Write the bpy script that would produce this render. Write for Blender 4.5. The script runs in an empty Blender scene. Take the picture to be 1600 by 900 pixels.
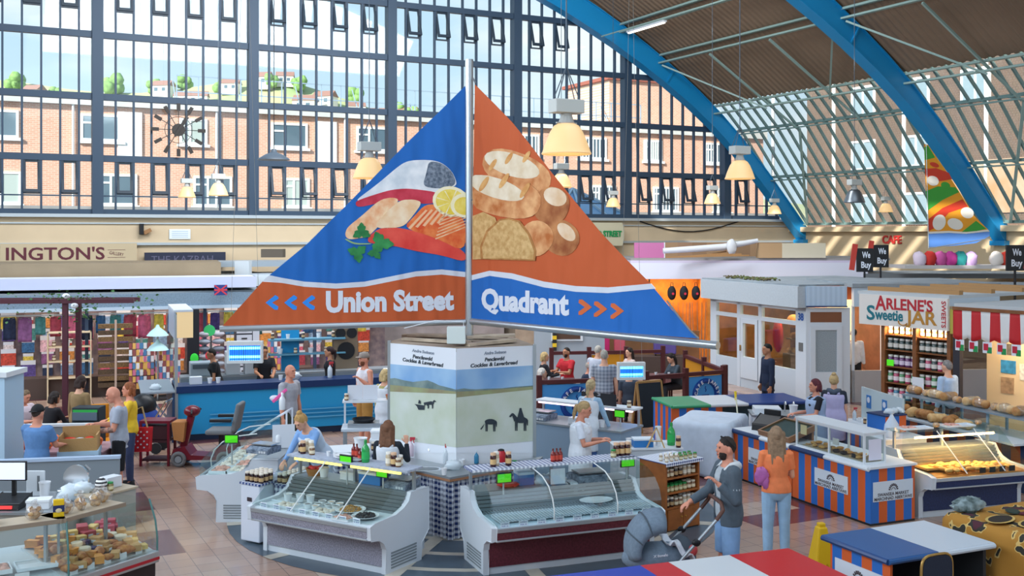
import bpy, math, random
from mathutils import Vector as V, Matrix
from mathutils.geometry import tessellate_polygon
S = bpy.context.scene
COL = S.collection
rnd = random.Random(7)
# ---------------------------------------------------------------- camera, sky, sun, added fill lamps, exposure
CAMZ, FPX, HZN = 4.0, 1700.0, 366.0
cam = bpy.data.objects.new('camera', bpy.data.cameras.new('camera')); COL.objects.link(cam)
cam.location = (0, 0, CAMZ); cam.rotation_euler = (math.pi/2, 0, 0)
cam.data.sensor_width = 36; cam.data.lens = 36*FPX/1600; cam.data.shift_y = (HZN-450)/1600
cam.data.clip_end = 3000
S.camera = cam
S.view_settings.view_transform = 'Standard'; S.view_settings.look = 'None'
S.view_settings.gamma = 1; S.view_settings.use_curve_mapping = False
S.view_settings.exposure = 0.95
S.cycles.max_bounces = 8; S.cycles.transparent_max_bounces = 24
S.cycles.sample_clamp_indirect = 6
HALL = math.radians(27)
w = bpy.data.worlds.new('sky'); S.world = w; w.use_nodes = True
n, l = w.node_tree.nodes, w.node_tree.links
bg = n['Background']; tc = n.new('ShaderNodeTexCoord'); sp = n.new('ShaderNodeSeparateXYZ')
rp = n.new('ShaderNodeValToRGB'); nz = n.new('ShaderNodeTexNoise'); mp = n.new('ShaderNodeMapping'); cr = n.new('ShaderNodeValToRGB'); mx = n.new('ShaderNodeMixRGB')
l.new(tc.outputs['Generated'], sp.inputs[0]); l.new(sp.outputs[2], rp.inputs[0])
rp.color_ramp.elements[0].position = 0.0; rp.color_ramp.elements[0].color = (0.66, 0.83, 0.93, 1)
rp.color_ramp.elements[1].position = 0.55; rp.color_ramp.elements[1].color = (0.38, 0.60, 0.88, 1)
mp.inputs['Scale'].default_value = (2.2, 2.2, 6)
l.new(tc.outputs['Generated'], mp.inputs[0]); l.new(mp.outputs[0], nz.inputs[0]); nz.inputs['Scale'].default_value = 2.0; nz.inputs['Detail'].default_value = 5
l.new(nz.outputs[0], cr.inputs[0]); cr.color_ramp.elements[0].position = .48; cr.color_ramp.elements[1].position = .7
l.new(cr.outputs[0], mx.inputs[0]); l.new(rp.outputs[0], mx.inputs[1]); mx.inputs[2].default_value = (0.92, 0.95, 0.97, 1)
l.new(mx.outputs[0], bg.inputs[0]); bg.inputs[1].default_value = 0.62
def add_light(kind, name, energy, col=(1, 1, 1), loc=(0, 0, 0), dirv=(0, 0, -1), size=1, size_y=None, spread=None):
    d = bpy.data.lights.new(name, kind); d.energy = energy; d.color = col
    o = bpy.data.objects.new(name, d); COL.objects.link(o); o.location = loc
    o.rotation_euler = V(dirv).to_track_quat('-Z', 'Y').to_euler()
    if kind == 'AREA':
        d.shape = 'RECTANGLE'; d.size = size; d.size_y = size_y or size
        if spread: d.spread = spread
    elif kind == 'SUN': d.angle = math.radians(.6)
    else: d.shadow_soft_size = size
    return o
VT = V((math.cos(HALL), math.sin(HALL), 0)); VU = V((-math.sin(HALL), math.cos(HALL), 0))
def H(t, y, z): return V((0, 40, 0)) + VT*t + VU*y + V((0, 0, z))        # hall frame: t along the end wall, y beyond it
SUN_DIR = (VT*0.86 + VU*0.52 - V((0, 0, 0.50))).normalized()
add_light('SUN', 'sun', 4.6, (1, .95, .87), (0, 0, 30), SUN_DIR)
# added area lamps inside the hall, standing in for daylight over the stalls
add_light('AREA', 'left_fill_lamp', 1700, (.74, .87, 1), H(-24.0, -22, 8), VT*1 - V((0, 0, .35)), 34, 5)  # added lamp, the left wall behind it is solid
add_light('AREA', 'rooflight_daylight', 620, (.74, .87, 1), H(-8, -27, 13.6), VU*.35 - V((0, 0, 1)), 14, 16)
add_light('AREA', 'end_fill_lamp', 1900, (.92, .96, 1), H(-7, -12, 13.2), VU*.75 - V((0, 0, 1)), 16, 5)  # added to brighten the end wall and the back stalls

# ---------------------------------------------------------------- helpers
def P(px, py, Y): return V(((px-800)*Y/FPX, Y, CAMZ + (HZN-py)*Y/FPX))
def PZ(px, py, z=0.0): return P(px, py, (CAMZ-z)*FPX/(py-HZN))
def lin(h):
    h = h.lstrip('#'); c = [int(h[i:i+2], 16)/255 for i in (0, 2, 4)]
    return tuple((x/12.92 if x <= .04045 else ((x+.055)/1.055)**2.4) for x in c) + (1,)
MC = {}
class NT:
    def __init__(s, name):
        s.m = bpy.data.materials.new(name); s.m.use_nodes = True
        s.n = s.m.node_tree.nodes; s.l = s.m.node_tree.links; s.b = s.n['Principled BSDF']; s.out = s.n['Material Output']
    def node(s, t, **kw):
        x = s.n.new('ShaderNode'+t)
        for k, v in kw.items(): setattr(x, k, v)
        return x
    def link(s, a, b): s.l.new(a, b)
    def obj(s, scale=(1, 1, 1), rot=(0, 0, 0), loc=(0, 0, 0)):
        t = s.node('TexCoord'); m = s.node('Mapping'); m.inputs['Scale'].default_value = scale
        m.inputs['Rotation'].default_value = rot; m.inputs['Location'].default_value = loc
        s.link(t.outputs['Object'], m.inputs[0]); return m.outputs[0]
    def math(s, op, a, b=0.0):
        x = s.node('Math', operation=op)
        for i, v in enumerate((a, b)):
            if isinstance(v, (int, float)): x.inputs[i].default_value = v
            else: s.link(v, x.inputs[i])
        return x.outputs[0]
    def xyz(s, vec):
        x = s.node('SeparateXYZ'); s.link(vec, x.inputs[0]); return x.outputs
    def mix(s, fac, a, b, mode='MIX'):
        x = s.node('MixRGB', blend_type=mode)
        for i, v in enumerate((fac, a, b)):
            if isinstance(v, str): x.inputs[i].default_value = lin(v)
            elif isinstance(v, (int, float, tuple)): x.inputs[i].default_value = v
            else: s.link(v, x.inputs[i])
        return x.outputs[0]
    def noise(s, vec, scale, detail=3):
        x = s.node('TexNoise'); x.inputs['Scale'].default_value = scale; x.inputs['Detail'].default_value = detail
        s.link(vec, x.inputs['Vector']); return x.outputs[0]
    def bump(s, h, strength=.3, dist=.01):
        x = s.node('Bump'); x.inputs['Strength'].default_value = strength; x.inputs['Distance'].default_value = dist
        s.link(h, x.inputs['Height']); s.link(x.outputs[0], s.b.inputs['Normal'])
    def color(s, c): s.link(c, s.b.inputs['Base Color'])
def M(name, hx, rough=.6, metal=0, noise=None, bump=None, emit=None, spec=.4, trans=0, hx2=None, sheen=0):
    """plain procedural material: base colour, optional noise(scale, amount) variation and bump(scale, strength)"""
    if name in MC: return MC[name]
    t = NT(name); b = t.b
    b.inputs['Base Color'].default_value = lin(hx); b.inputs['Roughness'].default_value = rough
    b.inputs['Metallic'].default_value = metal; b.inputs['Specular IOR Level'].default_value = spec
    if noise:
        f = t.noise(t.obj(), noise[0]); r = t.node('ValToRGB'); t.link(f, r.inputs[0])
        c = lin(hx); a = noise[1]
        r.color_ramp.elements[0].position = .3; r.color_ramp.elements[1].position = .7
        r.color_ramp.elements[0].color = lin(hx2) if hx2 else tuple(x*(1-a) for x in c[:3]) + (1,)
        r.color_ramp.elements[1].color = c if hx2 else tuple(min(1, x*(1+a)) for x in c[:3]) + (1,)
        t.color(r.outputs[0])
    if bump: t.bump(t.noise(t.obj(), bump[0]), bump[1])
    if emit: b.inputs['Emission Color'].default_value = lin(emit[0]); b.inputs['Emission Strength'].default_value = emit[1]
    if trans: b.inputs['Transmission Weight'].default_value = trans
    MC[name] = t.m; return t.m
def GLASS(name, tint='#F4FBFB', gloss=.09, rough=.03, milk=0, milkcol='#FFFFFF'):
    if name in MC: return MC[name]
    t = NT(name); tr = t.node('BsdfTransparent'); gl = t.node('BsdfGlossy'); mx = t.node('MixShader')
    tr.inputs[0].default_value = lin(tint); gl.inputs['Roughness'].default_value = rough; mx.inputs[0].default_value = gloss
    t.link(tr.outputs[0], mx.inputs[1]); t.link(gl.outputs[0], mx.inputs[2]); o = mx.outputs[0]
    if milk:
        d = t.node('BsdfTranslucent'); d2 = t.node('BsdfDiffuse'); a = t.node('MixShader'); k = t.node('MixShader')
        d.inputs[0].default_value = lin(milkcol); d2.inputs[0].default_value = lin(milkcol); a.inputs[0].default_value = .5
        t.link(d.outputs[0], a.inputs[1]); t.link(d2.outputs[0], a.inputs[2]); k.inputs[0].default_value = milk
        t.link(o, k.inputs[1]); t.link(a.outputs[0], k.inputs[2]); o = k.outputs[0]
    t.link(o, t.out.inputs[0]); MC[name] = t.m; return t.m
def STRIPES(name, hexes, width, axis=0, rough=.6, phase=0.0):
    """vertical stripes that repeat through the colours along one local axis"""
    if name in MC: return MC[name]
    t = NT(name); x = t.xyz(t.obj())[axis]; k = len(hexes)
    f = t.math('FRACT', t.math('ADD', t.math('DIVIDE', x, width*k), phase+100.0))
    r = t.node('ValToRGB'); r.color_ramp.interpolation = 'CONSTANT'; t.link(f, r.inputs[0])
    while len(r.color_ramp.elements) < k: r.color_ramp.elements.new(.5)
    for i, h in enumerate(hexes):
        r.color_ramp.elements[i].position = i/k; r.color_ramp.elements[i].color = lin(h)
    t.color(r.outputs[0]); t.b.inputs['Roughness'].default_value = rough; MC[name] = t.m; return t.m
def GINGHAM(name, c0, c1, size, axes=(0, 2), rough=.8):
    if name in MC: return MC[name]
    t = NT(name); o = t.xyz(t.obj()); fs = []
    for a in axes:
        fs.append(t.math('LESS_THAN', t.math('FRACT', t.math('ADD', t.math('DIVIDE', o[a], size*2), 100.25)), .5))
    f = t.math('MULTIPLY', t.math('ADD', fs[0], fs[1]), .5)
    t.color(t.mix(f, c0, c1)); t.b.inputs['Roughness'].default_value = rough; MC[name] = t.m; return t.m
class MB:
    """collects shapes and links them as one mesh object"""
    def __init__(s): s.v, s.f, s.mi, s.k, s.x, s.nb = [], [], [], 0, Matrix(), 0
    def add(s, vs, fs):
        b = len(s.v); s.v += [s.x @ V(p) for p in vs]
        for f in fs: s.f.append([b+i for i in f]); s.mi.append(s.k)
        return s
    def box(s, x0, x1, y0, y1, z0, z1):
        s.nb += 1; e = .00025*(s.nb % 9); x0 -= e; x1 += e; y0 -= e; y1 += e; z0 -= e; z1 += e   # keeps faces of neighbouring boxes from coinciding
        return s.add([(x0, y0, z0), (x1, y0, z0), (x1, y1, z0), (x0, y1, z0), (x0, y0, z1), (x1, y0, z1), (x1, y1, z1), (x0, y1, z1)],
                     [(0, 3, 2, 1), (4, 5, 6, 7), (0, 1, 5, 4), (1, 2, 6, 5), (2, 3, 7, 6), (3, 0, 4, 7)])
    def bar(s, p, q, w, h=None, up=(0, 0, 1)):
        p, q = V(p), V(q); h = h or w; d = (q-p).normalized(); u = V(up)
        if abs(d.dot(u)) > .98: u = V((0, 1, 0))
        a = d.cross(u).normalized()*w/2; b = a.cross(d).normalized()*h/2
        return s.add([p-a-b, p+a-b, p+a+b, p-a+b, q-a-b, q+a-b, q+a+b, q-a+b],
                     [(0, 3, 2, 1), (4, 5, 6, 7), (0, 1, 5, 4), (1, 2, 6, 5), (2, 3, 7, 6), (3, 0, 4, 7)])
    def cone(s, p, q, r0, r1=None, n=12):
        return s.tube([p, q], [r0, r0 if r1 is None else r1], n)
    def tube(s, pts, r, n=8):
        pts = [V(p) for p in pts]; m = len(pts); rs = r if isinstance(r, (list, tuple)) else [r]*m
        vs, fs = [], []; a = None
        for i, p in enumerate(pts):
            d = (pts[min(i+1, m-1)]-pts[max(i-1, 0)]).normalized()
            if a is None: a = d.cross(V((0, 0, 1)) if abs(d.z) < .95 else V((1, 0, 0))).normalized()
            else: a = (a - d*a.dot(d)).normalized()
            b = d.cross(a)
            for k in range(n):
                t = 2*math.pi*k/n; vs.append(p + (a*math.cos(t)+b*math.sin(t))*rs[i])
        for i in range(m-1):
            for k in range(n): fs.append((i*n+k, i*n+(k+1) % n, (i+1)*n+(k+1) % n, (i+1)*n+k))
        fs.append(tuple(range(n))[::-1]); fs.append(tuple((m-1)*n+k for k in range(n)))
        return s.add(vs, fs)
    def lathe(s, prof, c=(0, 0, 0), n=16, cap=True):
        c = V(c); vs, fs = [], []
        for r, z in prof:
            for k in range(n):
                t = 2*math.pi*k/n; vs.append(c + V((r*math.cos(t), r*math.sin(t), z)))
        m = len(prof)
        for i in range(m-1):
            for k in range(n): fs.append((i*n+k, i*n+(k+1) % n, (i+1)*n+(k+1) % n, (i+1)*n+k))
        if cap: fs.append(tuple(range(n))[::-1]); fs.append(tuple((m-1)*n+k for k in range(n)))
        return s.add(vs, fs)
    def prism(s, poly, axis, a, b):
        def mk(p, q):
            return {'x': lambda: (q, p[0], p[1]), 'y': lambda: (p[0], q, p[1]), 'z': lambda: (p[0], p[1], q)}[axis]()
        n = len(poly); vs = [mk(p, a) for p in poly] + [mk(p, b) for p in poly]
        tri = tessellate_polygon([[V((p[0], p[1], 0)) for p in poly]])
        fs = [tuple(t) for t in tri] + [tuple(i+n for i in reversed(t)) for t in tri]
        fs += [(i, (i+1) % n, n+(i+1) % n, n+i) for i in range(n)]
        return s.add(vs, fs)
    def ell(s, c, r, nu=12, nv=8, rot=None, jit=0):
        c = V(c); r = V(r) if not isinstance(r, (int, float)) else V((r, r, r)); vs, fs = [], []
        for j in range(1, nv):
            ph = math.pi*j/nv
            for k in range(nu):
                t = 2*math.pi*k/nu; q = 1+(rnd.uniform(-jit, jit) if jit else 0)
                p = V((r.x*math.sin(ph)*math.cos(t)*q, r.y*math.sin(ph)*math.sin(t)*q, r.z*math.cos(ph)*q)); vs.append(c+(rot @ p if rot else p))
        top, bot = V((0, 0, r.z)), V((0, 0, -r.z))
        vs += [c+(rot @ top if rot else top), c+(rot @ bot if rot else bot)]; T, B = len(vs)-2, len(vs)-1
        for j in range(nv-2):
            for k in range(nu): fs.append((j*nu+k, (j+1)*nu+k, (j+1)*nu+(k+1) % nu, j*nu+(k+1) % nu))
        for k in range(nu):
            fs.append((T, k, (k+1) % nu)); fs.append((B, (nv-2)*nu+(k+1) % nu, (nv-2)*nu+k))
        return s.add(vs, fs)
    def grid(s, fn, nu, nv):
        vs = [fn(i/nu, j/nv) for j in range(nv+1) for i in range(nu+1)]
        return s.add(vs, [(j*(nu+1)+i, j*(nu+1)+i+1, (j+1)*(nu+1)+i+1, (j+1)*(nu+1)+i) for j in range(nv) for i in range(nu)])
    def poly(s, pts, th=None):
        """flat polygon through 3d points, optionally given a thickness vector"""
        pts = [V(p) for p in pts]; nrm = V((0, 0, 0))
        for i, p in enumerate(pts): nrm += p.cross(pts[(i+1) % len(pts)])
        tri = tessellate_polygon([pts]); n = len(pts)
        if th is None: return s.add(pts, [tuple(t) for t in tri])
        th = V(th)
        return s.add(pts+[p+th for p in pts], [tuple(t) for t in tri]+[tuple(i+n for i in reversed(t)) for t in tri]+[(i, (i+1) % n, n+(i+1) % n, n+i) for i in range(n)])
    def build(s, name, mat, parent=None, smooth=False, bevel=0, solid=0):
        me = bpy.data.meshes.new(name); me.from_pydata([tuple(p) for p in s.v], [], s.f)
        for m in (mat if isinstance(mat, (list, tuple)) else [mat]): me.materials.append(m)
        me.polygons.foreach_set('material_index', s.mi)
        if smooth:
            me.polygons.foreach_set('use_smooth', [True]*len(s.f))
            if smooth != 'all': me.set_sharp_from_angle(angle=math.radians(50))
        o = bpy.data.objects.new(name, me); COL.objects.link(o)
        if parent: o.parent = parent
        if bevel:
            b = o.modifiers.new('bevel', 'BEVEL'); b.width = bevel; b.segments = 2; b.limit_method = 'ANGLE'
        if solid:
            b = o.modifiers.new('solid', 'SOLIDIFY'); b.thickness = solid
        return o
def tag(o, label=None, cat=None, group=None, kind=None):
    if label: o['label'] = label
    if cat: o['category'] = cat
    if group: o['group'] = group
    if kind: o['kind'] = kind
    return o
def thing(name, label, cat, loc=(0, 0, 0), rz=0.0, group=None):
    o = bpy.data.objects.new(name, None); COL.objects.link(o); o.location = loc; o.rotation_euler = (0, 0, rz)
    o.empty_display_size = .1
    return tag(o, label, cat, group)
def struct(o):
    o['kind'] = 'structure'; return o
def dup(src, loc, rz=None, label=None, group=None, scale=None, rot=None):
    kids = [c for c in src.children]
    r = src.copy(); COL.objects.link(r); r.location = loc
    if rz is not None: r.rotation_euler = (0, 0, rz)
    if rot is not None: r.rotation_euler = rot
    if scale: r.scale = (scale,)*3 if isinstance(scale, (int, float)) else scale
    if label: r['label'] = label
    if group: r['group'] = group
    for ch in kids:
        c = ch.copy(); COL.objects.link(c); c.parent = r
        for g in list(ch.children):
            d = g.copy(); COL.objects.link(d); d.parent = c
    return r
def text(name, s, size, mat, parent, loc, xd=(1, 0, 0), up=(0, 0, 1), ext=.002, bold=0.0, align='CENTER', sx=1.0, shear=0.0, space=1.0):
    c = bpy.data.curves.new(name, 'FONT'); c.body = s; c.size = size; c.extrude = ext; c.offset = bold; c.align_x = align; c.align_y = 'CENTER'; c.shear = shear; c.space_character = space
    c.resolution_u = 3
    o = bpy.data.objects.new(name, c); COL.objects.link(o)
    me = bpy.data.meshes.new_from_object(o.evaluated_get(bpy.context.evaluated_depsgraph_get()))
    bpy.data.objects.remove(o); bpy.data.curves.remove(c)
    xd = V(xd).normalized(); up = V(up); up = (up - xd*up.dot(xd)).normalized(); nn = xd.cross(up)
    mtx = Matrix((xd*sx, up, nn)).transposed().to_4x4(); mtx.translation = V(loc)
    me.transform(mtx); me.materials.clear(); me.materials.append(mat)
    o = bpy.data.objects.new(name, me); COL.objects.link(o)
    if parent: o.parent = parent
    return o
def ang(a, b): return math.atan2((b-a).y, (b-a).x)
WHITE = M('white_paint', '#D4DAE0', .5); BLACK = M('black_plastic', '#15161A', .45); STEEL = M('brushed_steel', '#B4BBC0', .3, .9)
CHROME = M('chrome', '#D8DCE0', .15, 1); ALU = M('aluminium', '#A9B1B6', .4, .7); NAVY = M('navy_paint', '#12305E', .5)
# ---------------------------------------------------------------- the hall: floor, walls, glazing, ribs, deck
def hall(o): o.location = (0, 40, 0); o.rotation_euler = (0, 0, HALL); return struct(o)
TAN = None
def floor_mat(name, a, b, joint, size):
    t = NT(name); o = t.obj(); x = t.xyz(o)
    g = []
    for k in (0, 1):
        f = t.math('FRACT', t.math('ADD', t.math('DIVIDE', x[k], size), 500.0)); g.append(t.math('LESS_THAN', f, .035))
    br = t.node('TexWhiteNoise'); fl = t.node('VectorMath', operation='FLOOR'); sc = t.node('VectorMath', operation='SCALE'); sc.inputs['Scale'].default_value = 1/size
    t.link(o, sc.inputs[0]); t.link(sc.outputs[0], fl.inputs[0]); t.link(fl.outputs[0], br.inputs['Vector'])
    c = t.mix(br.outputs['Value'], a, b); c = t.mix(t.math('MULTIPLY', t.noise(o, 1.3), .35), c, '#6F6660')
    t.color(t.mix(t.math('MAXIMUM', g[0], g[1]), c, joint)); t.b.inputs['Roughness'].default_value = .2
    t.b.inputs['Specular IOR Level'].default_value = .9
    return t.m
FM = [floor_mat('tan_tile', '#B89682', '#A98570', '#7D685C', .3), floor_mat('maroon_tile', '#5E2A30', '#6B3138', '#4A2428', .3), floor_mat('cream_tile', '#C9B5A2', '#BBA591', '#8A7868', .3)]
mb = MB(); c = .6
for i in range(-58, 30):
    for j in range(-76, 1):
        a, b = i % 5, j % 4
        m = 0
        if a in (1, 2, 3) and b in (0, 1): m = 1
        if a in (1, 2) and b == 1: m = 2
        mb.k = m; x, y = i*c, j*c
        mb.add([(x, y, 0), (x+c, y, 0), (x+c, y+c, 0), (x, y+c, 0)], [(0, 1, 2, 3)])
hall(mb.build('floor', FM))
# slate ring with cream bands laid under the seafood stall
KC = V((-.55, 15.9, 0))
SL = [M('slate_tile', '#4C5A66', .3, noise=(3, .15)), M('cream_band_tile', '#B9B2A4', .35, noise=(4, .1))]
mb = MB()
for k in range(48):
    a0, a1 = 2*math.pi*k/48, 2*math.pi*(k+1)/48
    for r0, r1, m in ((0, 1.6, 0), (1.6, 1.72, 1), (1.72, 2.25, 0), (2.25, 2.37, 1), (2.37, 2.9, 0), (2.9, 3.02, 1), (3.02, 3.5, 0)):
        mb.k = m
        mb.add([(r0*math.cos(a0), r0*math.sin(a0), .004), (r1*math.cos(a0), r1*math.sin(a0), .004), (r1*math.cos(a1), r1*math.sin(a1), .004), (r0*math.cos(a1), r0*math.sin(a1), .004)], [(0, 1, 2, 3)])
    if k % 4 == 2:
        mb.k = 1; d = V((math.cos(a0), math.sin(a0), 0)); e = V((-d.y, d.x, 0))*.09
        mb.add([d*.3-e+V((0, 0, .007)), d*3.5-e+V((0, 0, .007)), d*3.5+e+V((0, 0, .007)), d*.3+e+V((0, 0, .007))], [(0, 1, 2, 3)])
o = mb.build('trim_1', SL); o.location = KC; struct(o)
# end wall below the glazing
CREAM = M('cream_paint', '#C9B597', .75, noise=(.7, .07)); GREYP = M('grey_paint', '#8F9396', .6)
DARKF = M('slate_steel', '#33465A', .5, .1); TEAL = M('teal_rib', '#1685BD', .4); PALE = M('pale_green_steel', '#8FA9A3', .5); 
mb = MB().box(-25, 13.8, 0, .4, 0, 4.62); hall(mb.build('wall_back', CREAM))
mb = MB().box(-25, 13.6, -.06, .0, 4.32, 4.36).box(-25, 13.6, -.12, 0, 3.66, 3.74); mb.box(-25, 13.6, -.22, 0, 4.52, 4.62)
hall(mb.build('trim_2', [M('pipe_grey', '#B4BEC4', .4, .4)]))
POST = [-23.9, -19.1, -14.32, -9.52, -4.70, .21, 5.02, 9.84]
TR = [4.67, 6.34, 8.24, 10.15, 12.02, 13.9]
AX = -9.5
EXD = [(0, 16.3), (4.8, 15.5), (7.8, 14.5), (12.22, 12.87), (15.42, 11.05), (18.67, 8.8), (19.7, 7.85), (22.9, 4.3), (23.4, 3.7)]
def interp(d, tab):
    for (a, za), (b, zb) in zip(tab, tab[1:]):
        if d <= b: return za+(zb-za)*(d-a)/(b-a)
    return tab[-1][1]
def EXT(t): return interp(abs(t-AX), EXD)
FRAME = MB()
for t in POST: FRAME.box(t-.16, t+.16, -.1, .25, 4.6, EXT(t)-.3)
for i, z in enumerate(TR):
    tmax = 13.3
    while EXT(tmax)-.35 < z: tmax -= .1
    for a, b in zip(POST, POST[1:]+[tmax]):
        b = min(b, tmax)
        if b > a: FRAME.box(max(a, 2*AX-tmax)+.16, b-.1, -.02, .16, z-.1, z+.1)
MUL = []
for a, b in zip(POST, POST[1:]+[14.64]):
    for k in range(1, 9):
        t = a+(b-a)*k/9
        if t < 13.2: MUL.append(t)
for t in MUL: FRAME.box(t-.028, t+.028, 0, .12, 4.6, EXT(t)-.3)
FRAME.box(-23, 13, .02, .08, 5.16, 5.2)
o = hall(FRAME.build('window_1', DARKF))
VENT = MB(); VG = MB()
for a, b in zip(POST, POST[1:]+[14.64]):
    for k in (1, 3, 5, 7):
        for z1, hgt in ((6.26, 1.0), (11.94, 1.0)):
            t0, t1 = a+(b-a)*k/9+.03, a+(b-a)*(k+1)/9-.03
            if t1 > 13 or z1 > EXT(t1)-.8 or z1 > EXT(t0)-.8: continue
            tilt = .30 if a > -12 else .12
            M4 = Matrix.Translation((0, .1, z1)) @ Matrix.Rotation(-tilt if z1 > 0 else 0, 4, 'X')
            VENT.x = M4; VG.x = M4
            VENT.box(t0, t0+.075, -.03, .03, -hgt, 0).box(t1-.075, t1, -.03, .03, -hgt, 0).box(t0, t1, -.03, .03, -hgt, -hgt+.09).box(t0, t1, -.03, .03, -.08, 0)
            VENT.x = Matrix(); VENT.box(t0, t0+.05, .0, .1, z1-hgt, z1).box(t1-.05, t1, 0, .1, z1-hgt, z1).box(t0, t1, 0, .1, z1-hgt-.04, z1-hgt)
v = VENT.build('opening_vents', M('vent_steel', '#2E3B48', .5), o)
g = MB()
ts = [-23.9]+sorted(MUL+POST[1:])+[13.2]
for a, b in zip(ts, ts[1:]):
    za, zb = EXT(a)-.35, EXT(b)-.35
    g.add([(a, .06, 4.65), (b, .06, 4.65), (b, .06, zb), (a, .06, za)], [(0, 1, 2, 3)])
g.build('pane', GLASS('window_glass', '#F2FBFC', .05), o)
# ribs
def rib(name, yy):
    mb = MB(); th = .36
    ds = [.35+18.0*k/36 for k in range(-36, 37)]
    top, bot = [], []
    tab = [(-d, z) for d, z in EXD[::-1]][:-1]+EXD
    def ez(d): return interp(abs(d), EXD)
    N = 40; pts = [V((d+AX, 0, ez(d))) for d in [-23.2+46.4*k/N for k in range(N+1)]]
    sm = pts[:]
    for _ in range(3): sm = [sm[0]]+[(sm[i-1]+sm[i]*2+sm[i+1])/4 for i in range(1, N)]+[sm[-1]]
    for i, p in enumerate(sm):
        d = (sm[min(i+1, N)]-sm[max(i-1, 0)]).normalized(); nn = V((d.z, 0, -d.x))
        k = min(1, min(i, N-i)/9.0); top.append(p); bot.append(p+nn*(.42+.42*k))
    vs = []; 
    for p, q in zip(top, bot):
        vs += [V((p.x, yy-th/2, p.z)), V((p.x, yy+th/2, p.z)), V((q.x, yy+th/2, q.z)), V((q.x, yy-th/2, q.z))]
    fs = []
    for i in range(N):
        a = i*4
        for k in range(4): fs.append((a+k, a+(k+1) % 4, a+4+(k+1) % 4, a+4+k))
    fs += [(0, 3, 2, 1), (N*4, N*4+1, N*4+2, N*4+3)]
    mb.add(vs, fs)
    for seq, o1 in ((top, 0), (bot, 0)):
        for i in range(N):
            mb.bar(V((seq[i].x, yy, seq[i].z)), V((seq[i+1].x, yy, seq[i+1].z)), th+.12, .04, up=(0, 0, 1))
    for i in range(4, N, 6): mb.bar(V((top[i].x, yy-th/2-.03, top[i].z)), V((bot[i].x, yy-th/2-.03, bot[i].z)), .06, .05)
    for sx, px in ((1, 13.45), (-1, -32.45)):
        mb.box(px-.3, px+.3, yy-.3, yy+.3, 3.62, 3.78)
        for a in (-.15, .15): mb.cone((px+.0*sx, yy+a, 3.7), (px+.0*sx, yy+a, 4.3), .05)
    return hall(mb.build(name, TEAL))
rib('trim_3', -.55)
for i, s in enumerate((10.3, 20.2, 30.1)): rib('trim_%d' % (4+i), -s)
# right wall and its glazing, deck, purlins
WSH = M('cream_wall', '#C4B08F', .75, noise=(.6, .06))
mb = MB().box(13.4, 13.8, -48, 0, 0, 4.15).box(13.1, 13.4, -48, 0, 4.1, 4.3)
hall(mb.build('wall_right', WSH))
mb = MB().box(-25.4, -24.9, -48, 0, 0, 15); hall(mb.build('wall_left', WSH))  # unseen; made solid to block sun from the stalls
GZ = [(8.75, 9.78), (10.3, 8.2), (11.75, 6.35), (13.3, 4.42)]
SIDE = MB(); k = 0
for side in (1,):
    f = (lambda t: t) if side == 1 else (lambda t: -9.4-t)
    y = -.4
    while y > (-46 if side == 1 else -46):
        for (ta, za), (tb, zb) in zip(GZ, GZ[1:]): SIDE.bar((f(ta), y, za), (f(tb), y, zb), .065, .10)
        y -= .533 if side == 1 else 1.066
    for i, (t, z) in enumerate(GZ):
        SIDE.bar((f(t), 0, z), (f(t), -46, z), .12, .10)
        if i in (1, 2):
            SIDE.bar((f(t)-.22*side, 0, z-.16), (f(t)-.22*side, -46, z-.16), .05, .05)
            y = 0
            if side == 1:
                while y > -46: SIDE.bar((f(t), y, z-.04), (f(t)-.22, y-.5, z-.16), .035, .03); y -= 1
o = hall(SIDE.build('window_2', M('glazing_bar', '#6C8682', .5)))
g = MB()
for (ta, za), (tb, zb) in zip(GZ, GZ[1:]):
    g.add([(ta+.05, 0, za+.03), (ta+.05, -46, za+.03), (tb+.05, -46, zb+.03), (tb+.05, 0, zb+.03)], [(0, 1, 2, 3)])
g.build('pane', GLASS('wired_glass', '#E9F0F0', .06, .1, milk=.13, milkcol='#E8ECEA'), o)
# corrugated deck with one strip of barred rooflight
DECK = M('brown_deck', '#7C6856', .8, noise=(.4, .1))
def deckstrip(mb, ts, y0, y1):
    n = int((y0-y1)/.066); vs = []; fs = []
    for j in range(n+1):
        y = y0-(y0-y1)*j/n; dz = .035 if (j//2) % 2 else 0
        for t in ts: vs.append((t, y, EXT(t)+.06+dz))
    m = len(ts)
    for j in range(n):
        for i in range(m-1): fs.append((j*m+i, j*m+i+1, (j+1)*m+i+1, (j+1)*m+i))
    mb.add(vs, fs)
mb = MB()
tsR = [-2.0+(8.75+2.0)*k/14 for k in range(15)]
tsL = [-25+12*k/8 for k in range(9)]
tsR = [-6+14.75*k/18 for k in range(19)]
deckstrip(mb, tsR, .3, -47); deckstrip(mb, tsL, .3, -47)
deckstrip(mb, [-13, -11, -9, -7.5, -6.0], .3, -10.2); deckstrip(mb, [-13, -11, -9, -7.5, -6.0], -34, -47)
for k in range(23): mb.box(-13, -6, -10.4-k*1.07, -10.02-k*1.07, 15.7, 16.1)
hall(mb.build('ceiling', DECK))
PURL = MB(); PT = [(-1.5, 0), (1.6, 0), (4.28, 0), (6.07, 0), (8.72, 0)]
for t, _ in PT:
    z = EXT(t)-.02
    PURL.bar((t, 0, z), (t, -47, z), .16, .07); PURL.bar((t-.02, 0, z-.30), (t-.02, -47, z-.30), .16, .06)
    y = 0
BRC = []
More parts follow.
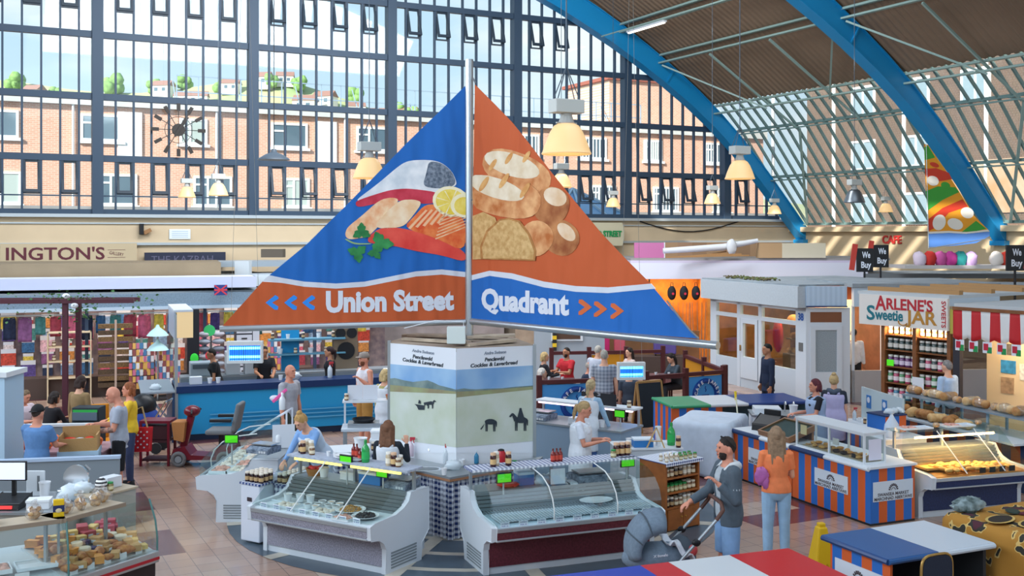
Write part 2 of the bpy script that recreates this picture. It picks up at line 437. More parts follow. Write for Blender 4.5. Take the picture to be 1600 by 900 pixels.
for i, y0 in enumerate((-.55, -10.3, -20.2)):
    L = 9.8; Y = [y0-L*k/3 for k in (1, 2)]
    def rp(t, y): return (t, y, EXT(t)-.42)
    for y in Y:
        PURL.bar(rp(6.07, y), (10.2, y, 8.0), .07, .07); pass
    PURL.bar(rp(6.07, y0-.3), rp(8.72, Y[0]), .06, .06); PURL.bar(rp(6.07, y0-L+.3), rp(8.72, Y[1]), .06, .06)
    PURL.bar((10.3, Y[0], 8.0), (13.2, y0-.5, 4.4), .09, .09); 
hall(PURL.build('trim_7', PALE))
mb = MB().tube([(3.3, -.9, 11.4), (3.3, -10, 11.35), (3.3, -47, 11.3)], .025, 6)
hall(mb.build('trim_8', PALE))
# tubular lights under the purlins (strip fittings)
WT = M('fluorescent_tube', '#FFFFFF', .4, emit=('#FFF6E8', 2.0))
for t, y0, y1 in ((4.28, -1.2, -3.6),):
    f = thing('strip_light', 'white fluorescent strip light under the brown deck beside the teal end rib', 'ceiling light', H(t, 0, EXT(t)-.4), HALL)
    MB().box(-.08, .08, y1, y0, -.02, .05).build('housing', WHITE, f); MB().box(-.04, .04, y1+.05, y0-.05, -.06, -.02).build('tube', WT, f)
# ---------------------------------------------------------------- street outside
BR = None
def brick_mat(name, a, b, mortar, sc=1.0, rot=(math.pi/2, 0, 0)):
    t = NT(name); x = t.node('TexBrick'); x.inputs['Color1'].default_value = lin(a); x.inputs['Color2'].default_value = lin(b); x.inputs['Mortar'].default_value = lin(mortar)
    x.inputs['Scale'].default_value = sc; x.inputs['Brick Width'].default_value = .24; x.inputs['Row Height'].default_value = .08; x.inputs['Mortar Size'].default_value = .01
    t.link(t.obj(rot=rot), x.inputs[0]); t.color(x.outputs[0]); t.b.inputs['Roughness'].default_value = .85; return t.m
BRK = brick_mat('sunlit_brick', '#D6A28A', '#CA937A', '#D8C0AE')
CONC = M('pale_concrete', '#C9C8C4', .8, noise=(.8, .1)); UPVC = M('white_upvc', '#EEF0F0', .4); DGL = M('dark_window_glass', '#5C6F7C', .1, spec=.7); CURT = M('net_curtain', '#AEB9B4', .8)
gnd = MB().box(-60, 60, .5, 160, -.3, -.05); o = gnd.build('ground', M('asphalt', '#6C6C70', .9)); hall(o)
tb = thing('brick_terrace', 'long flat roofed brick building across the street behind the end glazing', 'building', H(0, 14, 0), HALL)
mb = MB().box(-40, 23.5, 0, 9, 0, 9.5); mb.build('wall', BRK, tb)
mb = MB().box(-40.2, 23.6, -.25, 9.2, 9.5, 9.95).box(-40, 23.5, -.06, 0, 7.2, 7.35); mb.build('parapet', CONC, tb)
MB().box(-40, 24, -2.2, -2.0, 0, 5.15).build('street_wall', M('grey_render', '#8E8C8C', .8, noise=(1.2, .2)), tb)
k = 0
for x in [-34+4.1*i for i in range(14)]:
    for z0, z1, dx in ((8.0, 9.15, 0), (5.25, 6.6, .6)):
        wd = 1.7 if (k*7) % 3 else 1.2; x0 = x+dx
        f = MB(); f.box(x0, x0+wd, -.06, .02, z0, z0+.1).box(x0, x0+wd, -.06, .02, z1-.1, z1).box(x0, x0+.1, -.06, .02, z0, z1).box(x0+wd-.1, x0+wd, -.06, .02, z0, z1).box(x0+wd*.34, x0+wd*.34+.09, -.06, .02, z0, z1).box(x0, x0+wd*.34, -.06, .02, z1-.42, z1-.34)
        f.box(x0-.1, x0+wd+.1, -.14, .02, z0-.12, z0)
        if x > 2:
            for q in range(1, 8): f.box(x0+wd*q/8-.02, x0+wd*q/8+.02, -.08, -.02, z0, z1)
        wo = f.build('window', UPVC, tb)
        MB().box(x0+.05, x0+wd-.05, -.03, .01, z0+.05, z1-.05).build('window_pane', DGL if k % 3 else CURT, wo); k += 1
for x in (-36.5, -24.6, -12.0, -3.2, 6.2):
    mb = MB().box(x, x+1.0, -.08, 0, 7.3, 9.3); mb.build('door', UPVC, tb)
for x in range(-38, 23, 6): MB().tube([(x+.2, -.12, 9.5), (x+.2, -.12, 0)], .06, 6).build('downpipe', UPVC, tb)
rl = thing('rooftop_railing', 'thin grey railing along the roof edge of the brick building outside', 'railing', H(0, 17, 9.96), HALL)
mb = MB()
for k in range(27): mb.bar((-9+k*1.0, 0, 0), (-9+k*1.0, 0, 1.5), .05)
for z in (.75, 1.5): mb.bar((-9, 0, z), (17, 0, z), .05)
for k in range(0, 26, 3): mb.bar((-9+k, 0, 0), (-9+k, 1.2, 1.5), .04)
mb.build('rail', M('railing_steel', '#8FA0B0', .5), rl)
tw = thing('brick_penthouse', 'small brick rooftop block with railing behind the right end of the terrace', 'building', H(15.5, 18, 9.96), HALL)
MB().box(0, 7, 0, 5, 0, 3.0).build('wall', BRK, tw); MB().box(-.2, 7.2, -.2, 5.2, 3.0, 3.2).build('roof', M('maroon_roof', '#9A5A4C', .8), tw)
py = thing('glass_pyramid', 'blue glazed pyramid roof outside behind the end wall glazing', 'roof', H(5.2, 4.5, 4.0), HALL)
mb = MB().add([(-2.9, -2.9, 0), (2.9, -2.9, 0), (2.9, 2.9, 0), (-2.9, 2.9, 0), (0, 0, 1.9)], [(0, 1, 4), (1, 2, 4), (2, 3, 4), (3, 0, 4)]); mb.build('glazing', M('blue_glass', '#6E9CC6', .25, spec=.8), py)
mb = MB()
for a, b in ((-2.9, -2.9), (2.9, -2.9), (2.9, 2.9), (-2.9, 2.9), (-1, -2.9), (1, -2.9)): mb.bar((a, b, .02), (0, 0, 1.95), .09)
mb.build('glazing_bar', M('pale_blue_bar', '#9FB8CC', .5), py); MB().box(-2.95, 2.95, -2.95, 2.95, -4, 0).build('base', CONC, py)
# side street building seen through the right glazing
SB = brick_mat('side_brick', '#6E5546', '#5C4638', '#8A7868', rot=(0, math.pi/2, 0))
sb = thing('side_brick_block', 'tall brown brick block outside the sloping right hand glazing', 'building', H(25, -22, 0), HALL)
MB().box(0, 8, -40, 34, 0, 26).build('wall', SB, sb)
k = 0
for zz in range(8):
    for yy in range(-9, 9):
        if (zz*5+yy*3) % 7 == 0: continue
        y0, z0 = yy*3.6, 1.6+zz*2.9
        f = MB(); f.box(-.08, .02, y0, y0+1.7, z0, z0+.12).box(-.08, .02, y0, y0+1.7, z0+1.5, z0+1.62).box(-.08, .02, y0, y0+.12, z0, z0+1.6).box(-.08, .02, y0+1.58, y0+1.7, z0, z0+1.6).box(-.08, .02, y0+.8, y0+.9, z0, z0+1.6)
        wo = f.build('window', UPVC, sb); MB().box(-.04, .01, y0+.1, y0+1.6, z0+.1, z0+1.5).build('window_pane', M('side_pane', '#93A9B4', .2), wo); k += 1
        if k >= 98: break
    if k >= 98: break
for yy in range(-38, 38, 5): MB().box(-.12, 0, yy-.25, yy-.1, 0, 26).build('downpipe', UPVC, sb)
for (y0, y1, z0, z1) in ((2, 9, 2.5, 5), (-4, 1, 9, 13), (-9, -6, 11, 15), (18, 24, 5, 7.5), (9, 12, 11, 14), (-16, -13, 12, 15), (-30, -24, 8, 13), (-13, -6, 6, 9), (-22, -17, 3, 6.5), (12, 17, 7, 9)): MB().box(-.1, 0, y0, y1, z0, z1).build('shop_panel', M('orange_panel', '#C98A52', .8, noise=(.6, .5), hx2='#C9B7A2'), sb)
# hillside with houses and trees beyond
hl = MB(); hill = lambda x: 58-max(0, x+95)*.22+3*math.sin(x*.05)
hl.grid(lambda a, b: V((-420+900*a, 320+120*b, -20+(hill(-420+900*a)+26)*(b**.8))), 60, 8)
struct(hl.build('hillside', M('hill_green', '#8FA878', .9, noise=(.05, .35), hx2='#C2B48C'), None, True))
house_m = [M('house_wall_%s' % h, h, .8) for h in ('#E4DED2', '#D8CDBE', '#CFC2B4')]; roof_m = M('house_roof', '#9A7468', .85)
hs = MB; first = None
for i in range(26):
    x = -205+i*9.5+rnd.uniform(-2, 2); b = rnd.uniform(.8, .99); Yh = 320+120*b; z = -20+(hill(x)+26)*(b**.8)
    if first is None:
        first = thing('hillside_house', 'pale terraced house with a red roof on the hillside outside', 'house', (x, Yh, z-1), 0, 'hillside houses')
        MB().box(-4, 4, -3, 3, 0, 5).build('wall', house_m[0], first)
        MB().prism([(-3.4, 5), (3.4, 5), (0, 7.4)], 'x', -4.2, 4.2).build('roof', roof_m, first)
        f = MB()
        for a in (-2.4, .9): f.box(a, a+1.5, -3.08, -3, 2.8, 4.2)
        f.build('window', DGL, first)
    else: dup(first, (x, Yh, z-1), rnd.uniform(-.3, .3), scale=rnd.uniform(.75, 1.15))
LEAF = M('leaf_green', '#7FA35E', .9, noise=(.6, .3))
tf = None
for i in range(16):
    x = -195+i*16+rnd.uniform(-5, 5); b = rnd.uniform(.90, .99); Yh = 320+120*b; z = -20+(hill(x)+26)*(b**.8)
    if tf is None:
        tf = thing('hillside_tree', 'rounded green tree among the houses on the hillside outside', 'tree', (x, Yh, z-1.6), 0, 'hillside trees')
        m = MB()
        for k in range(9): m.ell((rnd.uniform(-2.2, 2.2), rnd.uniform(-2, 2), 5+rnd.uniform(-1.5, 2)), rnd.uniform(1.4, 2.4), 9, 6, jit=.12)
        m.build('crown', LEAF, tf, True); MB().cone((0, 0, -1), (0, 0, 5), .4, .2).build('trunk', M('bark', '#6B5A48', .9), tf)
    else: dup(tf, (x, Yh, z-1.6), rnd.uniform(0, 6), scale=rnd.uniform(.7, 1.3))
# ---------------------------------------------------------------- sail sign over the central kiosk
class Plane:
    """a vertical sheet through two ground points; maps photo points onto it, with a small offset towards the viewer"""
    def __init__(s, a, b):
        s.a = V((a[0], a[1], 0)); s.d = (V((b[0], b[1], 0))-s.a).normalized(); s.n = V((s.d.y, -s.d.x, 0))
        if s.n.y > 0: s.n = -s.n
    def __call__(s, px, py, off=0.0):
        r = V(((px-800)/FPX, 1, (HZN-py)/FPX)); c = V((0, 0, CAMZ)); o = s.a+s.n*off
        k = (o-c).dot(s.n)/r.dot(s.n); return c+r*k
def decal(plane, pts, lvl, name, mat, parent, conv=None, base=None, th=.0015):
    base = base or parent.location
    m = MB(); q = [plane(*(conv(*p) if conv else p), lvl)-base for p in pts]
    m.poly(q, plane.n*th); return m.build(name, mat, parent)
def blob(cx, cy, rx, ry, rot=0, n=20, p=2.0, a0=0, a1=360):
    o = []
    for k in range(n+(0 if a1-a0 >= 360 else 1)):
        t = math.radians(a0+(a1-a0)*k/n); c, s_ = math.cos(t), math.sin(t)
        x = rx*math.copysign(abs(c)**(2/p), c); y = ry*math.copysign(abs(s_)**(2/p), s_)
        r = math.radians(rot); o.append((cx+x*math.cos(r)-y*math.sin(r), cy+x*math.sin(r)+y*math.cos(r)))
    return o
def fitted(name, s, w, size, mat, parent, loc, xd, up=(0, 0, 1), **kw):
    o = text(name, s, size, mat, parent, (0, 0, 0), (1, 0, 0), (0, 1, 0), **kw)
    xs = [v.co.x for v in o.data.vertices]; k = w/max(1e-6, max(xs)-min(xs)); mid = (max(xs)+min(xs))/2
    ys = [v.co.y for v in o.data.vertices]; my = (max(ys)+min(ys))/2
    xd = V(xd).normalized(); up = V(up); up = (up-xd*up.dot(xd)).normalized(); nn = xd.cross(up)
    mt = Matrix((xd, up, nn)).transposed().to_4x4(); mt.translation = V(loc)
    o.data.transform(mt @ Matrix.Diagonal((k, 1, 1, 1)) @ Matrix.Translation((-mid, -my, 0))); return o
def FABRIC(name, hx):
    t = NT(name); o = t.obj(scale=(1.2, 1.2, .35)); t.b.inputs['Base Color'].default_value = lin(hx); t.b.inputs['Roughness'].default_value = .7
    t.bump(t.noise(o, 1.6, 2), .8, .25); t.b.inputs['Specular IOR Level'].default_value = .25; return t.m
S_BLUE, S_ORG, S_WHT = FABRIC('sail_blue', '#2468B8'), FABRIC('sail_orange', '#C25C33'), FABRIC('sail_white', '#D3D8E2')
P_BLUE = M('print_blue', '#2F8BE6', .7); P_ORG = M('print_orange', '#D06636', .7); P_WHT = M('print_white', '#D8DDE8', .7)
MAST = V((-.63, 16.0, 0)); LEND = V((-3.97, 15.0, 0)); REND = V((2.45, 12.9, 0))
PL, PR = Plane(MAST, LEND), Plane(MAST, REND)
sign = thing('sail_sign', 'tall mast with blue and orange printed sails reading Union Street and Quadrant above the kiosk', 'sign', (MAST.x, MAST.y, 2.45))
B = sign.location.copy()
MB().tube([(0, 0, 0), (0, 0, 4.12)], .062, 14).build('mast', M('galvanised_steel', '#B3BAC0', .35, .8), sign, True)
MB().tube([PL(727, 503)-B, PL(343, 514)-B], .045, 10).build('boom', M('galvanised_steel', '#B3BAC0', .35), sign, True)
MB().tube([PR(737, 502)-B, PR(1122, 540)-B], .05, 10).build('boom', M('galvanised_steel', '#B3BAC0', .35), sign, True)
def sail(plane, outline, mat):
    m = MB(); m.poly([plane(x, y)-B for x, y in outline], -plane.n*.006); return m.build('sail', mat, sign)
Lh = [(729, 132), (690, 171), (635, 224), (582, 279), (540, 322), (505, 356), (480, 381), (445, 410), (412, 438), (385, 468), (347, 510)]
LW1 = [(412, 430), (440, 434), (475, 440), (525, 443), (570, 440), (610, 432), (650, 424), (690, 421), (727, 425)]
LW2 = [(727, 433), (690, 429), (650, 432), (610, 440), (570, 448), (525, 451), (475, 448), (440, 442), (404, 437)]
sl = sail(PL, Lh[:8]+[(414, 436)]+LW1[1:]+[(731, 300)], S_BLUE)
def sub(plane, pts, lvl, name, mat, par, conv=None): return decal(plane, pts, lvl, name, mat, par, conv, B)
sub(PL, [(410, 440)]+Lh[9:]+[(727, 499)]+LW2[:-1], 0, 'sail_band', S_ORG, sl)
sub(PL, [(421, 430)]+LW1[1:]+LW2[:-1]+[(411, 439)], .003, 'wave_stripe', S_WHT, sl)
Rh = [(742, 132), (775, 165), (800, 191), (825, 222), (862, 270), (900, 317), (940, 365), (975, 402), (1017, 444), (1050, 484), (1092, 529)]
RW1 = [(737, 430), (765, 423), (800, 427), (850, 440), (900, 447), (950, 449), (1018, 443)]
RW2 = [(1025, 451), (950, 458), (900, 456), (850, 449), (800, 436), (765, 431), (737, 438)]
sr = sail(PR, Rh[:8]+[(1018, 445)]+RW1[::-1][1:], S_ORG)
sub(PR, [(1021, 449)]+Rh[9:]+[(900, 514), (737, 498)]+RW2[::-1][:-1], 0, 'sail_band', S_BLUE, sr)
sub(PR, RW1+RW2, .003, 'wave_stripe', S_WHT, sr)
LX, RX = -PL.d if PL.d.x < 0 else PL.d, PR.d if PR.d.x > 0 else -PR.d
fitted('lettering', 'Union Street', (PL(711, 470)-PL(511, 470)).length, .40, P_WHT, sl, PL(611, 470, .006)-B, LX, bold=.019, up=(0, 0, 1))
fitted('lettering', 'Quadrant', (PR(886, 475)-PR(750, 475)).length, .40, P_WHT, sr, PR(818, 474, .006)-B, RX, bold=.019)
for x in (416, 445, 473):
    sub(PL, [(x-1, 473), (x+14, 461), (x+19, 464), (x+19, 467), (x+9, 473), (x+19, 479), (x+18, 484), (x+13, 484)], .004, 'arrow', P_BLUE, sl)
for x, y in ((906, 480), (930, 483), (956, 486)):
    sub(PR, [(x-1, y-12), (x+4, y-12), (x+19, y), (x+3, y+12), (x-2, y+12), (x-2, y+7), (x+8, y), (x-2, y-7)], .004, 'arrow', P_ORG, sr)
cv = lambda x, y: (530+x/4, 220+y/4)
ART = lambda n, a, b, sc=9, **k: M(n, b, .75, noise=(sc, .1), hx2=a, **k)
fs, fl, fo = ART('fish_skin', '#C9D3DC', '#EEF1F4', 5), ART('fish_flesh', '#B8283C', '#D3465A', 5), ART('fish_orange', '#D94A22', '#F09050', 7)
pk = ART('fillet_pink', '#E8A070', '#F6D8B0', 8); red = ART('salmon_red', '#D63A34', '#E8584A', 4); dk = ART('scale_dark', '#3C4C60', '#8895A5', 22)
lem, lem2 = ART('lemon_rind', '#E6C93A', '#F4E27A'), ART('lemon_flesh', '#F2E9B8', '#F8F3DA', 8); pars = ART('parsley', '#1F6B3A', '#3C9A55', 6)
def chaikin(p, it=2):
    for _ in range(it): p = [q for i in range(len(p)) for a, b in [(p[i], p[(i+1) % len(p)])] for q in ((a[0]*.78+b[0]*.22, a[1]*.78+b[1]*.22), (a[0]*.22+b[0]*.78, a[1]*.22+b[1]*.78))]
    return p
def A(pts, lvl, name, mat):
    if 4 < len(pts) < 16: pts = chaikin(pts)
    return sub(PL, pts, lvl, name, mat, sl, cv)
A([(105, 370), (240, 270), (380, 150), (440, 122), (560, 118), (640, 135), (705, 190), (735, 260), (725, 285), (600, 330), (400, 300), (240, 330), (130, 375)], .003, 'fish_print', fs)
A([(560, 125), (640, 138), (705, 192), (732, 262), (700, 290), (620, 300), (520, 285), (545, 200)], .005, 'fish_scales', dk)
A([(105, 375), (240, 330), (330, 305), (430, 297), (600, 318), (640, 345), (600, 390), (520, 395), (380, 370), (240, 390), (130, 415), (103, 405)], .005, 'fish_flesh_print', fl)
A([(35, 590), (50, 540), (140, 470), (250, 370), (330, 352), (380, 368), (300, 480), (220, 560), (180, 600), (60, 620)], .007, 'fillet_print', pk)
A([(220, 530), (300, 440), (380, 370), (470, 366), (520, 385), (460, 470), (400, 540), (260, 550)], .009, 'fillet_print', ART('fillet_pale', '#EBC295', '#F7E2C4', 6))
A([(180, 600), (260, 540), (400, 545), (600, 600), (790, 690), (790, 760), (640, 715), (480, 690), (340, 655), (180, 640)], .009, 'salmon_print', red)
A([(400, 545), (470, 470), (540, 395), (640, 400), (700, 440), (790, 490), (790, 700), (600, 605)], .011, 'salmon_print', fo)
for k in range(7):
    x0, y0 = 600+k*6, 610-k*22; A([(x0, y0), (790, y0-75+k*3), (790, y0-68+k*3), (x0+3, y0+7)], .013, 'salmon_grain', pk)
for k in range(5): A([(430+k*45, 545-k*8), (540+k*35, 430-k*2), (552+k*35, 436-k*2), (446+k*45, 552-k*8)], .013, 'salmon_grain', M('salmon_pale', '#F3BE92', .75))
A(blob(700, 380, 118, 95, 15, p=2), .013, 'lemon_print', lem2); A(blob(700, 382, 98, 78, 15), .015, 'lemon_flesh_print', lem)
A([(p if p[0] < 792 else (792, p[1])) for p in blob(780, 405, 85, 75, 10)], .017, 'lemon_print', lem2); A([(p if p[0] < 790 else (790, p[1])) for p in blob(782, 408, 64, 56, 10)], .019, 'lemon_flesh_print', lem)
for k in range(8):
    a = math.radians(k*45+20); A([(700, 382), (700+95*math.cos(a-.04), 382+76*math.sin(a-.04)), (700+95*math.cos(a+.04), 382+76*math.sin(a+.04))], .0165, 'lemon_segment_line', lem2)
def leaf(cx, cy, r, rot):
    o = []
    for k in range(30):
        t = 2*math.pi*k/30; q = r*(.72+.22*math.cos(3*t)+.10*math.cos(9*t)); o.append((cx+q*math.cos(t+rot), cy+q*math.sin(t+rot)*.95))
    return o
for cx, cy, r, ro in ((140, 570, 62, .5), (260, 640, 82, .1), (115, 700, 66, 1.4), (225, 700, 50, .9)): A(leaf(cx, cy, r, ro), .017+.0005*cx/100, 'parsley_print', pars)
A([(40, 610), (100, 640), (200, 640), (200, 647), (95, 650), (36, 618)], .021, 'parsley_stem_print', M('parsley_stem', '#8DB07A', .7))
def Bd(pts, lvl, name, mat): return sub(PR, [(max(p[0], 834), p[1]) for p in pts], lvl, name, mat, sr, cv)
crust, pale_l, crumb, dark_l = ART('loaf_crust', '#B5652E', '#E6B07A', 5), ART('loaf_flour', '#D9C3A2', '#EADCC4', 6), ART('bread_crumb', '#B98E52', '#D9B57C', 14), ART('loaf_dark', '#8E4A22', '#C98A55', 4)
Bd(blob(1110, 190, 225, 115, 22, p=2.3), .003, 'loaf_print', crust); Bd(blob(1080, 150, 180, 70, 18), .005, 'loaf_flour_print', pale_l)
Bd(blob(1385, 605, 118, 108, 35, p=2.2), .005, 'loaf_print', dark_l); Bd(blob(1420, 570, 70, 40, 45), .007, 'loaf_flour_print', ART('loaf_mid', '#D9B48C', '#EBD6BC', 5))
Bd(blob(1325, 405, 112, 118, 20, p=2.2), .007, 'loaf_print', dark_l); Bd(blob(1350, 350, 75, 55, 25), .009, 'loaf_flour_print', M('loaf_mid', '#fff'))
Bd(blob(1230, 610, 105, 112, 40, p=2.2), .009, 'loaf_print', crust)
Bd(blob(1030, 350, 235, 125, 12, p=2.5), .011, 'loaf_print', crust); Bd(blob(980, 295, 185, 62, 18), .013, 'loaf_flour_print', pale_l)
for x, y in ((905, 270), (1030, 250), (1160, 310)): Bd(blob(x, y, 16, 55, 32), .015, 'loaf_score_print', ART('score', '#C98A4A', '#E0B070'))
for x, y in ((1060, 110), (1170, 100), (960, 150)): Bd(blob(x, y, 14, 42, 32), .007, 'loaf_score_print', ART('score', '#C98A4A', '#E0B070'))
Bd([(834, 470), (900, 445), (975, 480), (1000, 560), (890, 740), (834, 742)], .013, 'slice_print', crumb)
Bd([(885, 740), (880, 660), (920, 560), (1000, 490), (1060, 482), (1130, 500), (1190, 580), (1232, 690), (1225, 750), (1050, 745)], .015, 'slice_crust_print', ART('slice_crust', '#9A6430', '#C08A4E'))
Bd([(900, 735), (893, 665), (930, 570), (1005, 500), (1060, 492), (1120, 510), (1178, 585), (1218, 690), (1212, 740), (1050, 735)], .017, 'slice_print', crumb)
hk = M('galvanised_hook', '#8A9096', .4, .6)
for a, b in ((PL(730, 128), PL(735, 122)), (PR(743, 130), PR(739, 122)), (PL(731, 313), PR(741, 312))): MB().tube([a-B, b-B], .012, 6).build('lashing', hk, sign)
MB().tube([PR(1092, 529)-B, PR(1078, 516, .03)-B, PR(1060, 494, .03)-B, PR(1042, 470, .03)-B], .012, 6).build('lashing', hk, sign)
# ---------------------------------------------------------------- kiosk
KL, KM, KR = P(608, 535, 15.95), P(713, 548, 14.76), P(835, 540, 15.45)
kb = V((KM.x, KM.y, 0)); kd = V((-.35, 17.2, 0))
kiosk = thing('kiosk', 'white kiosk printed with a painted beach scene at the centre of the seafood stall', 'kiosk', kb)
def flat(p): return V((p.x, p.y, 0))-kb
q = [flat(KM), flat(KR), flat(KR)+V((-.35, 1.4, 0)), flat(KL)+V((.3, 1.4, 0)), flat(KL)]
m = MB(); m.prism([(p.x, p.y) for p in q], 'z', 0.0, 2.40); m.build('cabin', M('kiosk_white', '#DDE3EA', .45), kiosk)
A1, A2 = Plane(KM, KL), Plane(KM, KR)
wb = M('print_sky', '#5E93CE', .6, noise=(1.2, .2), hx2='#A9CBE6'); sand = M('print_sand', '#B9C4AE', .6, noise=(2.2, .15), hx2='#CBD3CC'); grn = M('print_dune', '#9AA578', .6, noise=(4, .2), hx2='#8F8468')
hillp = M('print_hill', '#4F6B72', .6, noise=(3, .3), hx2='#8EA09A'); ink = M('print_ink', '#2B3742', .6); inkg = M('print_grey_ink', '#8E98A6', .6); pw = M('print_board', '#E4EAF3', .45)
kc = lambda x, y: (605+x*.15, 530+y*.15)
def K(pl, pts, lv, nm, mt): 
    return decal(pl, pts, lv, nm, mt, kiosk, kc, kb)
for pl, (x0, x1) in ((A1, (30, 718)), (A2, (722, 1528))):
    e = 62 if pl is A1 else 0; f = 0 if pl is A1 else -62
    def yy(x, a): 
        u = (x-x0)/(x1-x0); return a + (u*e if pl is A1 else e+62+u*(-48)-0)
    lo = 1085
    K(pl, [(x0, 40 if pl is A1 else 98), (x1, 96 if pl is A1 else 66), (x1, lo+100), (x0, lo+100)], .002, 'board', pw)
    K(pl, [(x0, yy(x0, 258)), (x1, yy(x1, 258)), (x1, yy(x1, 520)), (x0, yy(x0, 520))], .004, 'sky_print', wb)
    K(pl, [(x0, yy(x0, 470)), (x1, yy(x1, 478)), (x1, 1127 if pl is A1 else 1060), (x0, 1035 if pl is A1 else 1127)], .006, 'sand_print', sand)
    K(pl, [(x0, yy(x0, 475)), (x1, yy(x1, 478)), (x1, yy(x1, 508)), (x0, yy(x0, 545))], .008, 'dune_print', grn)
K(A1, [(30, 410), (80, 405), (180, 430), (270, 445), (420, 428), (480, 450), (540, 480), (640, 505), (715, 525), (715, 545), (500, 520), (30, 475)], .010, 'hill_print', hillp)
K(A2, [(722, 545), (722, 525), (800, 512), (860, 520), (920, 522), (1040, 515), (1200, 510), (1340, 495), (1525, 482), (1525, 492), (1200, 520), (900, 540)], .010, 'hill_print', hillp)
def horse(pl, ox, oy, s, flip=1, rider=False, graze=False):
    g = lambda pts: [(ox+flip*x*s, oy+y*s) for x, y in pts]
    K(pl, g(blob(0, 0, 52, 26, 0, 14)), .012, 'horse_print', ink)
    K(pl, g([(30, -22), (56, -52 if not graze else 20), (70, -54 if not graze else 38), (92, -28 if not graze else 66), (84, -20 if not graze else 72), (66, -32 if not graze else 50), (52, 14)]), .014, 'horse_head_print', ink)
    for x in (-42, -30, 28, 40): K(pl, g([(x-5, 10), (x+6, 10), (x+4, 88), (x-3, 88)]), .014, 'horse_leg_print', ink)
    K(pl, g([(-50, -12), (-60, 5), (-58, 45), (-52, 45), (-46, 0)]), .014, 'horse_tail_print', ink)
    if rider: K(pl, g([(-20, 15), (-28, -20), (-12, -70), (-6, -95), (8, -95), (12, -70), (26, -20), (20, 15)]), .016, 'rider_print', ink)
horse(A1, 450, 668, .62); K(A1, [(285, 675), (390, 690), (385, 735), (325, 735), (310, 700)], .016, 'cart_print', ink); K(A1, [(322, 670), (330, 632), (344, 640), (350, 672)], .016, 'rider_print', ink); K(A1, [(380, 660), (460, 645), (470, 652), (385, 690)], .016, 'cart_print', ink)
horse(A2, 1075, 860, 1.15, -1, graze=True); horse(A2, 1390, 840, 1.3, -1, rider=True)
for pl, c1, c2, c3 in ((A1, (372, 130), (368, 192), (368, 240)), (A2, (1125, 138), (1120, 205), (1118, 258))):
    xd = pl.d if pl.d.x > 0 else -pl.d
    for (c, s, wd, sz, mt) in ((c1, 'Andre Swinson', 230, .06, inkg), (c2, 'Penclawdd', 205, .072, ink), (c3, 'Cockles & Laverbread', 420 if pl is A1 else 490, .072, ink)):
        a, b = pl(*kc(c[0]-wd/2, c[1])), pl(*kc(c[0]+wd/2, c[1]))
        fitted('lettering', s, (b-a).length, sz, mt, kiosk, pl(*kc(*c), .006)-kb, xd, shear=.15, bold=.002)
for p in (KL, KR): MB().box(p.x-kb.x-.02, p.x-kb.x+.025, p.y-kb.y-.03, p.y-kb.y+.02, .1, 2.44).build('corner_trim', ALU, kiosk)
m = MB(); m.k = 0
m.prism([(p.x, p.y) for p in q], 'z', 2.402, 2.425); m.build('roof', M('old_plywood', '#9B8B7B', .85, noise=(2, .2)), kiosk)
for i, (a, b, w_, h_) in enumerate((((-.85, 1.35, 2.45), (.15, .62, 2.47), .10, .04), ((-.75, 1.5, 2.50), (.0, 1.1, 2.52), .25, .03), ((.12, .5, 2.45), (.78, .98, 2.47), .14, .04), ((-.9, 1.75, 2.46), (.7, 1.5, 2.48), .16, .05), ((.1, 1.1, 2.50), (.8, 1.12, 2.53), .26, .03))):
    o = MB().bar(V(a)+kb, V(b)+kb, w_, h_).build('plank', M('plank_wood%d' % (i % 2), ('#B7A794', '#8A7868')[i % 2], .8, noise=(6, .2))); tag(o, 'loose grey plank lying on the flat kiosk roof behind the mast foot', 'plank', 'planks on the kiosk roof')
bx = thing('junction_box', 'white junction box standing at the front of the kiosk roof by the mast', 'box', P(713, 537, 15.25)-V((0, 0, .0)))
MB().box(-.13, .13, -.05, .1, 0, .24).build('case', M('box_white', '#D3DEDC', .5), bx, bevel=.01); MB().tube([(.1, 0, .2), (.1, .05, .3), (-.3, .05, .32), (-.75, .2, .2)], .008, 5).build('cable', WHITE, bx)
# ---------------------------------------------------------------- pendant lamps
SHADE = M('glowing_shade', '#DCC496', .35, emit=('#FFC070', .24)); BULB = M('lamp_bulb', '#FFF6E0', .4, emit=('#FFE9B8', 6))
def lamp_parts(par, shade_m, lit, up):
    prof = [(.09, .02), (.13, .0), (.17, -.06), (.205, -.14), (.235, -.22), (.25, -.27), (.262, -.29), (.255, -.30), (.24, -.285), (.20, -.15), (.15, -.03), (.08, .0)]
    MB().lathe(prof, n=24, cap=False).build('shade', shade_m, par, True)
    m = MB().lathe([(.075, .0), (.085, .03), (.06, .10), (.06, .14)], n=12); m.box(-.12, .12, -.012, .012, .02, .035); m.build('lamp_holder', M('lamp_grey', '#A8A9A6', .5), par)
    MB().box(-.17, .17, -.09, .09, .13, .27).build('ballast_box', M('lamp_box', '#BFC3BF', .5), par, bevel=.008)
    m = MB()
    for sx in (-.13, .13):
        for sy in (-.05, .05): m.tube([(sx, sy, .27), (0, 0, .62)], .006, 5)
    m.tube([(0, 0, .6), (0, 0, up)], .008, 5); m.build('suspension_chain', M('chain_grey', '#5A6570', .5, .5), par)
    if lit: MB().ell((0, 0, -.13), (.07, .07, .10), 12, 8).build('bulb', BULB, par, True)
def mk_lamp(px, py, sc, label, kind='lit', zc=None):
    Y = FPX*(sc)/px[1] if isinstance(px, tuple) else 0
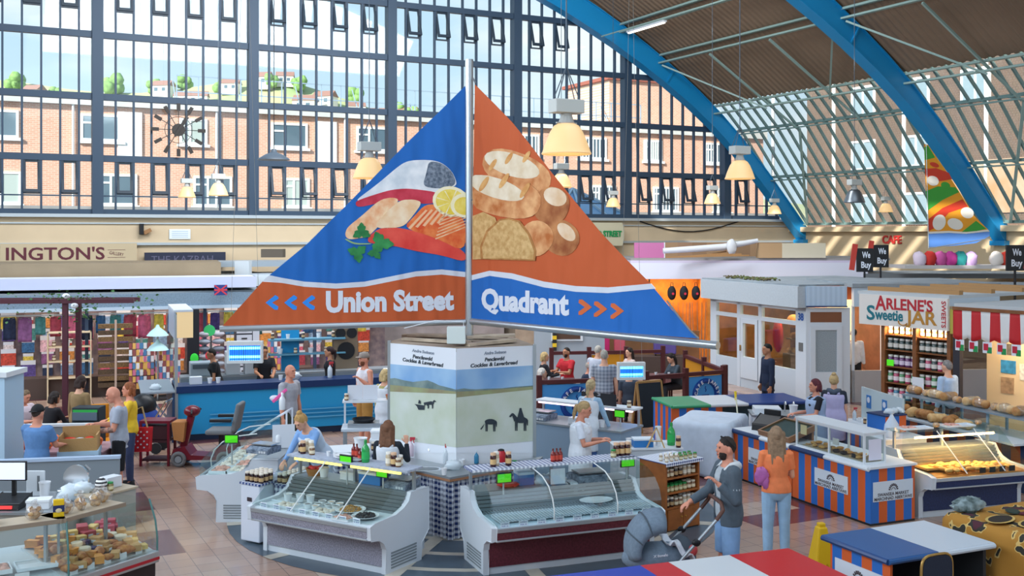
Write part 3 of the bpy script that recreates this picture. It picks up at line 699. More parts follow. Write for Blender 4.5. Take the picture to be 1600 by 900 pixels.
LAMPS = [(885, 240, 78, 'nearest and largest glowing bell pendant lamp hanging right of the sails', 'lit'),
 (577, 278, 52, 'glowing pendant lamp half hidden behind the left edge of the blue sail', 'lit'),
 (1156, 279, 47, 'glowing pendant lamp in front of the teal end rib', 'lit'),
 (341, 305, 31, 'glowing pendant lamp at the left below the clock, the right one of the close pair', 'lit'),
 (292, 308, 27, 'small glowing pendant lamp directly under the clock, the left one of the close pair', 'lit'),
 (877, 292, 34, 'orange glowing pendant lamp just behind the edge of the orange sail', 'lit'),
 (958, 323, 23, 'smallest glowing pendant lamp in front of the blue glass pyramid', 'lit'),
 (1113, 318, 26, 'glowing pendant lamp near the right end of the end glazing', 'lit'),
 (1210, 334, 22, 'white glowing pendant lamp beside the foot of the end rib', 'lit'),
 (1335, 316, 33, 'grey metal unlit pendant lamp hanging between the two teal ribs', 'grey'),
 (1384, 331, 22, 'white pendant lamp hanging against the side glazing left of the fruit banner', 'lit'),
 (1532, 319, 17, 'small white pendant lamp in front of the right hand teal rib', 'lit')]
for px, py, wpx, lab, kd in LAMPS:
    Y = FPX*.52/wpx; loc = P(px, py, Y)+V((0, 0, .29))
    d = V((loc.x, loc.y-40, 0)); tt, yy_ = d.dot(VT), d.dot(VU)
    r = thing('pendant_lamp', lab, 'lamp', loc, HALL, 'pendant lamps hanging from the hall roof')
    lamp_parts(r, SHADE if kd == 'lit' else M('grey_spun_metal', '#7F858A', .35, .8), kd == 'lit', max(1, EXT(min(tt, 12.5))-.3-loc.z))
r = thing('pendant_lamp', 'dark saucer pendant lamp in front of the end glazing left of the blue sail', 'lamp', P(428, 250, 30), 0, 'pendant lamps hanging from the hall roof')
MB().lathe([(.44, 0), (.42, .04), (.22, .16), (.10, .2), (.06, .3), (.03, .3)], n=20).build('shade', M('dark_enamel', '#4A5560', .4), r, True); MB().tube([(0, 0, .3), (0, 0, 8.5)], .012, 5).build('cable', BLACK, r)
# ---------------------------------------------------------------- clock on the end glazing
def onhall(px, py, y):
    r = V(((px-800)/FPX, 1, (HZN-py)/FPX)); c = V((0, 0, CAMZ)); o = H(0, y, 0); k = (o-c).dot(VU)/r.dot(VU); return c+r*k
cl = onhall(279, 203, -.16); CK = M('clock_bronze', '#2B2420', .5)
ck = thing('wall_clock', 'skeleton wall clock with twelve bronze bar markers mounted on the end glazing', 'clock', cl, HALL)
for k in range(12):
    a = k*math.pi/6; d = V((math.sin(a), 0, math.cos(a))); MB().bar(d*.60, d*.84, .05, .11, up=(d.z, 0, -d.x) if True else 0).build('hour_marker', CK, ck)
m = MB().cone((0, -.03, 0), (0, .05, 0), .2, n=20)
m.build('hub', CK, ck)
m = MB()
for k in range(12):
    a = k*math.pi/6; d = V((math.sin(a), 0, math.cos(a))); m.tube([d*.15, d*.65], .012, 5)
m.tube([(.42*math.cos(t*.2618), 0, .42*math.sin(t*.2618)) for t in range(25)], .01, 5); m.build('spoke_frame', CK, ck)
d = V((math.sin(.5), 0, math.cos(.5))); MB().bar(d*-.25+V((0, -.06, 0)), d*.75+V((0, -.06, 0)), .03, .07, up=(d.z, 0, -d.x)).build('minute_hand', CK, ck)
d = V((math.sin(.58), 0, math.cos(.58))); MB().bar(d*-.2+V((0, -.045, 0)), d*.5+V((0, -.045, 0)), .03, .10, up=(d.z, 0, -d.x)).build('hour_hand', CK, ck)
# ---------------------------------------------------------------- fruit banner on the second rib
def onplane(px, py, o, nn):
    r = V(((px-800)/FPX, 1, (HZN-py)/FPX)); c = V((0, 0, CAMZ)); return c+r*((o-c).dot(nn)/r.dot(nn))
BO = H(11, -10.95, 0); BN = (VU*1.0).normalized()
bb = onplane(1447, 390, BO, BN)
bn = thing('fruit_banner', 'colourful sail shaped cloth banner of fruit hanging under the right hand teal rib', 'banner', bb)
def BX(pts, mat, nm, lv, par=None):
    m = MB(); m.poly([onplane(x, y, BO-VU*lv, BN)-bb for x, y in pts], -VU*.002); return m.build(nm, mat, par or bn)
bc = lambda pts: [(1200+x/4, 225+y/4) for x, y in pts]
g_, o_, r_, w_, b_ = [M('banner_'+k, c, .7) for k, c in (('green', '#3FA33C'), ('orange', '#F2A32A'), ('red', '#D8402A'), ('white', '#F0EAE0'), ('blue', '#5E92E0'))]
cloth = BX(bc([(975, 0), (1000, 5), (1100, 150), (1190, 290), (1290, 450), (1385, 545), (1385, 575), (1300, 620), (1180, 635), (1005, 645), (1000, 450), (985, 250)]), o_, 'cloth', 0)
for pts, mt in (([(976, 20), (1000, 10), (1045, 85), (980, 100)], g_), ([(985, 295), (1060, 265), (1170, 270), (1195, 300), (1090, 350), (1000, 415)], g_), ([(980, 155), (1050, 150), (1130, 180), (1150, 220), (1060, 235), (985, 200)], r_), ([(1003, 470), (1090, 400), (1215, 345), (1250, 390), (1130, 430), (1050, 520), (1003, 545)], r_), ([(1210, 550), (1300, 480), (1365, 530), (1300, 545)], g_), ([(1003, 560), (1130, 555), (1240, 560), (1385, 545), (1385, 575), (1300, 620), (1180, 635), (1005, 645)], b_), ([(1003, 548), (1130, 543), (1240, 550), (1375, 535), (1385, 548), (1240, 562), (1130, 557), (1003, 562)], w_)): BX(pts if 0 else bc(pts), mt, 'printed_shape', .003, cloth)
for cx, cy, rx, ry, mt in ((1030, 230, 38, 30, w_), (1100, 195, 40, 26, r_), (1170, 500, 50, 34, w_), (1245, 430, 42, 34, w_), (1070, 490, 40, 50, w_), (1110, 260, 30, 22, g_), (1040, 130, 30, 14, r_)): BX(bc(blob(cx, cy, rx, ry, 20)), mt, 'printed_fruit', .006, cloth)
m = MB().tube([onplane(1447, 225, BO, BN)-bb, onplane(1451, 388, BO, BN)-bb], .015, 6); m.tube([onplane(1451, 388, BO, BN)-bb, onplane(1548, 372, BO, BN)-bb], .015, 6); m.build('hem_pole', ALU, bn)
# ---------------------------------------------------------------- people
SKIN = {k: M('skin_'+k, c, .55, noise=(9, .05)) for k, c in (('fair', '#D9A488'), ('pink', '#D08D74'), ('tan', '#B07A5C'), ('brown', '#8A5A42'))}
EYE = M('eye_dark', '#1E1712', .3); LIP = M('lip', '#A8554C', .5)
def cap(m, p, q, r0, r1=None):
    r1 = r0 if r1 is None else r1; m.tube([p, q], [r0, r1], 12); m.ell(p, r0, 12, 8); m.ell(q, r1, 12, 8)
def loft(m, rings, fn, n=20):
    vs, fs = [], []
    for a, rx, ry, oy in rings:
        for k in range(n):
            t = 2*math.pi*k/n; vs.append(fn(a, rx*math.cos(t), ry*math.sin(t)+oy))
    R = len(rings)
    for i in range(R-1):
        for k in range(n): fs.append((i*n+k, i*n+(k+1) % n, (i+1)*n+(k+1) % n, (i+1)*n+k))
    fs.append(tuple(range(n))[::-1]); fs.append(tuple((R-1)*n+k for k in range(n))); m.add(vs, fs)
def remesh(o, vox, it=2):
    r = o.modifiers.new('surface', 'REMESH'); r.mode = 'VOXEL'; r.voxel_size = vox; r.use_smooth_shade = True
    s_ = o.modifiers.new('smooth', 'SMOOTH'); s_.factor = .5; s_.iterations = it
def shell(name, mat, par, c, R, rad, n=26, mm=18, jit=0.0, rot=None):
    """closed skin over a head: rad(az, el) gives the factor on the head ellipsoid"""
    vs, fs = [], []; 
    for j in range(1, mm):
        el = math.pi/2-math.pi*j/mm
        for k in range(n):
            az = 2*math.pi*k/n; q = rad(az, el)*(1+rnd.uniform(-jit, jit))
            p = V((R[0]*math.cos(el)*math.sin(az)*q, R[1]*math.cos(el)*math.cos(az)*q, R[2]*math.sin(el)*q)); vs.append(c+(rot @ p if rot else p))
    for el in (1, -1):
        p = V((0, 0, R[2]*el*rad(0, el*math.pi/2))); vs.append(c+(rot @ p if rot else p))
    for j in range(mm-2):
        for k in range(n): fs.append((j*n+k, (j+1)*n+k, (j+1)*n+(k+1) % n, j*n+(k+1) % n))
    T, B_ = len(vs)-2, len(vs)-1
    for k in range(n): fs.append((T, k, (k+1) % n)); fs.append((B_, (mm-2)*n+(k+1) % n, (mm-2)*n+k))
    return MB().add(vs, fs).build(name, mat, par, 'all')
def person(label, loc, face, h=1.7, skin='fair', sex='m', fat=1.0, lean=0, pitch=0, yaw=0, seat=None, arms=None, legs=None,
           top=('#808080', 'short'), bottom=('#303848', 'long'), hair=('short', '#3A2A20'), shoes='#2A2A2E', beard=None, apron=None, vest=None, hood=None, cap_=None, near=False, group=None, extra=None):
    k = h/1.75
    r = thing('person', label, 'person', loc, math.radians(180+face), group); r.scale = (k, k, k)
    vox = .0085 if near else .0125
    L = math.radians(lean); U = V((0, math.sin(L), math.cos(L))); F = V((0, math.cos(L), -math.sin(L))); X = V((1, 0, 0))
    P0 = V((0, 0, (seat/k+.06) if seat else .955))
    pt = lambda a, x, y: P0+U*a+X*x+F*y
    sh, wa, hp, ch = (.178, .138, .160, .168) if sex == 'm' else (.158, .122, .172, .150)
    sh, wa, hp, ch = sh*(1+.4*(fat-1)), wa*fat, hp*(1+.7*(fat-1)), ch*fat
    dy = 1+(fat-1)*1.2
    def rings(inf, lo, hi):
        tab = [(-.10, hp*.72, .095*dy, 0), (-.03, hp, .118*dy, -.01), (.05, hp*.97, .115*dy, -.005), (.16, wa, .098*dy, 0), (.27, ch*.94, .11*dy, .005), (.36, ch, .112*dy, .005), (.42, ch*.93, .098*dy, 0), (.465, ch*.62, .075, -.005), (.50, .068, .062, -.005), (.535, .055, .058, .0)]
        return [(a, x+inf, y+inf, o) for a, x, y, o in tab if lo-.001 <= a <= hi+.001]
    dn = V
    A = {}
    for s_ in (-1, 1):
        u_, f_ = (arms or {}).get(s_, ((.14, .03, -1), (.06, .18, -1)))
        A[s_] = (pt(.435, s_*sh, 0), V((s_*u_[0], u_[1], u_[2])).normalized(), V((s_*f_[0], f_[1], f_[2])).normalized())
    G = {}
    for s_ in (-1, 1):
        t_, q_ = (legs or {}).get(s_, ((.02, 1, -.05), (0, .02, -1)) if seat else ((.03, .02, -1), (.01, -.03, -1)))
        G[s_] = (P0+V((s_*.09, 0, -.05)), V((s_*t_[0], t_[1], t_[2])).normalized(), V((s_*q_[0], q_[1], q_[2])).normalized())
    b = MB()
    loft(b, rings(0, -.1, .54), pt)
    if sex == 'f':
        for s_ in (-1, 1): b.ell(pt(.335, s_*.07, .085*dy), (.062, .055, .06), 12, 8)
    he = L*.45+math.radians(pitch); HU = V((0, math.sin(he), math.cos(he))); neck = pt(.50, 0, 0); hc = neck+HU*.165+V((0, .018, 0))
    HR = Matrix.Rotation(math.radians(-yaw), 3, 'Z') @ Matrix.Rotation(-he, 3, 'X')
    cap(b, pt(.47, 0, -.005), hc+HR @ V((0, -.02, -.07)), .058, .052)
    hl = lambda x, y, z: hc+HR @ V((x, y, z))
    b.ell(hc, (.076, .097, .108), 16, 12, HR); b.ell(hl(0, .032, -.062), (.056, .062, .058), 14, 10, HR); b.ell(hl(0, .075, -.098), (.026, .024, .02), 10, 6, HR)
    b.ell(hl(0, .099, -.022), (.014, .022, .022), 10, 6, HR); b.ell(hl(0, .090, .0), (.010, .014, .03), 8, 6, HR); b.ell(hl(0, .086, .028), (.05, .016, .012), 12, 6, HR)
    b.ell(hl(0, .09, -.062), (.024, .012, .012), 10, 6, HR)
    for s_ in (-1, 1): b.ell(hl(s_*.078, -.008, -.015), (.012, .02, .034), 8, 8, HR)
    for s_ in (-1, 1):
        S0, u_, f_ = A[s_]; E = S0+u_*.285; Wr = E+f_*.25; rm = 1.0 if sex == 'm' else .84
        cap(b, pt(.42, s_*sh*.55, 0), S0, .055, .055*rm); cap(b, S0, E, .052*rm, .040*rm); cap(b, E, E+f_*.08, .040*rm, .042*rm); cap(b, E+f_*.08, Wr, .042*rm, .027*rm)
        # hand: palm, four fingers with a knuckle bend, thumb from the side of the palm
        side = f_.cross(V((0, 0, 1)) if abs(f_.z) < .9 else V((0, 1, 0))).normalized()
        pn = side.cross(f_).normalized()
        if abs(f_.z) >= .9: pn, side = side*(-s_), pn
        elif pn.z > 0: pn = -pn
        hd = f_
        rot = Matrix((side, hd, pn)).transposed()
        b.ell(Wr+hd*.05, (.041, .056, .018), 12, 8, rot)
        for i, (o_, ln) in enumerate(((-.03, .060), (-.010, .072), (.011, .068), (.03, .052))):
            K0 = Wr+hd*.085+side*o_*1.0; K1 = K0+(hd*.9+pn*.35).normalized()*ln*.55; K2 = K1+(hd*.5+pn*.85).normalized()*ln*.55
            cap(b, K0, K1, .0105, .0098); cap(b, K1, K2, .0098, .0088)
        ths = side*(-.036 if (side.x*s_ > 0) else .036); T0 = Wr+hd*.035+ths; T1 = T0+(hd*.7+ths.normalized()*.6+pn*.3).normalized()*.036; T2 = T1+(hd*.9+pn*.4).normalized()*.03
        cap(b, Wr+hd*.02+ths*.4, T0, .016, .014); cap(b, T0, T1, .013, .0115); cap(b, T1, T2, .0115, .0095)
    for s_ in (-1, 1):
        h0, t_, q_ = G[s_]; Kn = h0+t_*.42; An = Kn+q_*.40
        cap(b, h0, Kn, .082*(1+.5*(fat-1)), .056); cap(b, Kn, Kn+q_*.14, .052, .056); cap(b, Kn+q_*.14, An, .056, .036)
        cap(b, An+V((0, -.02, -.03)), An+V((s_*.02, .13, -.05)), .035, .028)
    bo = b.build('body', SKIN[skin], r); remesh(bo, vox, 1 if near else 2)
    # clothes
    ct, sl = top[0], top[1]; hem = top[2] if len(top) > 2 else -.10
    tm = M('cloth_'+ct[1:], ct, .85, noise=(14, .08), bump=(30, .15)) if isinstance(ct, str) else ct
    m = MB(); rr = rings(.016, hem, .47)
    if hem < -.1: rr = [(hem, hp*.98+.022, .122*dy+.012, 0)]+rr
    loft(m, rr, pt)
    if sex == 'f':
        for s_ in (-1, 1): m.ell(pt(.335, s_*.07, .085*dy), (.074, .067, .07), 12, 8)
    for s_ in (-1, 1):
        S0, u_, f_ = A[s_]; E = S0+u_*.285; rm = 1.0 if sex == 'm' else .84
        cap(m, pt(.425, s_*sh*.5, 0), S0-u_*.0+V((0, 0, -.0)), .066, .064*rm if sl != 'none' else .05)
        if sl == 'short': m.tube([S0-u_*.02, S0+u_*.19], [.068*rm, .066*rm], 14)
        if sl == 'long':
            cap(m, S0, E, .066*rm, .054*rm); m.tube([E-f_*.02, E+f_*.235], [.054*rm, .042*rm], 14); m.ell(E, .054*rm)
    o = m.build('shirt', tm, r); remesh(o, vox*1.1, 2)
    cb, lg = bottom; bm_ = M('cloth_'+cb[1:], cb, .85, noise=(10, .1), bump=(24, .15))
    m = MB(); loft(m, [(-.13, hp*.66, .085*dy, 0)]+rings(.011, -.1, .06), pt if not seat else (lambda a, x, y: P0+V((0, 0, 1))*a+X*x+V((0, 1, 0))*y))
    for s_ in (-1, 1):
        h0, t_, q_ = G[s_]; Kn = h0+t_*.42; An = Kn+q_*.40; w_ = 1+.5*(fat-1)
        if lg == 'shorts': m.tube([h0-t_*.03, h0+t_*.18, Kn-t_*.01], [.098*w_, .098*w_, .088], 16); m.ell(h0, .096*w_)
        else:
            cap(m, h0, Kn, .096*w_, .068); m.tube([Kn-q_*.02, Kn+q_*.14, An-q_*(.02 if lg == 'long' else .10)], [.068, .066, .055 if lg == 'long' else .05], 16)
    o = m.build('shorts' if lg == 'shorts' else 'trousers', bm_, r); remesh(o, vox*1.1, 2)
    for s_ in (-1, 1):
        h0, t_, q_ = G[s_]; An = h0+t_*.42+q_*.40
        m = MB(); m.ell(An+V((s_*.01, .05, -.045)), (.046, .135, .04), 12, 8); cap(m, An+V((0, -.03, -.03)), An+V((0, -.01, .0)), .045, .042); m.box(An.x-.042+s_*.01, An.x+.042+s_*.01, An.y-.075, An.y+.16, An.z-.088, An.z-.06)
        o = m.build('shoe', M('shoe_'+shoes[1:], shoes, .6), r); remesh(o, .012, 2)
    for s_ in (-1, 1): MB().ell(hl(s_*.031, .087, .008), (.011, .008, .0075), 8, 6, HR).build('eye', EYE, r, True)
    MB().ell(hl(0, .1005, -.062), (.021, .005, .006), 10, 6, HR).build('lips', LIP, r, True)
    st, hc_ = hair
    hm = M('hair_'+hc_[1:], hc_, .75, noise=(26, .25), bump=(40, .4))
    def hline(front, sideh, back):
        def rad(az, el):
            c = math.cos(az); e = (front*max(0, c)**1.5+back*max(0, -c)**.8+sideh*(1-abs(c)))
            d = math.degrees(el)-e; return 1.01+.08*max(-1, min(1, d/20)) if d < 20 else 1.09
        return rad
    HRd = (.076, .097, .108)
    if st == 'short': shell('hair', hm, r, hl(0, -.006, .004), HRd, hline(38, 12, -28), jit=.02, rot=HR)
    if st == 'crop': shell('hair', hm, r, hl(0, -.004, .002), (.074, .095, .105), hline(42, 14, -24), jit=.008, rot=HR)
    if st in ('bob', 'long', 'pony', 'bun', 'curly'):
        shell('hair', hm, r, hl(0, -.01, .006), (.080, .10, .11), hline(36, -8 if st != 'pony' else 8, -34), jit=.03 if st == 'curly' else .012, rot=HR)
        m = MB()
        if st == 'bob':
            for s_ in (-1, 1): cap(m, hl(s_*.07, -.03, .02), hl(s_*.068, -.015, -.085), .034, .026)
            for x in (-.05, -.015, .02, .05): cap(m, hl(x, -.075, .0), hl(x, -.085, -.095), .036, .028)
        if st in ('long', 'curly'):
            ln = .30 if st == 'long' else .21
            for i in range(7):
                x = -.075+.025*i; e = hl(x*1.1, -.095 if abs(x) < .06 else -.055, -.06)+V((x*.25, -.03, -ln+.03*((i*37) % 3)))
                cap(m, hl(x, -.06 if abs(x) < .06 else -.03, .03), hl(x*1.1, -.085 if abs(x) < .06 else -.05, -.09), .036, .033); cap(m, hl(x*1.1, -.085 if abs(x) < .06 else -.05, -.09), e, .032, .012 if st == 'long' else .026)
        if st == 'pony':
            cap(m, hl(0, -.085, .03), hl(0, -.125, .01), .03, .034); cap(m, hl(0, -.125, .01), hl(0, -.13, -.11), .036, .03); cap(m, hl(0, -.13, -.11), hl(0, -.12, -.19), .03, .01)
        if st == 'bun': m.ell(hl(0, -.045, .12), (.045, .045, .04), 12, 8)
        o = m.build('hair_lengths', hm, r); remesh(o, .01, 2)
    if st == 'ring': shell('hair', hm, r, hl(0, -.008, -.004), (.075, .096, .106), lambda az, el: 1.12 if (-28 < math.degrees(el) < 22+14*(math.cos(az) < -.6) and math.cos(az) < .35) else .9, jit=.01, rot=HR)
    if cap_:
        cm = M('cap_'+cap_[0][1:], cap_[0], .8); m = MB(); br = math.radians(cap_[1])
        shell('cap', cm, r, hl(0, -.004, .012), (.083, .104, .108), lambda az, el: 1.1 if math.degrees(el) > 10 else .85, rot=HR)
        MB().ell(hl(0, .10*math.cos(br), .035), (.062, .075, .010), 14, 6, HR).build('cap_peak', cm, r, True)
    if beard:
        shell('beard', M('hair_'+beard[1:], beard, .9, noise=(30, .25), bump=(45, .4)), r, hl(0, .03, -.066), (.060, .064, .062), lambda az, el: 1.07 if (math.degrees(el) < 8+(-20 if abs(math.sin(az)) < .42 and math.cos(az) > 0 else 22) and math.cos(az) > -.35) else .85, jit=.03, rot=HR)
    if apron:
        am = M('apron_'+apron[1:], apron, .85, noise=(12, .05), bump=(20, .1)); m = MB()
        loft(m, [(-.42, hp*1.10, .16*dy, 0), (-.2, hp*1.10, .158*dy, 0), (-.1, hp*1.1, .155*dy, 0)]+[(a, max(x, hp*.93 if a < .2 else 0), y+.012, o_) for a, x, y, o_ in rings(.03, -.03, .42)], lambda a, x, y: pt(a, x*(1 if a < .1 else .98), y) if a >= -.15 else P0+V((x, y+math.sin(L)*.0, a)))
        o = m.build('apron', am, r); remesh(o, vox*1.2, 2)
        if apron in ('#DDE2EA', '#B9B2D6', '#9FB4D4'):
            for s_ in (-1, 1): MB().tube([pt(.42, s_*.085, .10*dy), pt(.475, s_*.085, 0), pt(.42, s_*.085, -.11*dy)], .026, 8).build('apron_strap', am, r, True)
    if vest:
        vm = M('cloth_'+vest[1:], vest, .9, noise=(14, .1), bump=(30, .2)); m = MB()
        for s_ in (-1, 1):      # open jacket fronts and back
            S0, u_, f_ = A[s_]; E = S0+u_*.285
            cap(m, pt(.43, s_*sh*.5, -.005), S0, .075, .074); cap(m, S0, E, .074, .062); m.tube([E-f_*.02, E+f_*.225], [.062, .05], 14); m.ell(E, .062)
        vs, fs = [], []; N = 22; ra = [(-.14, hp*1.05+.03, .135, 0)]+rings(.033, -.03, .47)
        for a, x, y, o_ in ra:
            for i in range(N+1):
                t = math.pi/2+math.radians(26)+(2*math.pi-math.radians(52))*i/N
                for q in (1.0, .86): vs.append(pt(a, x*q*math.cos(t), y*q*math.sin(t)+o_))
        W_ = (N+1)*2
        for j in range(len(ra)-1):
            for i in range(N):
                a0, a1, b0, b1 = j*W_+i*2, j*W_+i*2+2, (j+1)*W_+i*2, (j+1)*W_+i*2+2
                fs += [(a0, a1, b1, b0), (a0+1, b0+1, b1+1, a1+1)]
            for i in (0, N): a0, b0 = j*W_+i*2, (j+1)*W_+i*2; fs.append((a0, b0, b0+1, a0+1) if i == 0 else (a0, a0+1, b0+1, b0))
        for j in (0, len(ra)-1):
            for i in range(N):
                a0 = j*W_+i*2; fs.append((a0, a0+1, a0+3, a0+2) if j == 0 else (a0, a0+2, a0+3, a0+1))
        m.add(vs, fs); o = m.build('jacket', vm, r); remesh(o, vox*1.1, 2)
    if hood:
        m = MB(); m.tube([pt(.44, -.09, .075), pt(.49, -.10, .0), pt(.49, -.07, -.08), pt(.46, 0, -.115), pt(.49, .07, -.08), pt(.49, .10, 0), pt(.44, .09, .075)], [.02, .035, .045, .05, .045, .035, .02], 10)
        o = m.build('hood', M('cloth_'+hood[1:], hood, .9, noise=(14, .1)), r, True)
    info = dict(pt=pt, A=A, hl=hl, HR=HR, k=k)
    if extra: extra(r, info)
    return r
def hips(mul): return mul
RX_ = {-1: ((.10, .35, -.9), (-.15, .95, .1)), 1: ((.10, .35, -.9), (-.15, .95, .1))}
FWD = {-1: ((.12, .45, -.9), (-.25, 1, -.15)), 1: ((.12, .45, -.9), (-.25, 1, -.15))}
TBL = {-1: ((.12, .5, -.85), (-.3, 1, .15)), 1: ((.12, .5, -.85), (-.3, 1, .15))}
def at(px, Y, z=0.0): return V(((px-800)*Y/FPX, Y, z))
# the father with the pushchair
def glasses(r, i):
    hl = i['hl']; MB().tube([hl(-.088, -.06, .02), hl(-.075, .03, .105), hl(.0, .055, .125), hl(.075, .03, .105), hl(.088, -.06, .02)], .006, 6).build('sunglasses', BLACK, r, True)
person('bearded man in a grey hooded jacket and denim shorts pushing the grey pushchair', at(1137, 11.9), -78, 1.80, 'pink', top=('#A9B2BA', 'short'), bottom=('#7FA3CC', 'shorts'), hair=('short', '#2A2320'), beard='#2B2420', vest='#4F5B66', hood='#C9CDD0', near=True,
       arms={-1: ((.12, -.02, -1), (-.3, .75, .72)), 1: ((.10, .42, -.9), (.05, .8, -.45))}, shoes='#B9BEC4', extra=glasses)
def bagx(r, i):
    m = MB(); m.ell((.0, .0, .02), (.085, .04, .11), 16, 10, jit=.2); m.ell((.05, .0, -.05), (.05, .03, .09), 12, 8, jit=.2); o = m.build('pink_bag', M('pink_nylon', '#B565A8', .5, noise=(9, .2)), r, True); o.location = i['pt'](.16, -.2, -.09)
person('woman with long light brown hair in an orange shirt and pale jeans', at(1213, 13.15), 176, 1.69, 'fair', 'f', top=('#E8804F', 'short', -.06), bottom=('#9BBEDD', 'long'), hair=('long', '#8A7058'), near=True,
       arms={-1: ((.16, .15, -1), (-.3, .9, .15)), 1: ((.16, .15, -1), (-.3, .9, .25))}, shoes='#D8D8D8', extra=bagx)
# seafood stall staff and customers
person('woman in a white T-shirt looking down at the phone she holds in the seafood stall', at(907, 15.35), 80, 1.66, 'pink', 'f', 1.12, top=('#DDE2EE', 'short', -.06), bottom=('#DDE2F0', 'long'), hair=('pony', '#A88C62'), pitch=14, near=True,
       arms={-1: ((.12, .25, -.95), (-.35, 1, .2)), 1: ((.12, .25, -.95), (-.35, 1, .2))}, apron='#DDE2EA')
person('woman with a blonde ponytail in a white tabard over pale blue sleeves reaching down', at(918, 17.6), 150, 1.66, 'fair', 'f', 1.08, lean=12, top=('#9FC0DC', 'long'), bottom=('#4D6FA8', 'long'), hair=('pony', '#B5A07A'), apron='#DDE2EA', arms={-1: ((.2, .2, -1), (-.1, .5, -.9)), 1: ((.25, .3, -.9), (.1, .5, -.8))})
person('woman with long wavy brown hair seen from behind in a white apron and dark sleeves', at(606, 14.2), 170, 1.58, 'fair', 'f', top=('#232A34', 'long'), bottom=('#232833', 'long'), hair=('curly', '#6E4A34'), apron='#DDE2EA', near=True,
       arms={-1: ((.2, .3, -.9), (-.2, .9, .1)), 1: ((.3, .4, -.7), (-.2, .5, .85))})
person('woman with a blonde bun in a blue cardigan bending over the seafood counter', at(500, 15.25), -35, 1.66, 'fair', 'f', 1.1, lean=34, pitch=18, top=('#7FA6D8', 'long'), bottom=('#2F3B52', 'long'), hair=('bun', '#B08A54'), near=True, arms={-1: ((.1, .5, -.8), (-.3, .8, -.5)), 1: ((.1, .5, -.8), (-.3, .8, -.5))}, apron='#B9C8DC')
person('woman with a blonde bob in a white apron and patterned sleeve behind the left counter', at(601, 19.3), 150, 1.62, 'fair', 'f', top=('#A8A06A', 'long'), bottom=('#3A4250', 'long'), hair=('bob', '#C2A878'), apron='#DDE2EA')
person('bald man in a pale grey T-shirt and dark shorts standing beside the blue cafe counter', at(452, 18.7), 62, 1.78, 'pink', top=('#A8A9B2', 'short'), bottom=('#3C4038', 'shorts'), hair=('bald', '#000000'), near=True)
person('bearded man in a beige cap and white sleeveless top with one hand at his chest', at(570, 20.4), -52, 1.80, 'pink', fat=1.12, top=('#D9D6DC', 'none'), bottom=('#A87C3E', 'shorts'), hair=('crop', '#6B4630'), beard='#6B3F2A', cap_=('#8A8078', 10), near=True,
       arms={-1: ((.3, .1, -.95), (-.3, .8, .7)), 1: ((.2, 0, -1), (.05, .2, -1))})
person('dark haired woman in black with a ponytail behind the blue counter', at(516, 23.0), -80, 1.64, 'tan', 'f', top=('#17181E', 'short'), bottom=('#17181E', 'long'), hair=('pony', '#2A1618'))
person('man in black with short dark hair working behind the blue counter', at(413, 23.4), 20, 1.62, 'tan', top=('#1A1B22', 'short'), bottom=('#1A1B22', 'long'), hair=('crop', '#201A18'), pitch=15, arms=FWD)
person('dark haired person in black at the left end of the blue counter', at(340, 22.9), -70, 1.62, 'tan', 'f', lean=12, top=('#15161B', 'short'), bottom=('#15161B', 'long'), hair=('short', '#17130F'))
# left hand aisle
def tattoo(r, i):
    S0, u_, f_ = i['A'][-1]; E = S0+u_*.285; MB().tube([E+f_*.0, E+f_*.18], [.0455, .036], 12).build('tattoo_sleeve', M('tattoo', '#5A4A4A', .6, noise=(30, .5), hx2='#B98A76'), r, True)
person('bald man in grey T-shirt and black shorts with a tattooed forearm, left stall', at(186, 16.2), -72, 1.77, 'pink', top=('#9FA6B4', 'short', -.14), bottom=('#16181E', 'shorts'), hair=('bald', '#000000'), pitch=22, near=True, arms={-1: ((.12, .25, -.95), (-.1, 1, -.05)), 1: ((.12, .35, -.9), (-.2, 1, .1))}, extra=tattoo)
person('auburn haired woman in a yellow top carrying a red polka dot bag', at(203, 17.3), -70, 1.66, 'pink', 'f', top=('#E0B92E', 'long'), bottom=('#3A4668', 'long'), hair=('bob', '#8A4F2E'), arms=FWD)
person('man in a black cap and blue shirt seen from behind at the left deli stall', at(58, 15.0), 168, 1.66, 'pink', fat=1.15, top=('#5B83B5', 'short'), bottom=('#1A1D26', 'long'), hair=('crop', '#3A2E28'), cap_=('#17181C', 180), near=True, arms=FWD)
person('fair haired person in a pale shirt sitting at the far left looking down', at(36, 19.3), 62, 1.65, 'pink', top=('#D6C6D0', 'short'), bottom=('#2A2E3A', 'long'), hair=('short', '#6E5A44'), seat=.46, pitch=20, arms=TBL)
person('dark haired person in black sitting with head bowed at the far left', at(74, 19.1), 150, 1.62, 'tan', 'f', top=('#1B1A20', 'long'), bottom=('#20202A', 'long'), hair=('bob', '#241A18'), seat=.46, lean=15, arms=TBL)
person('dark haired woman in a brown jacket with a tan backpack seen from behind', at(124, 18.3), 165, 1.63, 'fair', 'f', top=('#8C7350', 'long'), bottom=('#2C2A30', 'long'), hair=('bob', '#2B1A16'), pitch=12)
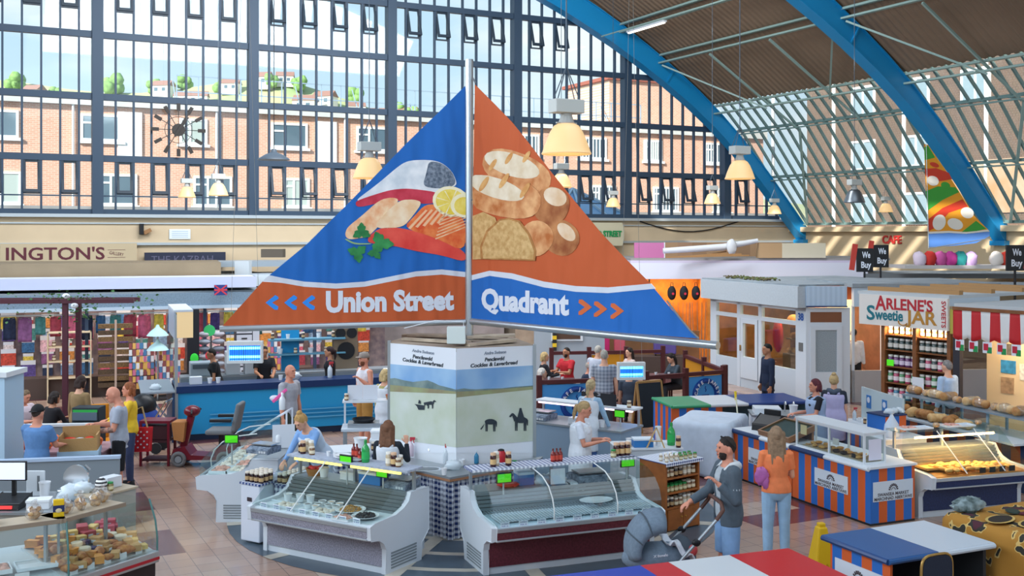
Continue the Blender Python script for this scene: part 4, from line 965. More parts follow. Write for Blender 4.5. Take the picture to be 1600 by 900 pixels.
# cafe customers
person('grey haired man in a checked shirt standing with his back turned by the cafe', at(944, 21.4), 172, 1.74, 'fair', fat=1.15, top=(GINGHAM('check_shirt', '#A2A9B4', '#6E7786', .035), 'short', -.12), bottom=('#3A3F44', 'long'), hair=('short', '#9A958C'), near=True)
person('person in a pale grey shirt standing beside the man in the checked shirt', at(930, 23.4), 150, 1.62, 'fair', fat=1.1, lean=14, top=('#B9BCC8', 'short'), bottom=('#4A4E58', 'long'), hair=('short', '#B5ADA2'))
person('man in a red shirt sitting at a cafe table holding a cup', at(886, 26.0), -50, 1.75, 'tan', fat=1.15, top=('#B8232E', 'short'), bottom=('#2A2E3C', 'long'), hair=('crop', '#211B18'), seat=.46, beard='#2A2220', arms=TBL)
person('balding man in a navy jacket leaning on a cafe table', at(912, 23.6), 70, 1.72, 'pink', fat=1.1, top=('#2A3348', 'long'), bottom=('#2A2E3C', 'long'), hair=('ring', '#A79C92'), seat=.46, lean=14, arms=TBL)
person('white haired woman in a dark patterned blouse seated in the cafe', at(846, 22.6), 95, 1.58, 'fair', 'f', 1.1, top=('#4A4A60', 'long'), bottom=('#2E2E3A', 'long'), hair=('curly', '#C9C2BA'), seat=.46, arms=TBL)
person('blonde woman in black seated in the cafe behind the white haired woman', at(850, 25.5), 100, 1.62, 'fair', 'f', top=('#1E1E26', 'long'), bottom=('#1E1E26', 'long'), hair=('bob', '#B59A6A'), seat=.46, arms=TBL)
person('dark haired woman in a pale top seated at the back of the cafe', at(984, 26.4), -60, 1.64, 'fair', 'f', top=('#CDB9B4', 'long'), bottom=('#2C2C36', 'long'), hair=('long', '#221814'), seat=.46, arms=TBL)
person('dark haired woman in a dark grey cardigan looking at a phone in the cafe', at(1058, 25.4), -62, 1.66, 'fair', 'f', lean=12, pitch=18, top=('#3B4650', 'long'), bottom=('#2A2C34', 'long'), hair=('long', '#1F1614'), seat=.46, arms=TBL)
person('person in a grey cap seated in the cafe behind the electric fly killer', at(983, 22.9), 170, 1.55, 'fair', top=('#3E4858', 'short'), bottom=('#2A2C34', 'long'), hair=('crop', '#3A2E26'), cap_=('#6F7C8C', 0), seat=.44)
person('dark haired man in a navy coat walking past the white corner shop', at(1200, 22.6), -78, 1.74, 'tan', top=('#1B2740', 'long', -.2), bottom=('#1E2230', 'long'), hair=('short', '#17130F'))
# right hand stalls
person('maroon haired woman in a lilac tabard and black T-shirt behind the bakery counter', at(1275, 18.0), -84, 1.62, 'pink', 'f', 1.2, top=('#1C1C24', 'short'), bottom=('#2A2C3A', 'long'), hair=('bob', '#5A2630'), apron='#9FB4D4', near=True, arms={-1: ((.1, .3, -.95), (-.1, 1, -.1)), 1: ((.1, .3, -.95), (-.1, 1, -.1))})
person('fair haired woman in a lilac tabard with a dark hood, back turned', at(1303, 18.6), 160, 1.62, 'fair', 'f', 1.2, top=('#2A303C', 'short'), bottom=('#2A2C3A', 'long'), hair=('bun', '#B59A6E'), apron='#B9B2D6', hood='#4A5566')
person('grey haired man in a pale blue shirt in front of the sweet jars', at(1481, 19.8), -150, 1.72, 'fair', fat=1.1, top=('#A9C0DC', 'long'), bottom=('#3A3F4C', 'long'), hair=('short', '#7E7A78'))
person('dark haired man in a white shirt working inside the shop behind the sweet sign', at(1334, 26.4), 150, 1.72, 'tan', top=('#D8D6DA', 'long'), bottom=('#20222A', 'long'), hair=('short', '#1A1412'))
# ---------------------------------------------------------------- small goods (each built once, then copied)
PROTO = {}
def item(key, loc, label, cat, group=None, rz=0.0, scale=None):
    """key -> (name, builder); the first call builds it, later calls copy it"""
    name, fn = ITEMS[key]
    if key not in PROTO:
        r = thing(name, label, cat, loc, rz, group); fn(r); PROTO[key] = r
        if scale: r.scale = (scale,)*3 if isinstance(scale, (int, float)) else scale
        r['_n'] = 1; del r['_n']
        return r
    o = dup(PROTO[key], loc, rz, label, scale=scale or (1, 1, 1))
    if group: o['group'] = group
    elif 'group' in o: del o['group']
    return o
def jar_fn(lid, body, lab, h=.13, r=.034):
    def f(o):
        MB().lathe([(r*.9, 0), (r, .006), (r, h*.72), (r*.8, h*.82)], n=12).build('jar_body', M('jar_'+body[1:], body, .2, spec=.6), o, True)
        MB().lathe([(r*.92, h*.82), (r*.92, h*.98), (r*.85, h)], n=12).build('lid', M('lid_'+lid[1:], lid, .4), o, True)
        if lab: MB().lathe([(r*1.02, h*.18), (r*1.02, h*.55)], n=12, cap=False).build('paper_label', M('lab_'+lab[1:], lab, .7), o, True)
    return f
def bottle_fn(body, capc, h=.22, r=.035, lab=None):
    def f(o):
        MB().lathe([(r*.9, 0), (r, .008), (r, h*.6), (r*.75, h*.72), (r*.36, h*.82), (r*.34, h*.92)], n=12).build('bottle_body', M('bot_'+body[1:], body, .25, spec=.6), o, True)
        MB().lathe([(r*.4, h*.9), (r*.4, h), (r*.25, h*1.04)], n=10).build('bottle_cap', M('lid_'+capc[1:], capc, .4), o, True)
        if lab: MB().lathe([(r*1.03, h*.15), (r*1.03, h*.5)], n=12, cap=False).build('paper_label', M('lab_'+lab[1:], lab, .7), o, True)
    return f
def spray_fn(body, head):
    def f(o):
        bottle_fn(body, head, .24, .042)(o); MB().box(-.015, .06, -.012, .012, .235, .27).bar((.03, 0, .24), (.045, 0, .19), .012).build('trigger', M('lid_'+head[1:], head, .4), o)
    return f
def pot_fn(col, r=.055, h=.09, fill=None):
    def f(o):
        MB().lathe([(r*.75, 0), (r*.98, h), (r*1.05, h), (r*1.05, h-.006), (r*.9, h-.008), (r*.72, .01)], n=14, cap=False).lathe([(r*.75, 0), (.002, 0)], n=14, cap=False).build('pot_wall', M('pot_'+col[1:], col, .4), o, True)
        if fill: MB().lathe([(r*.9, h*.8), (r*.5, h*.88), (.003, h*.9)], n=14).build('filling', M('fill_'+fill[1:], fill, .6, noise=(30, .3), bump=(40, .5)), o, True)
    return f
def plate_fn(heap, n, sz, flat=.5, rim='#E6E9EC', r=.15):
    def f(o):
        MB().lathe([(r*.5, 0), (r*.7, .004), (r, .022), (r*.98, .026), (r*.68, .010), (.003, .008)], n=20).build('plate', M('china_'+rim[1:], rim, .25), o, True)
        m = MB()
        for i in range(n):
            a = rnd.uniform(0, 6.3); q = r*.68*math.sqrt(rnd.random()); m.ell((q*math.cos(a), q*math.sin(a), .012+flat*(r*.68-q)*.6+rnd.uniform(0, .01)), (sz, sz*.7, sz*.6), 6, 4, Matrix.Rotation(rnd.uniform(0, 3), 3, 'Z'))
        tag(m.build('seafood_heap', M('heap_'+heap[1:], heap, .5, noise=(25, .3)), o, True), kind='stuff')
    return f
def tray_fn(w, d, rim, food, n, sz, h=.04):
    def f(o):
        m = MB().box(-w/2, w/2, -d/2, d/2, 0, .008)
        for a in (-1, 1): m.box(a*w/2-.005, a*w/2+.005, -d/2, d/2, 0, h).box(-w/2, w/2, a*d/2-.005, a*d/2+.005, 0, h)
        m.build('tray', M('tray_'+rim[1:], rim, .35), o)
        if food:
            m = MB()
            for i in range(n):
                m.ell((rnd.uniform(-w/2+sz, w/2-sz), rnd.uniform(-d/2+sz, d/2-sz), .012+rnd.uniform(.2, .9)*sz*.7), (sz*rnd.uniform(.8, 1.2), sz*.75, sz*.55), 8, 5, Matrix.Rotation(rnd.uniform(0, 3), 3, 'Z'))
            tag(m.build('food_heap', M('food_'+food[1:], food, .6, noise=(16, .3)), o, True), kind='stuff')
    return f
def ticket_fn(s, w=.11, h=.06, bg_='#E4EAF2', col='#2A4F9A'):
    def f(o):
        MB().box(-w/2, w/2, -.002, .002, 0, h).build('card', M('card_'+bg_[1:], bg_, .6), o)
        if s:
            for i, q in enumerate(s.split('|')): fitted('lettering', q, w*.7, h*.34, M('ink_'+col[1:], col, .6), o, (0, -.0035, h*(.72-.44*i)), (1, 0, 0), ext=.0006)
    return f
def box_fn(w, d, h, col, lidcol=None, bev=.006):
    def f(o):
        MB().box(-w/2, w/2, -d/2, d/2, 0, h).build('box_body', M('box_'+col[1:], col, .55), o, bevel=bev)
        if lidcol: MB().box(-w/2-.008, w/2+.008, -d/2-.008, d/2+.008, h-.02, h+.012).build('lid', M('box_'+lidcol[1:], lidcol, .5), o, bevel=.004)
    return f
def scale_fn(o):
    MB().prism([(-.16, 0), (.16, 0), (.16, .07), (.10, .085), (-.08, .085), (-.16, .05)], 'x', -.17, .17).build('scale_body', M('scale_dark', '#3A3C40', .5), o, bevel=.006)
    MB().box(-.16, .16, -.06, .15, .10, .115).build('weighing_plate', STEEL, o); MB().box(-.13, .0, -.157, -.150, .012, .042).build('scale_display', M('lcd', '#7C8C84', .3), o)
    for i in range(3): MB().box(.03+i*.04, .06+i*.04, -.160, -.150, .012, .042).build('key', M('key_grey', '#C8CCD0', .5), o)
def display_fn(o):
    MB().box(-.10, .10, -.012, .012, 0, .13).build('display_case', BLACK, o, bevel=.004); MB().box(-.088, .088, -.015, -.012, .012, .112).build('screen', M('green_lcd', '#49B81C', .4, emit=('#49C81C', .35)), o)
    MB().cone((0, .02, -.3), (0, .02, .05), .012).build('stalk', M('stalk_grey', '#B8BCBE', .4), o)
def loaf_fn(col, top, w=.26, d=.13, h=.13, wrap=True):
    def f(o):
        m = MB()
        for i in range(5):
            x = -w/2+.03+(w-.06)*i/4; m.ell((x, 0, h*.5), (w*.2, d/2, h*.5), 12, 8)
        q = m.build('crumb', M('loaf_'+col[1:], col, .6, noise=(12, .25), hx2=top, bump=(25, .2)), o, True); remesh(q, .012, 3)
        if wrap: MB().ell((0, 0, h*.52), (w*.54, d*.56, h*.57), 10, 7, jit=.05).build('clear_wrap', GLASS('cellophane', '#F4F4F4', .16, .2, milk=.10), o, True)
    return f
def cheese_fn(col, kind_='wedge', sz=.12):
    def f(o):
        m = MB()
        if kind_ == 'wedge': m.prism([(-sz/2, -sz*.35), (sz/2, -sz*.1), (sz/2, sz*.25), (-sz/2, sz*.35)], 'z', 0, sz*.55)
        elif kind_ == 'block': m.box(-sz/2, sz/2, -sz*.35, sz*.35, 0, sz*.5)
        else: m.lathe([(sz*.45, 0), (sz*.5, .008), (sz*.5, sz*.4), (sz*.44, sz*.45)], n=16)
        m.build('cheese_body', M('cheese_'+col[1:], col, .55, noise=(10, .12)), o, bevel=.006)
        if kind_ == 'block': MB().box(-sz*.2, sz*.2, -sz*.36-.002, -sz*.36, .01, sz*.3).build('price_sticker', M('card_E4EAF2', '#E4EAF2', .6), o)
    return f
def bag_fn(col, hx2='#E8E6E0', n=14):
    def f(o):
        m = MB()
        for i in range(n): m.ell((rnd.uniform(-.06, .06), rnd.uniform(-.03, .03), .025+rnd.uniform(0, .09)), (.035, .03, .022), 7, 5, Matrix.Rotation(rnd.uniform(0, 3), 3, 'X'))
        tag(m.build('contents', M('snack_'+col[1:], col, .7, noise=(18, .3), hx2=hx2), o, True), kind='stuff')
        MB().ell((0, 0, .075), (.105, .06, .085), 10, 8, jit=.10).tube([(0, 0, .15), (.01, 0, .18), (0, 0, .2)], [.05, .015, .035], 8).build('clear_bag', GLASS('cellophane', '#F4F4F4', .16, .2, milk=.10), o, True)
    return f
ITEMS = {
 'dark_jar': ('jar', jar_fn('#D8CDBE', '#2A1218', '#B99A70')), 'cockle_jar': ('jar', jar_fn('#E6E3DC', '#B9A58A', '#E6E0D0')), 'tall_dark': ('jar', jar_fn('#D8B090', '#3A141A', '#D6B27C', .17, .038)), 'tall_pale': ('jar', jar_fn('#E8E4DA', '#C9B79A', '#EEE6D4', .17, .038)),
 'green_jar': ('jar', jar_fn('#2E8B4A', '#8A7A4E', '#D6CFA8', .10, .036)), 'brown_jar': ('jar', jar_fn('#D9CDB8', '#7A5638', '#E0D2B4', .11, .036)), 'sauce': ('sauce_bottle', bottle_fn('#7A1A1C', '#5A1416', .16, .03, '#C84A3A')), 'green_bottle': ('squeezy_bottle', bottle_fn('#1F9A4A', '#1B8A40', .27, .05, '#2FAF5A')),
 'spray_pink': ('spray_bottle', spray_fn('#D8C4D2', '#C43A4A')), 'spray_clear': ('spray_bottle', spray_fn('#C9D2DA', '#B8343C')), 'blue_liquid': ('soap_bottle', bottle_fn('#2F7FA8', '#C8D4DA', .17, .036)), 'cup': ('paper_cup', pot_fn('#E4E6EA', .04, .09)), 'tub': ('plastic_tub', pot_fn('#E2E5EA', .055, .10, '#D8CFC2')),
 'pot_dark': ('seafood_pot', pot_fn('#E6E8EA', .05, .06, '#4A3A34')), 'pot_pale': ('seafood_pot', pot_fn('#E6E8EA', .05, .06, '#D8B08E')), 'pot_green': ('laverbread_pot', pot_fn('#E6E8EA', .05, .06, '#2C3A2A')), 'cockles': ('plate_of_cockles', plate_fn('#B98A4E', 260, .012, .7, '#E6E9EC', .19)), 'mussels': ('plate_of_mussels', plate_fn('#2A2C33', 60, .026, .5, '#E6E9EC', .17)),
 'fish_white': ('fish_tray', tray_fn(.34, .26, '#E2E6EA', '#E0D2C4', 26, .05)), 'fish_pink': ('fish_tray', tray_fn(.34, .26, '#E2E6EA', '#D8A090', 26, .05)), 'ice_tray': ('empty_tray', tray_fn(.36, .28, '#DCE3EA', None, 0, 0, .03)),
 'tick_a': ('price_ticket', ticket_fn('COCKLES|3.50')), 'tick_b': ('price_ticket', ticket_fn('5 FISH|FOR 10')), 'tick_black': ('price_ticket', ticket_fn('', .10, .075, '#23242A')), 'tick_white': ('price_ticket', ticket_fn('', .085, .06, '#E9ECEF')),
 'scale': ('weighing_scale', scale_fn), 'display': ('price_display', display_fn), 'blue_box': ('cool_box', box_fn(.34, .22, .14, '#2F76B8', '#D8E4EE')), 'white_box': ('lidded_tub', box_fn(.30, .22, .12, '#DCE0E6', '#E8EBEF')), 'white_carton': ('carton', box_fn(.26, .18, .16, '#D3D8E0')),
 'loaf': ('loaf', loaf_fn('#9A6232', '#C99A62')), 'loaf_pale': ('loaf', loaf_fn('#C49458', '#E2C498')), 'bun': ('bread_roll', loaf_fn('#B47A42', '#D8AE78', .14, .12, .10)), 'cob': ('cob_loaf', loaf_fn('#8A5226', '#C08A4E', .30, .22, .17, False)), 'cob_pale': ('cob_loaf', loaf_fn('#C08E50', '#E2C08A', .28, .2, .15, False)),
 'ch_or': ('cheese_wedge', cheese_fn('#E39A4A')), 'ch_ye': ('cheese_wedge', cheese_fn('#E6C27A', 'block')), 'ch_wh': ('round_cheese', cheese_fn('#E4D6BE', 'wheel')), 'ch_pk': ('meat_pack', cheese_fn('#B8525A', 'block', .14)), 'ch_tan': ('cheese_block', cheese_fn('#C79A62', 'block', .13)), 'ch_pu': ('round_cheese', cheese_fn('#4A3A62', 'wheel', .1)),
 'ch_br': ('cured_meat', lambda o: MB().ell((0, 0, .035), (.09, .05, .04), 12, 8, jit=.06).build('meat', M('meat_brown', '#9A4A22', .55, noise=(18, .35), hx2='#C98A4A'), o, True)),
 'crisps': ('snack_bag', bag_fn('#A8743E', '#D8B88A')), 'crackers': ('snack_bag', bag_fn('#B98A52', '#E0C49A')), 'apricots': ('snack_bag', bag_fn('#D8862E', '#F0B45A')),
}
# ---------------------------------------------------------------- serve-over display counters
GRAN = M('grey_granite', '#8B8A98', .5, noise=(60, .35)); MARO = M('maroon_laminate', '#5E2430', .5, noise=(40, .3)); NAVYL = M('navy_laminate', '#22305A', .5, noise=(40, .25))
CAB = M('cabinet_white', '#C9D0D8', .45); RIB = M('ribbed_steel', '#8F9698', .35, .7); GL = GLASS('counter_glass', '#EAF5F4', .10, .02); WARM_T = M('warm_tube', '#F4E2A0', .4, emit=('#FFD458', 1.3)); COOL_T = M('pink_tube', '#FFE6F0', .4, emit=('#FFD0E6', 1.5))
def counter(label, o0, o1, L=None, front=GRAN, deck='#C7D0D6', curved=False, group=None, shelf=True, tube=WARM_T, warm=None, shelf_mat=None):
    d = (o1-o0); d.z = 0; L = L or d.length; rz = math.atan2(d.y, d.x)
    r = thing('display_counter', label, 'counter', (o0.x, o0.y, 0), rz, group)
    prof = [(0, 0), (0, .30), (-.03, .38), (-.12, .44), (-.27, .46), (-.285, .62), (-.2, .645), (.2, .66), (.36, .71), (.44, .78), (.5, .87), (.86, .87), (.86, .35), (.72, .22), (.70, 0)]
    for a in (0, L-.06):
        e = MB().prism(prof, 'x', a, a+.06).build('end_panel', CAB, r, bevel=.008)
        g = MB()
        for i in range(6): g.box(-.004 if a == 0 else .06, 0 if a == 0 else .064, .1, .6, .05+i*.035, .068+i*.035)
        go = g.build('vent_grille', M('grille_grey', '#7F878C', .5), e); go.location = (a, 0, 0)
    MB().box(.06, L-.06, .02, .7, .0, .09).box(.06, L-.06, .012, .6, .40, .46).build('plinth', CAB, r)
    MB().box(.06, L-.06, .0, .5, .09, .40).build('lower_panel', front, r)
    MB().prism([(-.05, .455), (-.27, .475), (-.285, .56), (-.2, .60), (.1, .5)], 'x', .06, L-.06).build('front_panel', front, r)
    MB().box(.06, L-.06, -.295, -.27, .565, .615).box(.06, L-.06, -.285, -.26, .455, .475).build('bumper_rail', M('rail_alu', '#AEB4BA', .35, .6), r, bevel=.005)
    MB().prism([(-.26, .585), (-.2, .615), (.35, .63), (.35, .58), (-.1, .55)], 'x', .06, L-.06).build('display_deck', M('deck_'+deck[1:], deck, .3), r)
    m = MB()
    for i in range(6):
        y, z = .33+i*.028, .64+i*.04; m.bar((.06, y, z), (L-.06, y, z), .03, .034)
    m.prism([(.36, .63), (.52, .86), (.50, .60)], 'x', .06, L-.06); m.build('rear_panel', RIB, r)
    MB().box(.06, L-.06, .5, .86, .84, .865).build('worktop', M('worktop_steel', '#9CA3A8', .35, .5), r)
    MB().box(.06, L-.06, .78, .85, .1, .84).build('back_board', CAB, r)
    if shelf:
        s_ = MB().box(.0, L, .42, .74, 1.12, 1.145).build('top_shelf', shelf_mat or M('shelf_cloth', '#A9B2C2', .6, noise=(20, .15)), r)
        for x in (.05, L-.05, L*.5): MB().box(x-.015, x+.015, .60, .64, .86, 1.12).build('shelf_post', ALU, r)
        if tube:
            for x0, x1 in ((.12, L*.46), (L*.54, L-.12)): MB().box(x0, x1, .43, .46, 1.085, 1.115).build('strip_lamp', tube, r)
    gm = MB()
    if curved: pts = [(-.24, .64), (-.25, .75), (-.2, .88), (-.08, 1.0), (.1, 1.08), (.42, 1.12)]
    else: pts = [(-.24, .64), (.40, 1.13)]
    for (y0, z0), (y1, z1) in zip(pts, pts[1:]): gm.add([(.03, y0, z0), (L-.03, y0, z0), (L-.03, y1, z1), (.03, y1, z1)], [(0, 1, 2, 3)])
    gm.build('glass_front', GL, r)
    for x in (.03, L-.03):
        q = [(x, y, z) for y, z in pts]+[(x, .42, .86), (x, .3, .70), (x, 0, .65)]; g = MB(); g.poly(q); g.build('glass_end', GL, r)
    sm = MB()
    for x in (L*.35, L*.72): sm.tube([(x, y-.008, z) for y, z in pts], .008, 6)
    sm.build('glass_strut', M('strut_white', '#D8DCDC', .3), r)
    if warm:
        lt = add_light('AREA', 'counter_lamp', warm, (1, .56, .18), (0, 0, 0), (0, 0, -1), L*.8, .1); lt.parent = r; lt.location = (L/2, .35, 1.08); lt.rotation_euler = (0, 0, 0)
    def put(x, y, z=0.0): return V((o0.x, o0.y, 0))+Matrix.Rotation(rz, 3, 'Z') @ V((x, y, z))
    return r, put, rz, L
GT = GINGHAM('blue_gingham_top', '#E4E8F0', '#1E3A78', .028, (0, 1)); GK = GINGHAM('blue_gingham_skirt', '#DDE3EE', '#1B2F66', .036, (0, 2))
cA, pA, rA, LA = counter('grey granite fronted seafood counter with lit shelf at the left front of the stall', PZ(412, 860), PZ(603, 899))
dz = .635
for (x, y, k) in ((.45, .18, 'tub'), (.60, .2, 'tub'), (.30, .12, 'tub')): item(k, pA(x, y, dz), 'white plastic tub on the left of the grey seafood counter deck', 'tub', 'tubs on the grey seafood counter', rA)
for i, (x, y) in enumerate(((.78, .22), (.90, .25), (.82, .10), (.95, .13), (1.04, .24), (1.08, .12), (.72, .02), (.86, .0))):
    k = ('pot_dark', 'pot_pale', 'pot_green')[i % 3]; item(k, pA(x, y, dz-.01), 'small white pot of %s on the grey seafood counter' % ('dark mussels', 'pale cockles', 'green laverbread')[i % 3], 'pot', 'seafood pots of %s' % k, rA)
item('cockles', pA(1.28, .16, dz), 'white plate heaped with tan cockles on the grey seafood counter', 'plate of food', None, rA)
item('mussels', pA(1.62, .02, dz), 'white plate of black mussels at the right end of the grey counter', 'plate of food', None, rA)
for i, x in enumerate((.14, .42, .72, 1.02)): item('fish_white' if i % 2 else 'ice_tray', pA(x, -.03-.0*i, dz-.02), ('tray of pale fish on the grey seafood counter' if i % 2 else 'empty white tray on the grey seafood counter'), 'tray', 'trays on the grey counter %s' % ('with fish' if i % 2 else 'empty'), rA, .8)
for i in range(8): item('tick_a', pA(.2+i*.21, -.205, dz-.02), 'white price ticket with blue writing along the front of the grey counter', 'price ticket', 'tickets on the grey counter', rA)
item('fish_pink', pA(1.42, -.12, dz-.02), 'tray of pink shellfish behind the right hand tickets of the grey counter', 'tray', None, rA, .75)
SH = 1.146
for i, (x, y, k) in enumerate(((.08, .6, 'dark_jar'), (.16, .55, 'tall_dark'), (.24, .62, 'tall_pale'), (.31, .56, 'brown_jar'), (.12, .68, 'tall_pale'))): item(k, pA(x, y, SH), 'jar at the left end of the lit shelf, %s' % ('short and dark', 'tall and dark', 'tall and pale with the paper label', 'short and brown', 'tall and pale behind the others')[i], 'jar', 'jars at the left end of the lit shelf', rA)
for i, x in enumerate((.55, .66)): item('cup', pA(x, .6, SH), 'white paper cup on the lit shelf of the grey counter', 'cup', 'cups on the lit shelf', rA, .7)
for i, x in enumerate((.80, .98)): item('plate0', pA(x, .6, SH), 'stack of white plates on the lit shelf', 'plates', 'plate stacks on the lit shelf', rA) if 0 else None
ITEMS['plates'] = ('plate_stack', lambda o: MB().lathe([(.06, 0), (.10, .02), (.11, .03), (.10, .035), (.06, .03), (.10, .045), (.11, .05), (.003, .04)], n=18).build('plates', M('china_E6E9EC', '#E6E9EC', .25), o, True))
for x in (.80, 1.04): item('plates', pA(x, .58, SH), 'small stack of white plates on the lit shelf', 'plates', 'plate stacks on the lit shelf', rA)
for x in (1.0, 1.05, 1.1): item('sauce', pA(x, .56, SH+.05 if x < 1.09 else SH), 'small dark red sauce bottle by the plates on the lit shelf', 'bottle', 'sauce bottles on the lit shelf', rA)
item('green_bottle', pA(1.19, .56, SH), 'green squeezy bottle standing on the lit shelf', 'bottle', None, rA)
for i, (x, k) in enumerate(((1.56, 'tall_pale'), (1.64, 'tall_dark'), (1.71, 'brown_jar'), (1.68, 'cockle_jar'))): item(k, pA(x, .55+.08*(i == 3), SH), 'jar at the right end of the lit shelf, %s' % ('tall and pale', 'tall and dark', 'short and brown', 'short and pale behind the others')[i], 'jar', 'jars at the right end of the lit shelf', rA)
item('scale', pA(1.66, .68, .867), 'dark weighing scale on the right end of the grey seafood counter', 'scale', None, rA)
item('display', pA(.96, .46, 1.10), 'green price display above the middle of the grey seafood counter', 'display', None, rA); item('display', pA(1.50, .50, 1.00), 'green price display beside the scale of the grey counter', 'display', None, rA, .9)
item('blue_box', pA(1.24, .68, .867), 'blue cool box under the lit shelf of the grey counter', 'box', None, rA)
ITEMS['basket'] = ('bread_basket', lambda o: (MB().lathe([(.10, 0), (.13, .09), (.12, .09), (.09, .01)], n=16, cap=False).lathe([(.1, 0), (.003, 0)], n=16, cap=False).build('basket_wall', M('wicker', '#A8703E', .8, bump=(60, .6)), o, True), [MB().ell((rnd.uniform(-.06, .06), rnd.uniform(-.05, .05), .09), (.045, .035, .03), 8, 6).build('red_pack', M('red_pack', '#CC2E34', .5), o, True) for _ in range(5)]))
item('basket', pA(.28, .66, .867), 'wicker basket of red packets under the lit shelf', 'basket', None, rA); item('tub', pA(.46, .62, .867), 'white tub beside the wicker basket under the lit shelf', 'tub', None, rA, 1.2)
item('white_box', pA(.85, .7, .867), 'white lidded tub under the middle of the lit shelf', 'box', None, rA, .8)
# left fish counter facing the aisle
oC = PZ(338, 816); cC, pC, rC, LC = counter('white ended fish counter facing the left aisle', oC+V((.05, 2.15, 0)), oC, None, CAB, '#DDE2E6', True, tube=None, shelf=False)
for i in range(10):
    x, y = .25+.38*(i % 5), (.02 if i < 5 else .26); item('fish_white' if (i*3) % 4 else 'fish_pink', pC(x, y-.06, dz-.01), 'tray of %s on the left fish counter' % ('pale fish fillets' if (i*3) % 4 else 'pink prawns'), 'tray', 'fish trays on the left counter, %s' % ('pale' if (i*3) % 4 else 'pink'), rC)
item('display', pC(1.75, .1, 1.02), 'green price display on the left fish counter', 'display', None, 0)
ITEMS['white_pot_tall'] = ('cleaner_bottle', bottle_fn('#E2E5EA', '#E8EAEE', .26, .05))
for i in range(6): item('sauce' if i % 2 else 'cup', pC(.65+.08*i, .62, .87), ('small dark sauce bottle' if i % 2 else 'white paper cup')+' on the back of the left fish counter', 'bottle' if i % 2 else 'cup', 'condiments on the left counter, %s' % ('bottles' if i % 2 else 'cups'), rC)
item('white_pot_tall', pC(1.3, .66, .87), 'tall white cleaner bottle on the left fish counter', 'bottle', None, 0)
ITEMS['notice'] = ('notice_board', lambda o: (MB().box(-.16, .16, -.006, .006, 0, .34).build('board', M('notice_white', '#D6DAE2', .6), o), MB().box(-.05, .05, 0, .12, 0, .015).build('foot', CAB, o)))
item('notice', pC(1.3, .74, .87), 'blank white board standing on the left fish counter', 'board', None, .25)
ITEMS['rack'] = ('sloping_rack', lambda o: (MB().bar((-.3, 0, 0), (.3, .1, .36), .02).bar((-.3, .12, 0), (.3, .22, .36), .02).bar((-.3, .24, 0), (.3, .34, .36), .02).bar((-.3, .36, 0), (.3, .46, .36), .02).build('rails', M('rack_white', '#D8DFEA', .4), o), MB().bar((.3, 0, .36), (.3, .0, 0), .025).bar((.3, .46, .36), (.3, .46, 0), .025).build('uprights', M('rack_white', '#D8DFEA', .4), o)))
item('rack', P(418, 668, 17.2)-V((.0, 0, .12)), 'white sloping rail rack at the back of the left fish counter', 'rack', None, 0)
ITEMS['pink_bottle'] = ('pink_wrap', lambda o: (MB().bar((-.12, 0, 0), (.1, 0, .2), .05).build('roll', M('pink_wrap', '#E45AA0', .5), o, bevel=.01), MB().ell((-.1, .05, .05), (.08, .05, .05), 8, 6, jit=.1).build('clear_film', M('film', '#CFD3DE', .3), o, True)))
item('pink_bottle', P(438, 628, 17.3), 'pink wrapped packet on top of the white rail rack', 'packet', None, 0); item('white_pot_tall', P(441, 640, 17.2), 'white bottle at the top of the white rail rack', 'bottle')
item('scale', P(412, 706, 15.0), 'pale till scale between the two left counters', 'scale', None, -.4)
# white freezer with gingham top and jars
fr = thing('chest_freezer', 'small white freezer with a gingham cloth between the two left counters', 'freezer', PZ(376, 847), rA)
MB().box(0, .33, 0, .75, .03, .76).build('freezer_body', M('freezer_white', '#CDD3E0', .35), fr, bevel=.015); MB().box(-.01, .34, -.01, .76, .76, .785).build('gingham_cloth', GT, fr); MB().box(.12, .20, -.006, .002, .55, .60).build('badge', M('badge_dark', '#3A3038', .5), fr)
pF = lambda x, y, z=.786: V((fr.location.x, fr.location.y, 0))+Matrix.Rotation(rA, 3, 'Z') @ V((x, y, z))
for i in range(15): item('dark_jar', pF(.055+.08*(i % 4), .07+.085*(i//4)), 'dark cockle jar with a white lid crowded on the freezer top', 'jar', 'jars on the freezer top', rA)
st2 = thing('jar_stand', 'low gingham covered stand behind the freezer holding jars', 'stand', pF(.35, .25, 0), rA); MB().box(0, .17, 0, .6, 0, .74).build('stand_body', GK, st2); MB().box(-.01, .18, -.01, .61, .74, .755).build('cloth_top', GT, st2)
for i in range(12): item('dark_jar', pF(.395+.08*(i % 2), .31+.09*(i//2), .756), 'dark cockle jar with a white lid on the gingham stand', 'jar', 'jars on the gingham stand', rA)
# right front counter, maroon
cB, pB, rB, LB = counter('maroon fronted fish counter at the right front of the stall', PZ(756, 900), PZ(987, 872), 2.25, MARO, '#B9D0DC', True, tube=None, shelf_mat=GT)
for i in range(5): item('ice_tray', pB(.35+.40*i, .03, dz), 'empty pale tray on the deck of the maroon counter', 'tray', 'empty trays on the maroon counter', rB, 1.05)
m = MB()
for i in range(52): m.bar((.1+i*.04, -.22, dz+.03), (.1+i*.04, .30, dz+.045), .006)
m.build('wire_grille', M('wire_steel', '#A8B4BC', .3, .6), cB)
for i in range(9): item('tick_b', pB(.18+i*.23, -.222, dz-.03), 'white price ticket with blue letters along the front of the maroon counter', 'price ticket', 'tickets on the maroon counter', rB)
ITEMS['oval_dish'] = ('oval_dish', lambda o: MB().lathe([(.08, 0), (.16, .02), (.17, .03), (.15, .028), (.003, .01)], n=22).build('dish', M('china_E6E9EC', '#E6E9EC', .25), o, True))
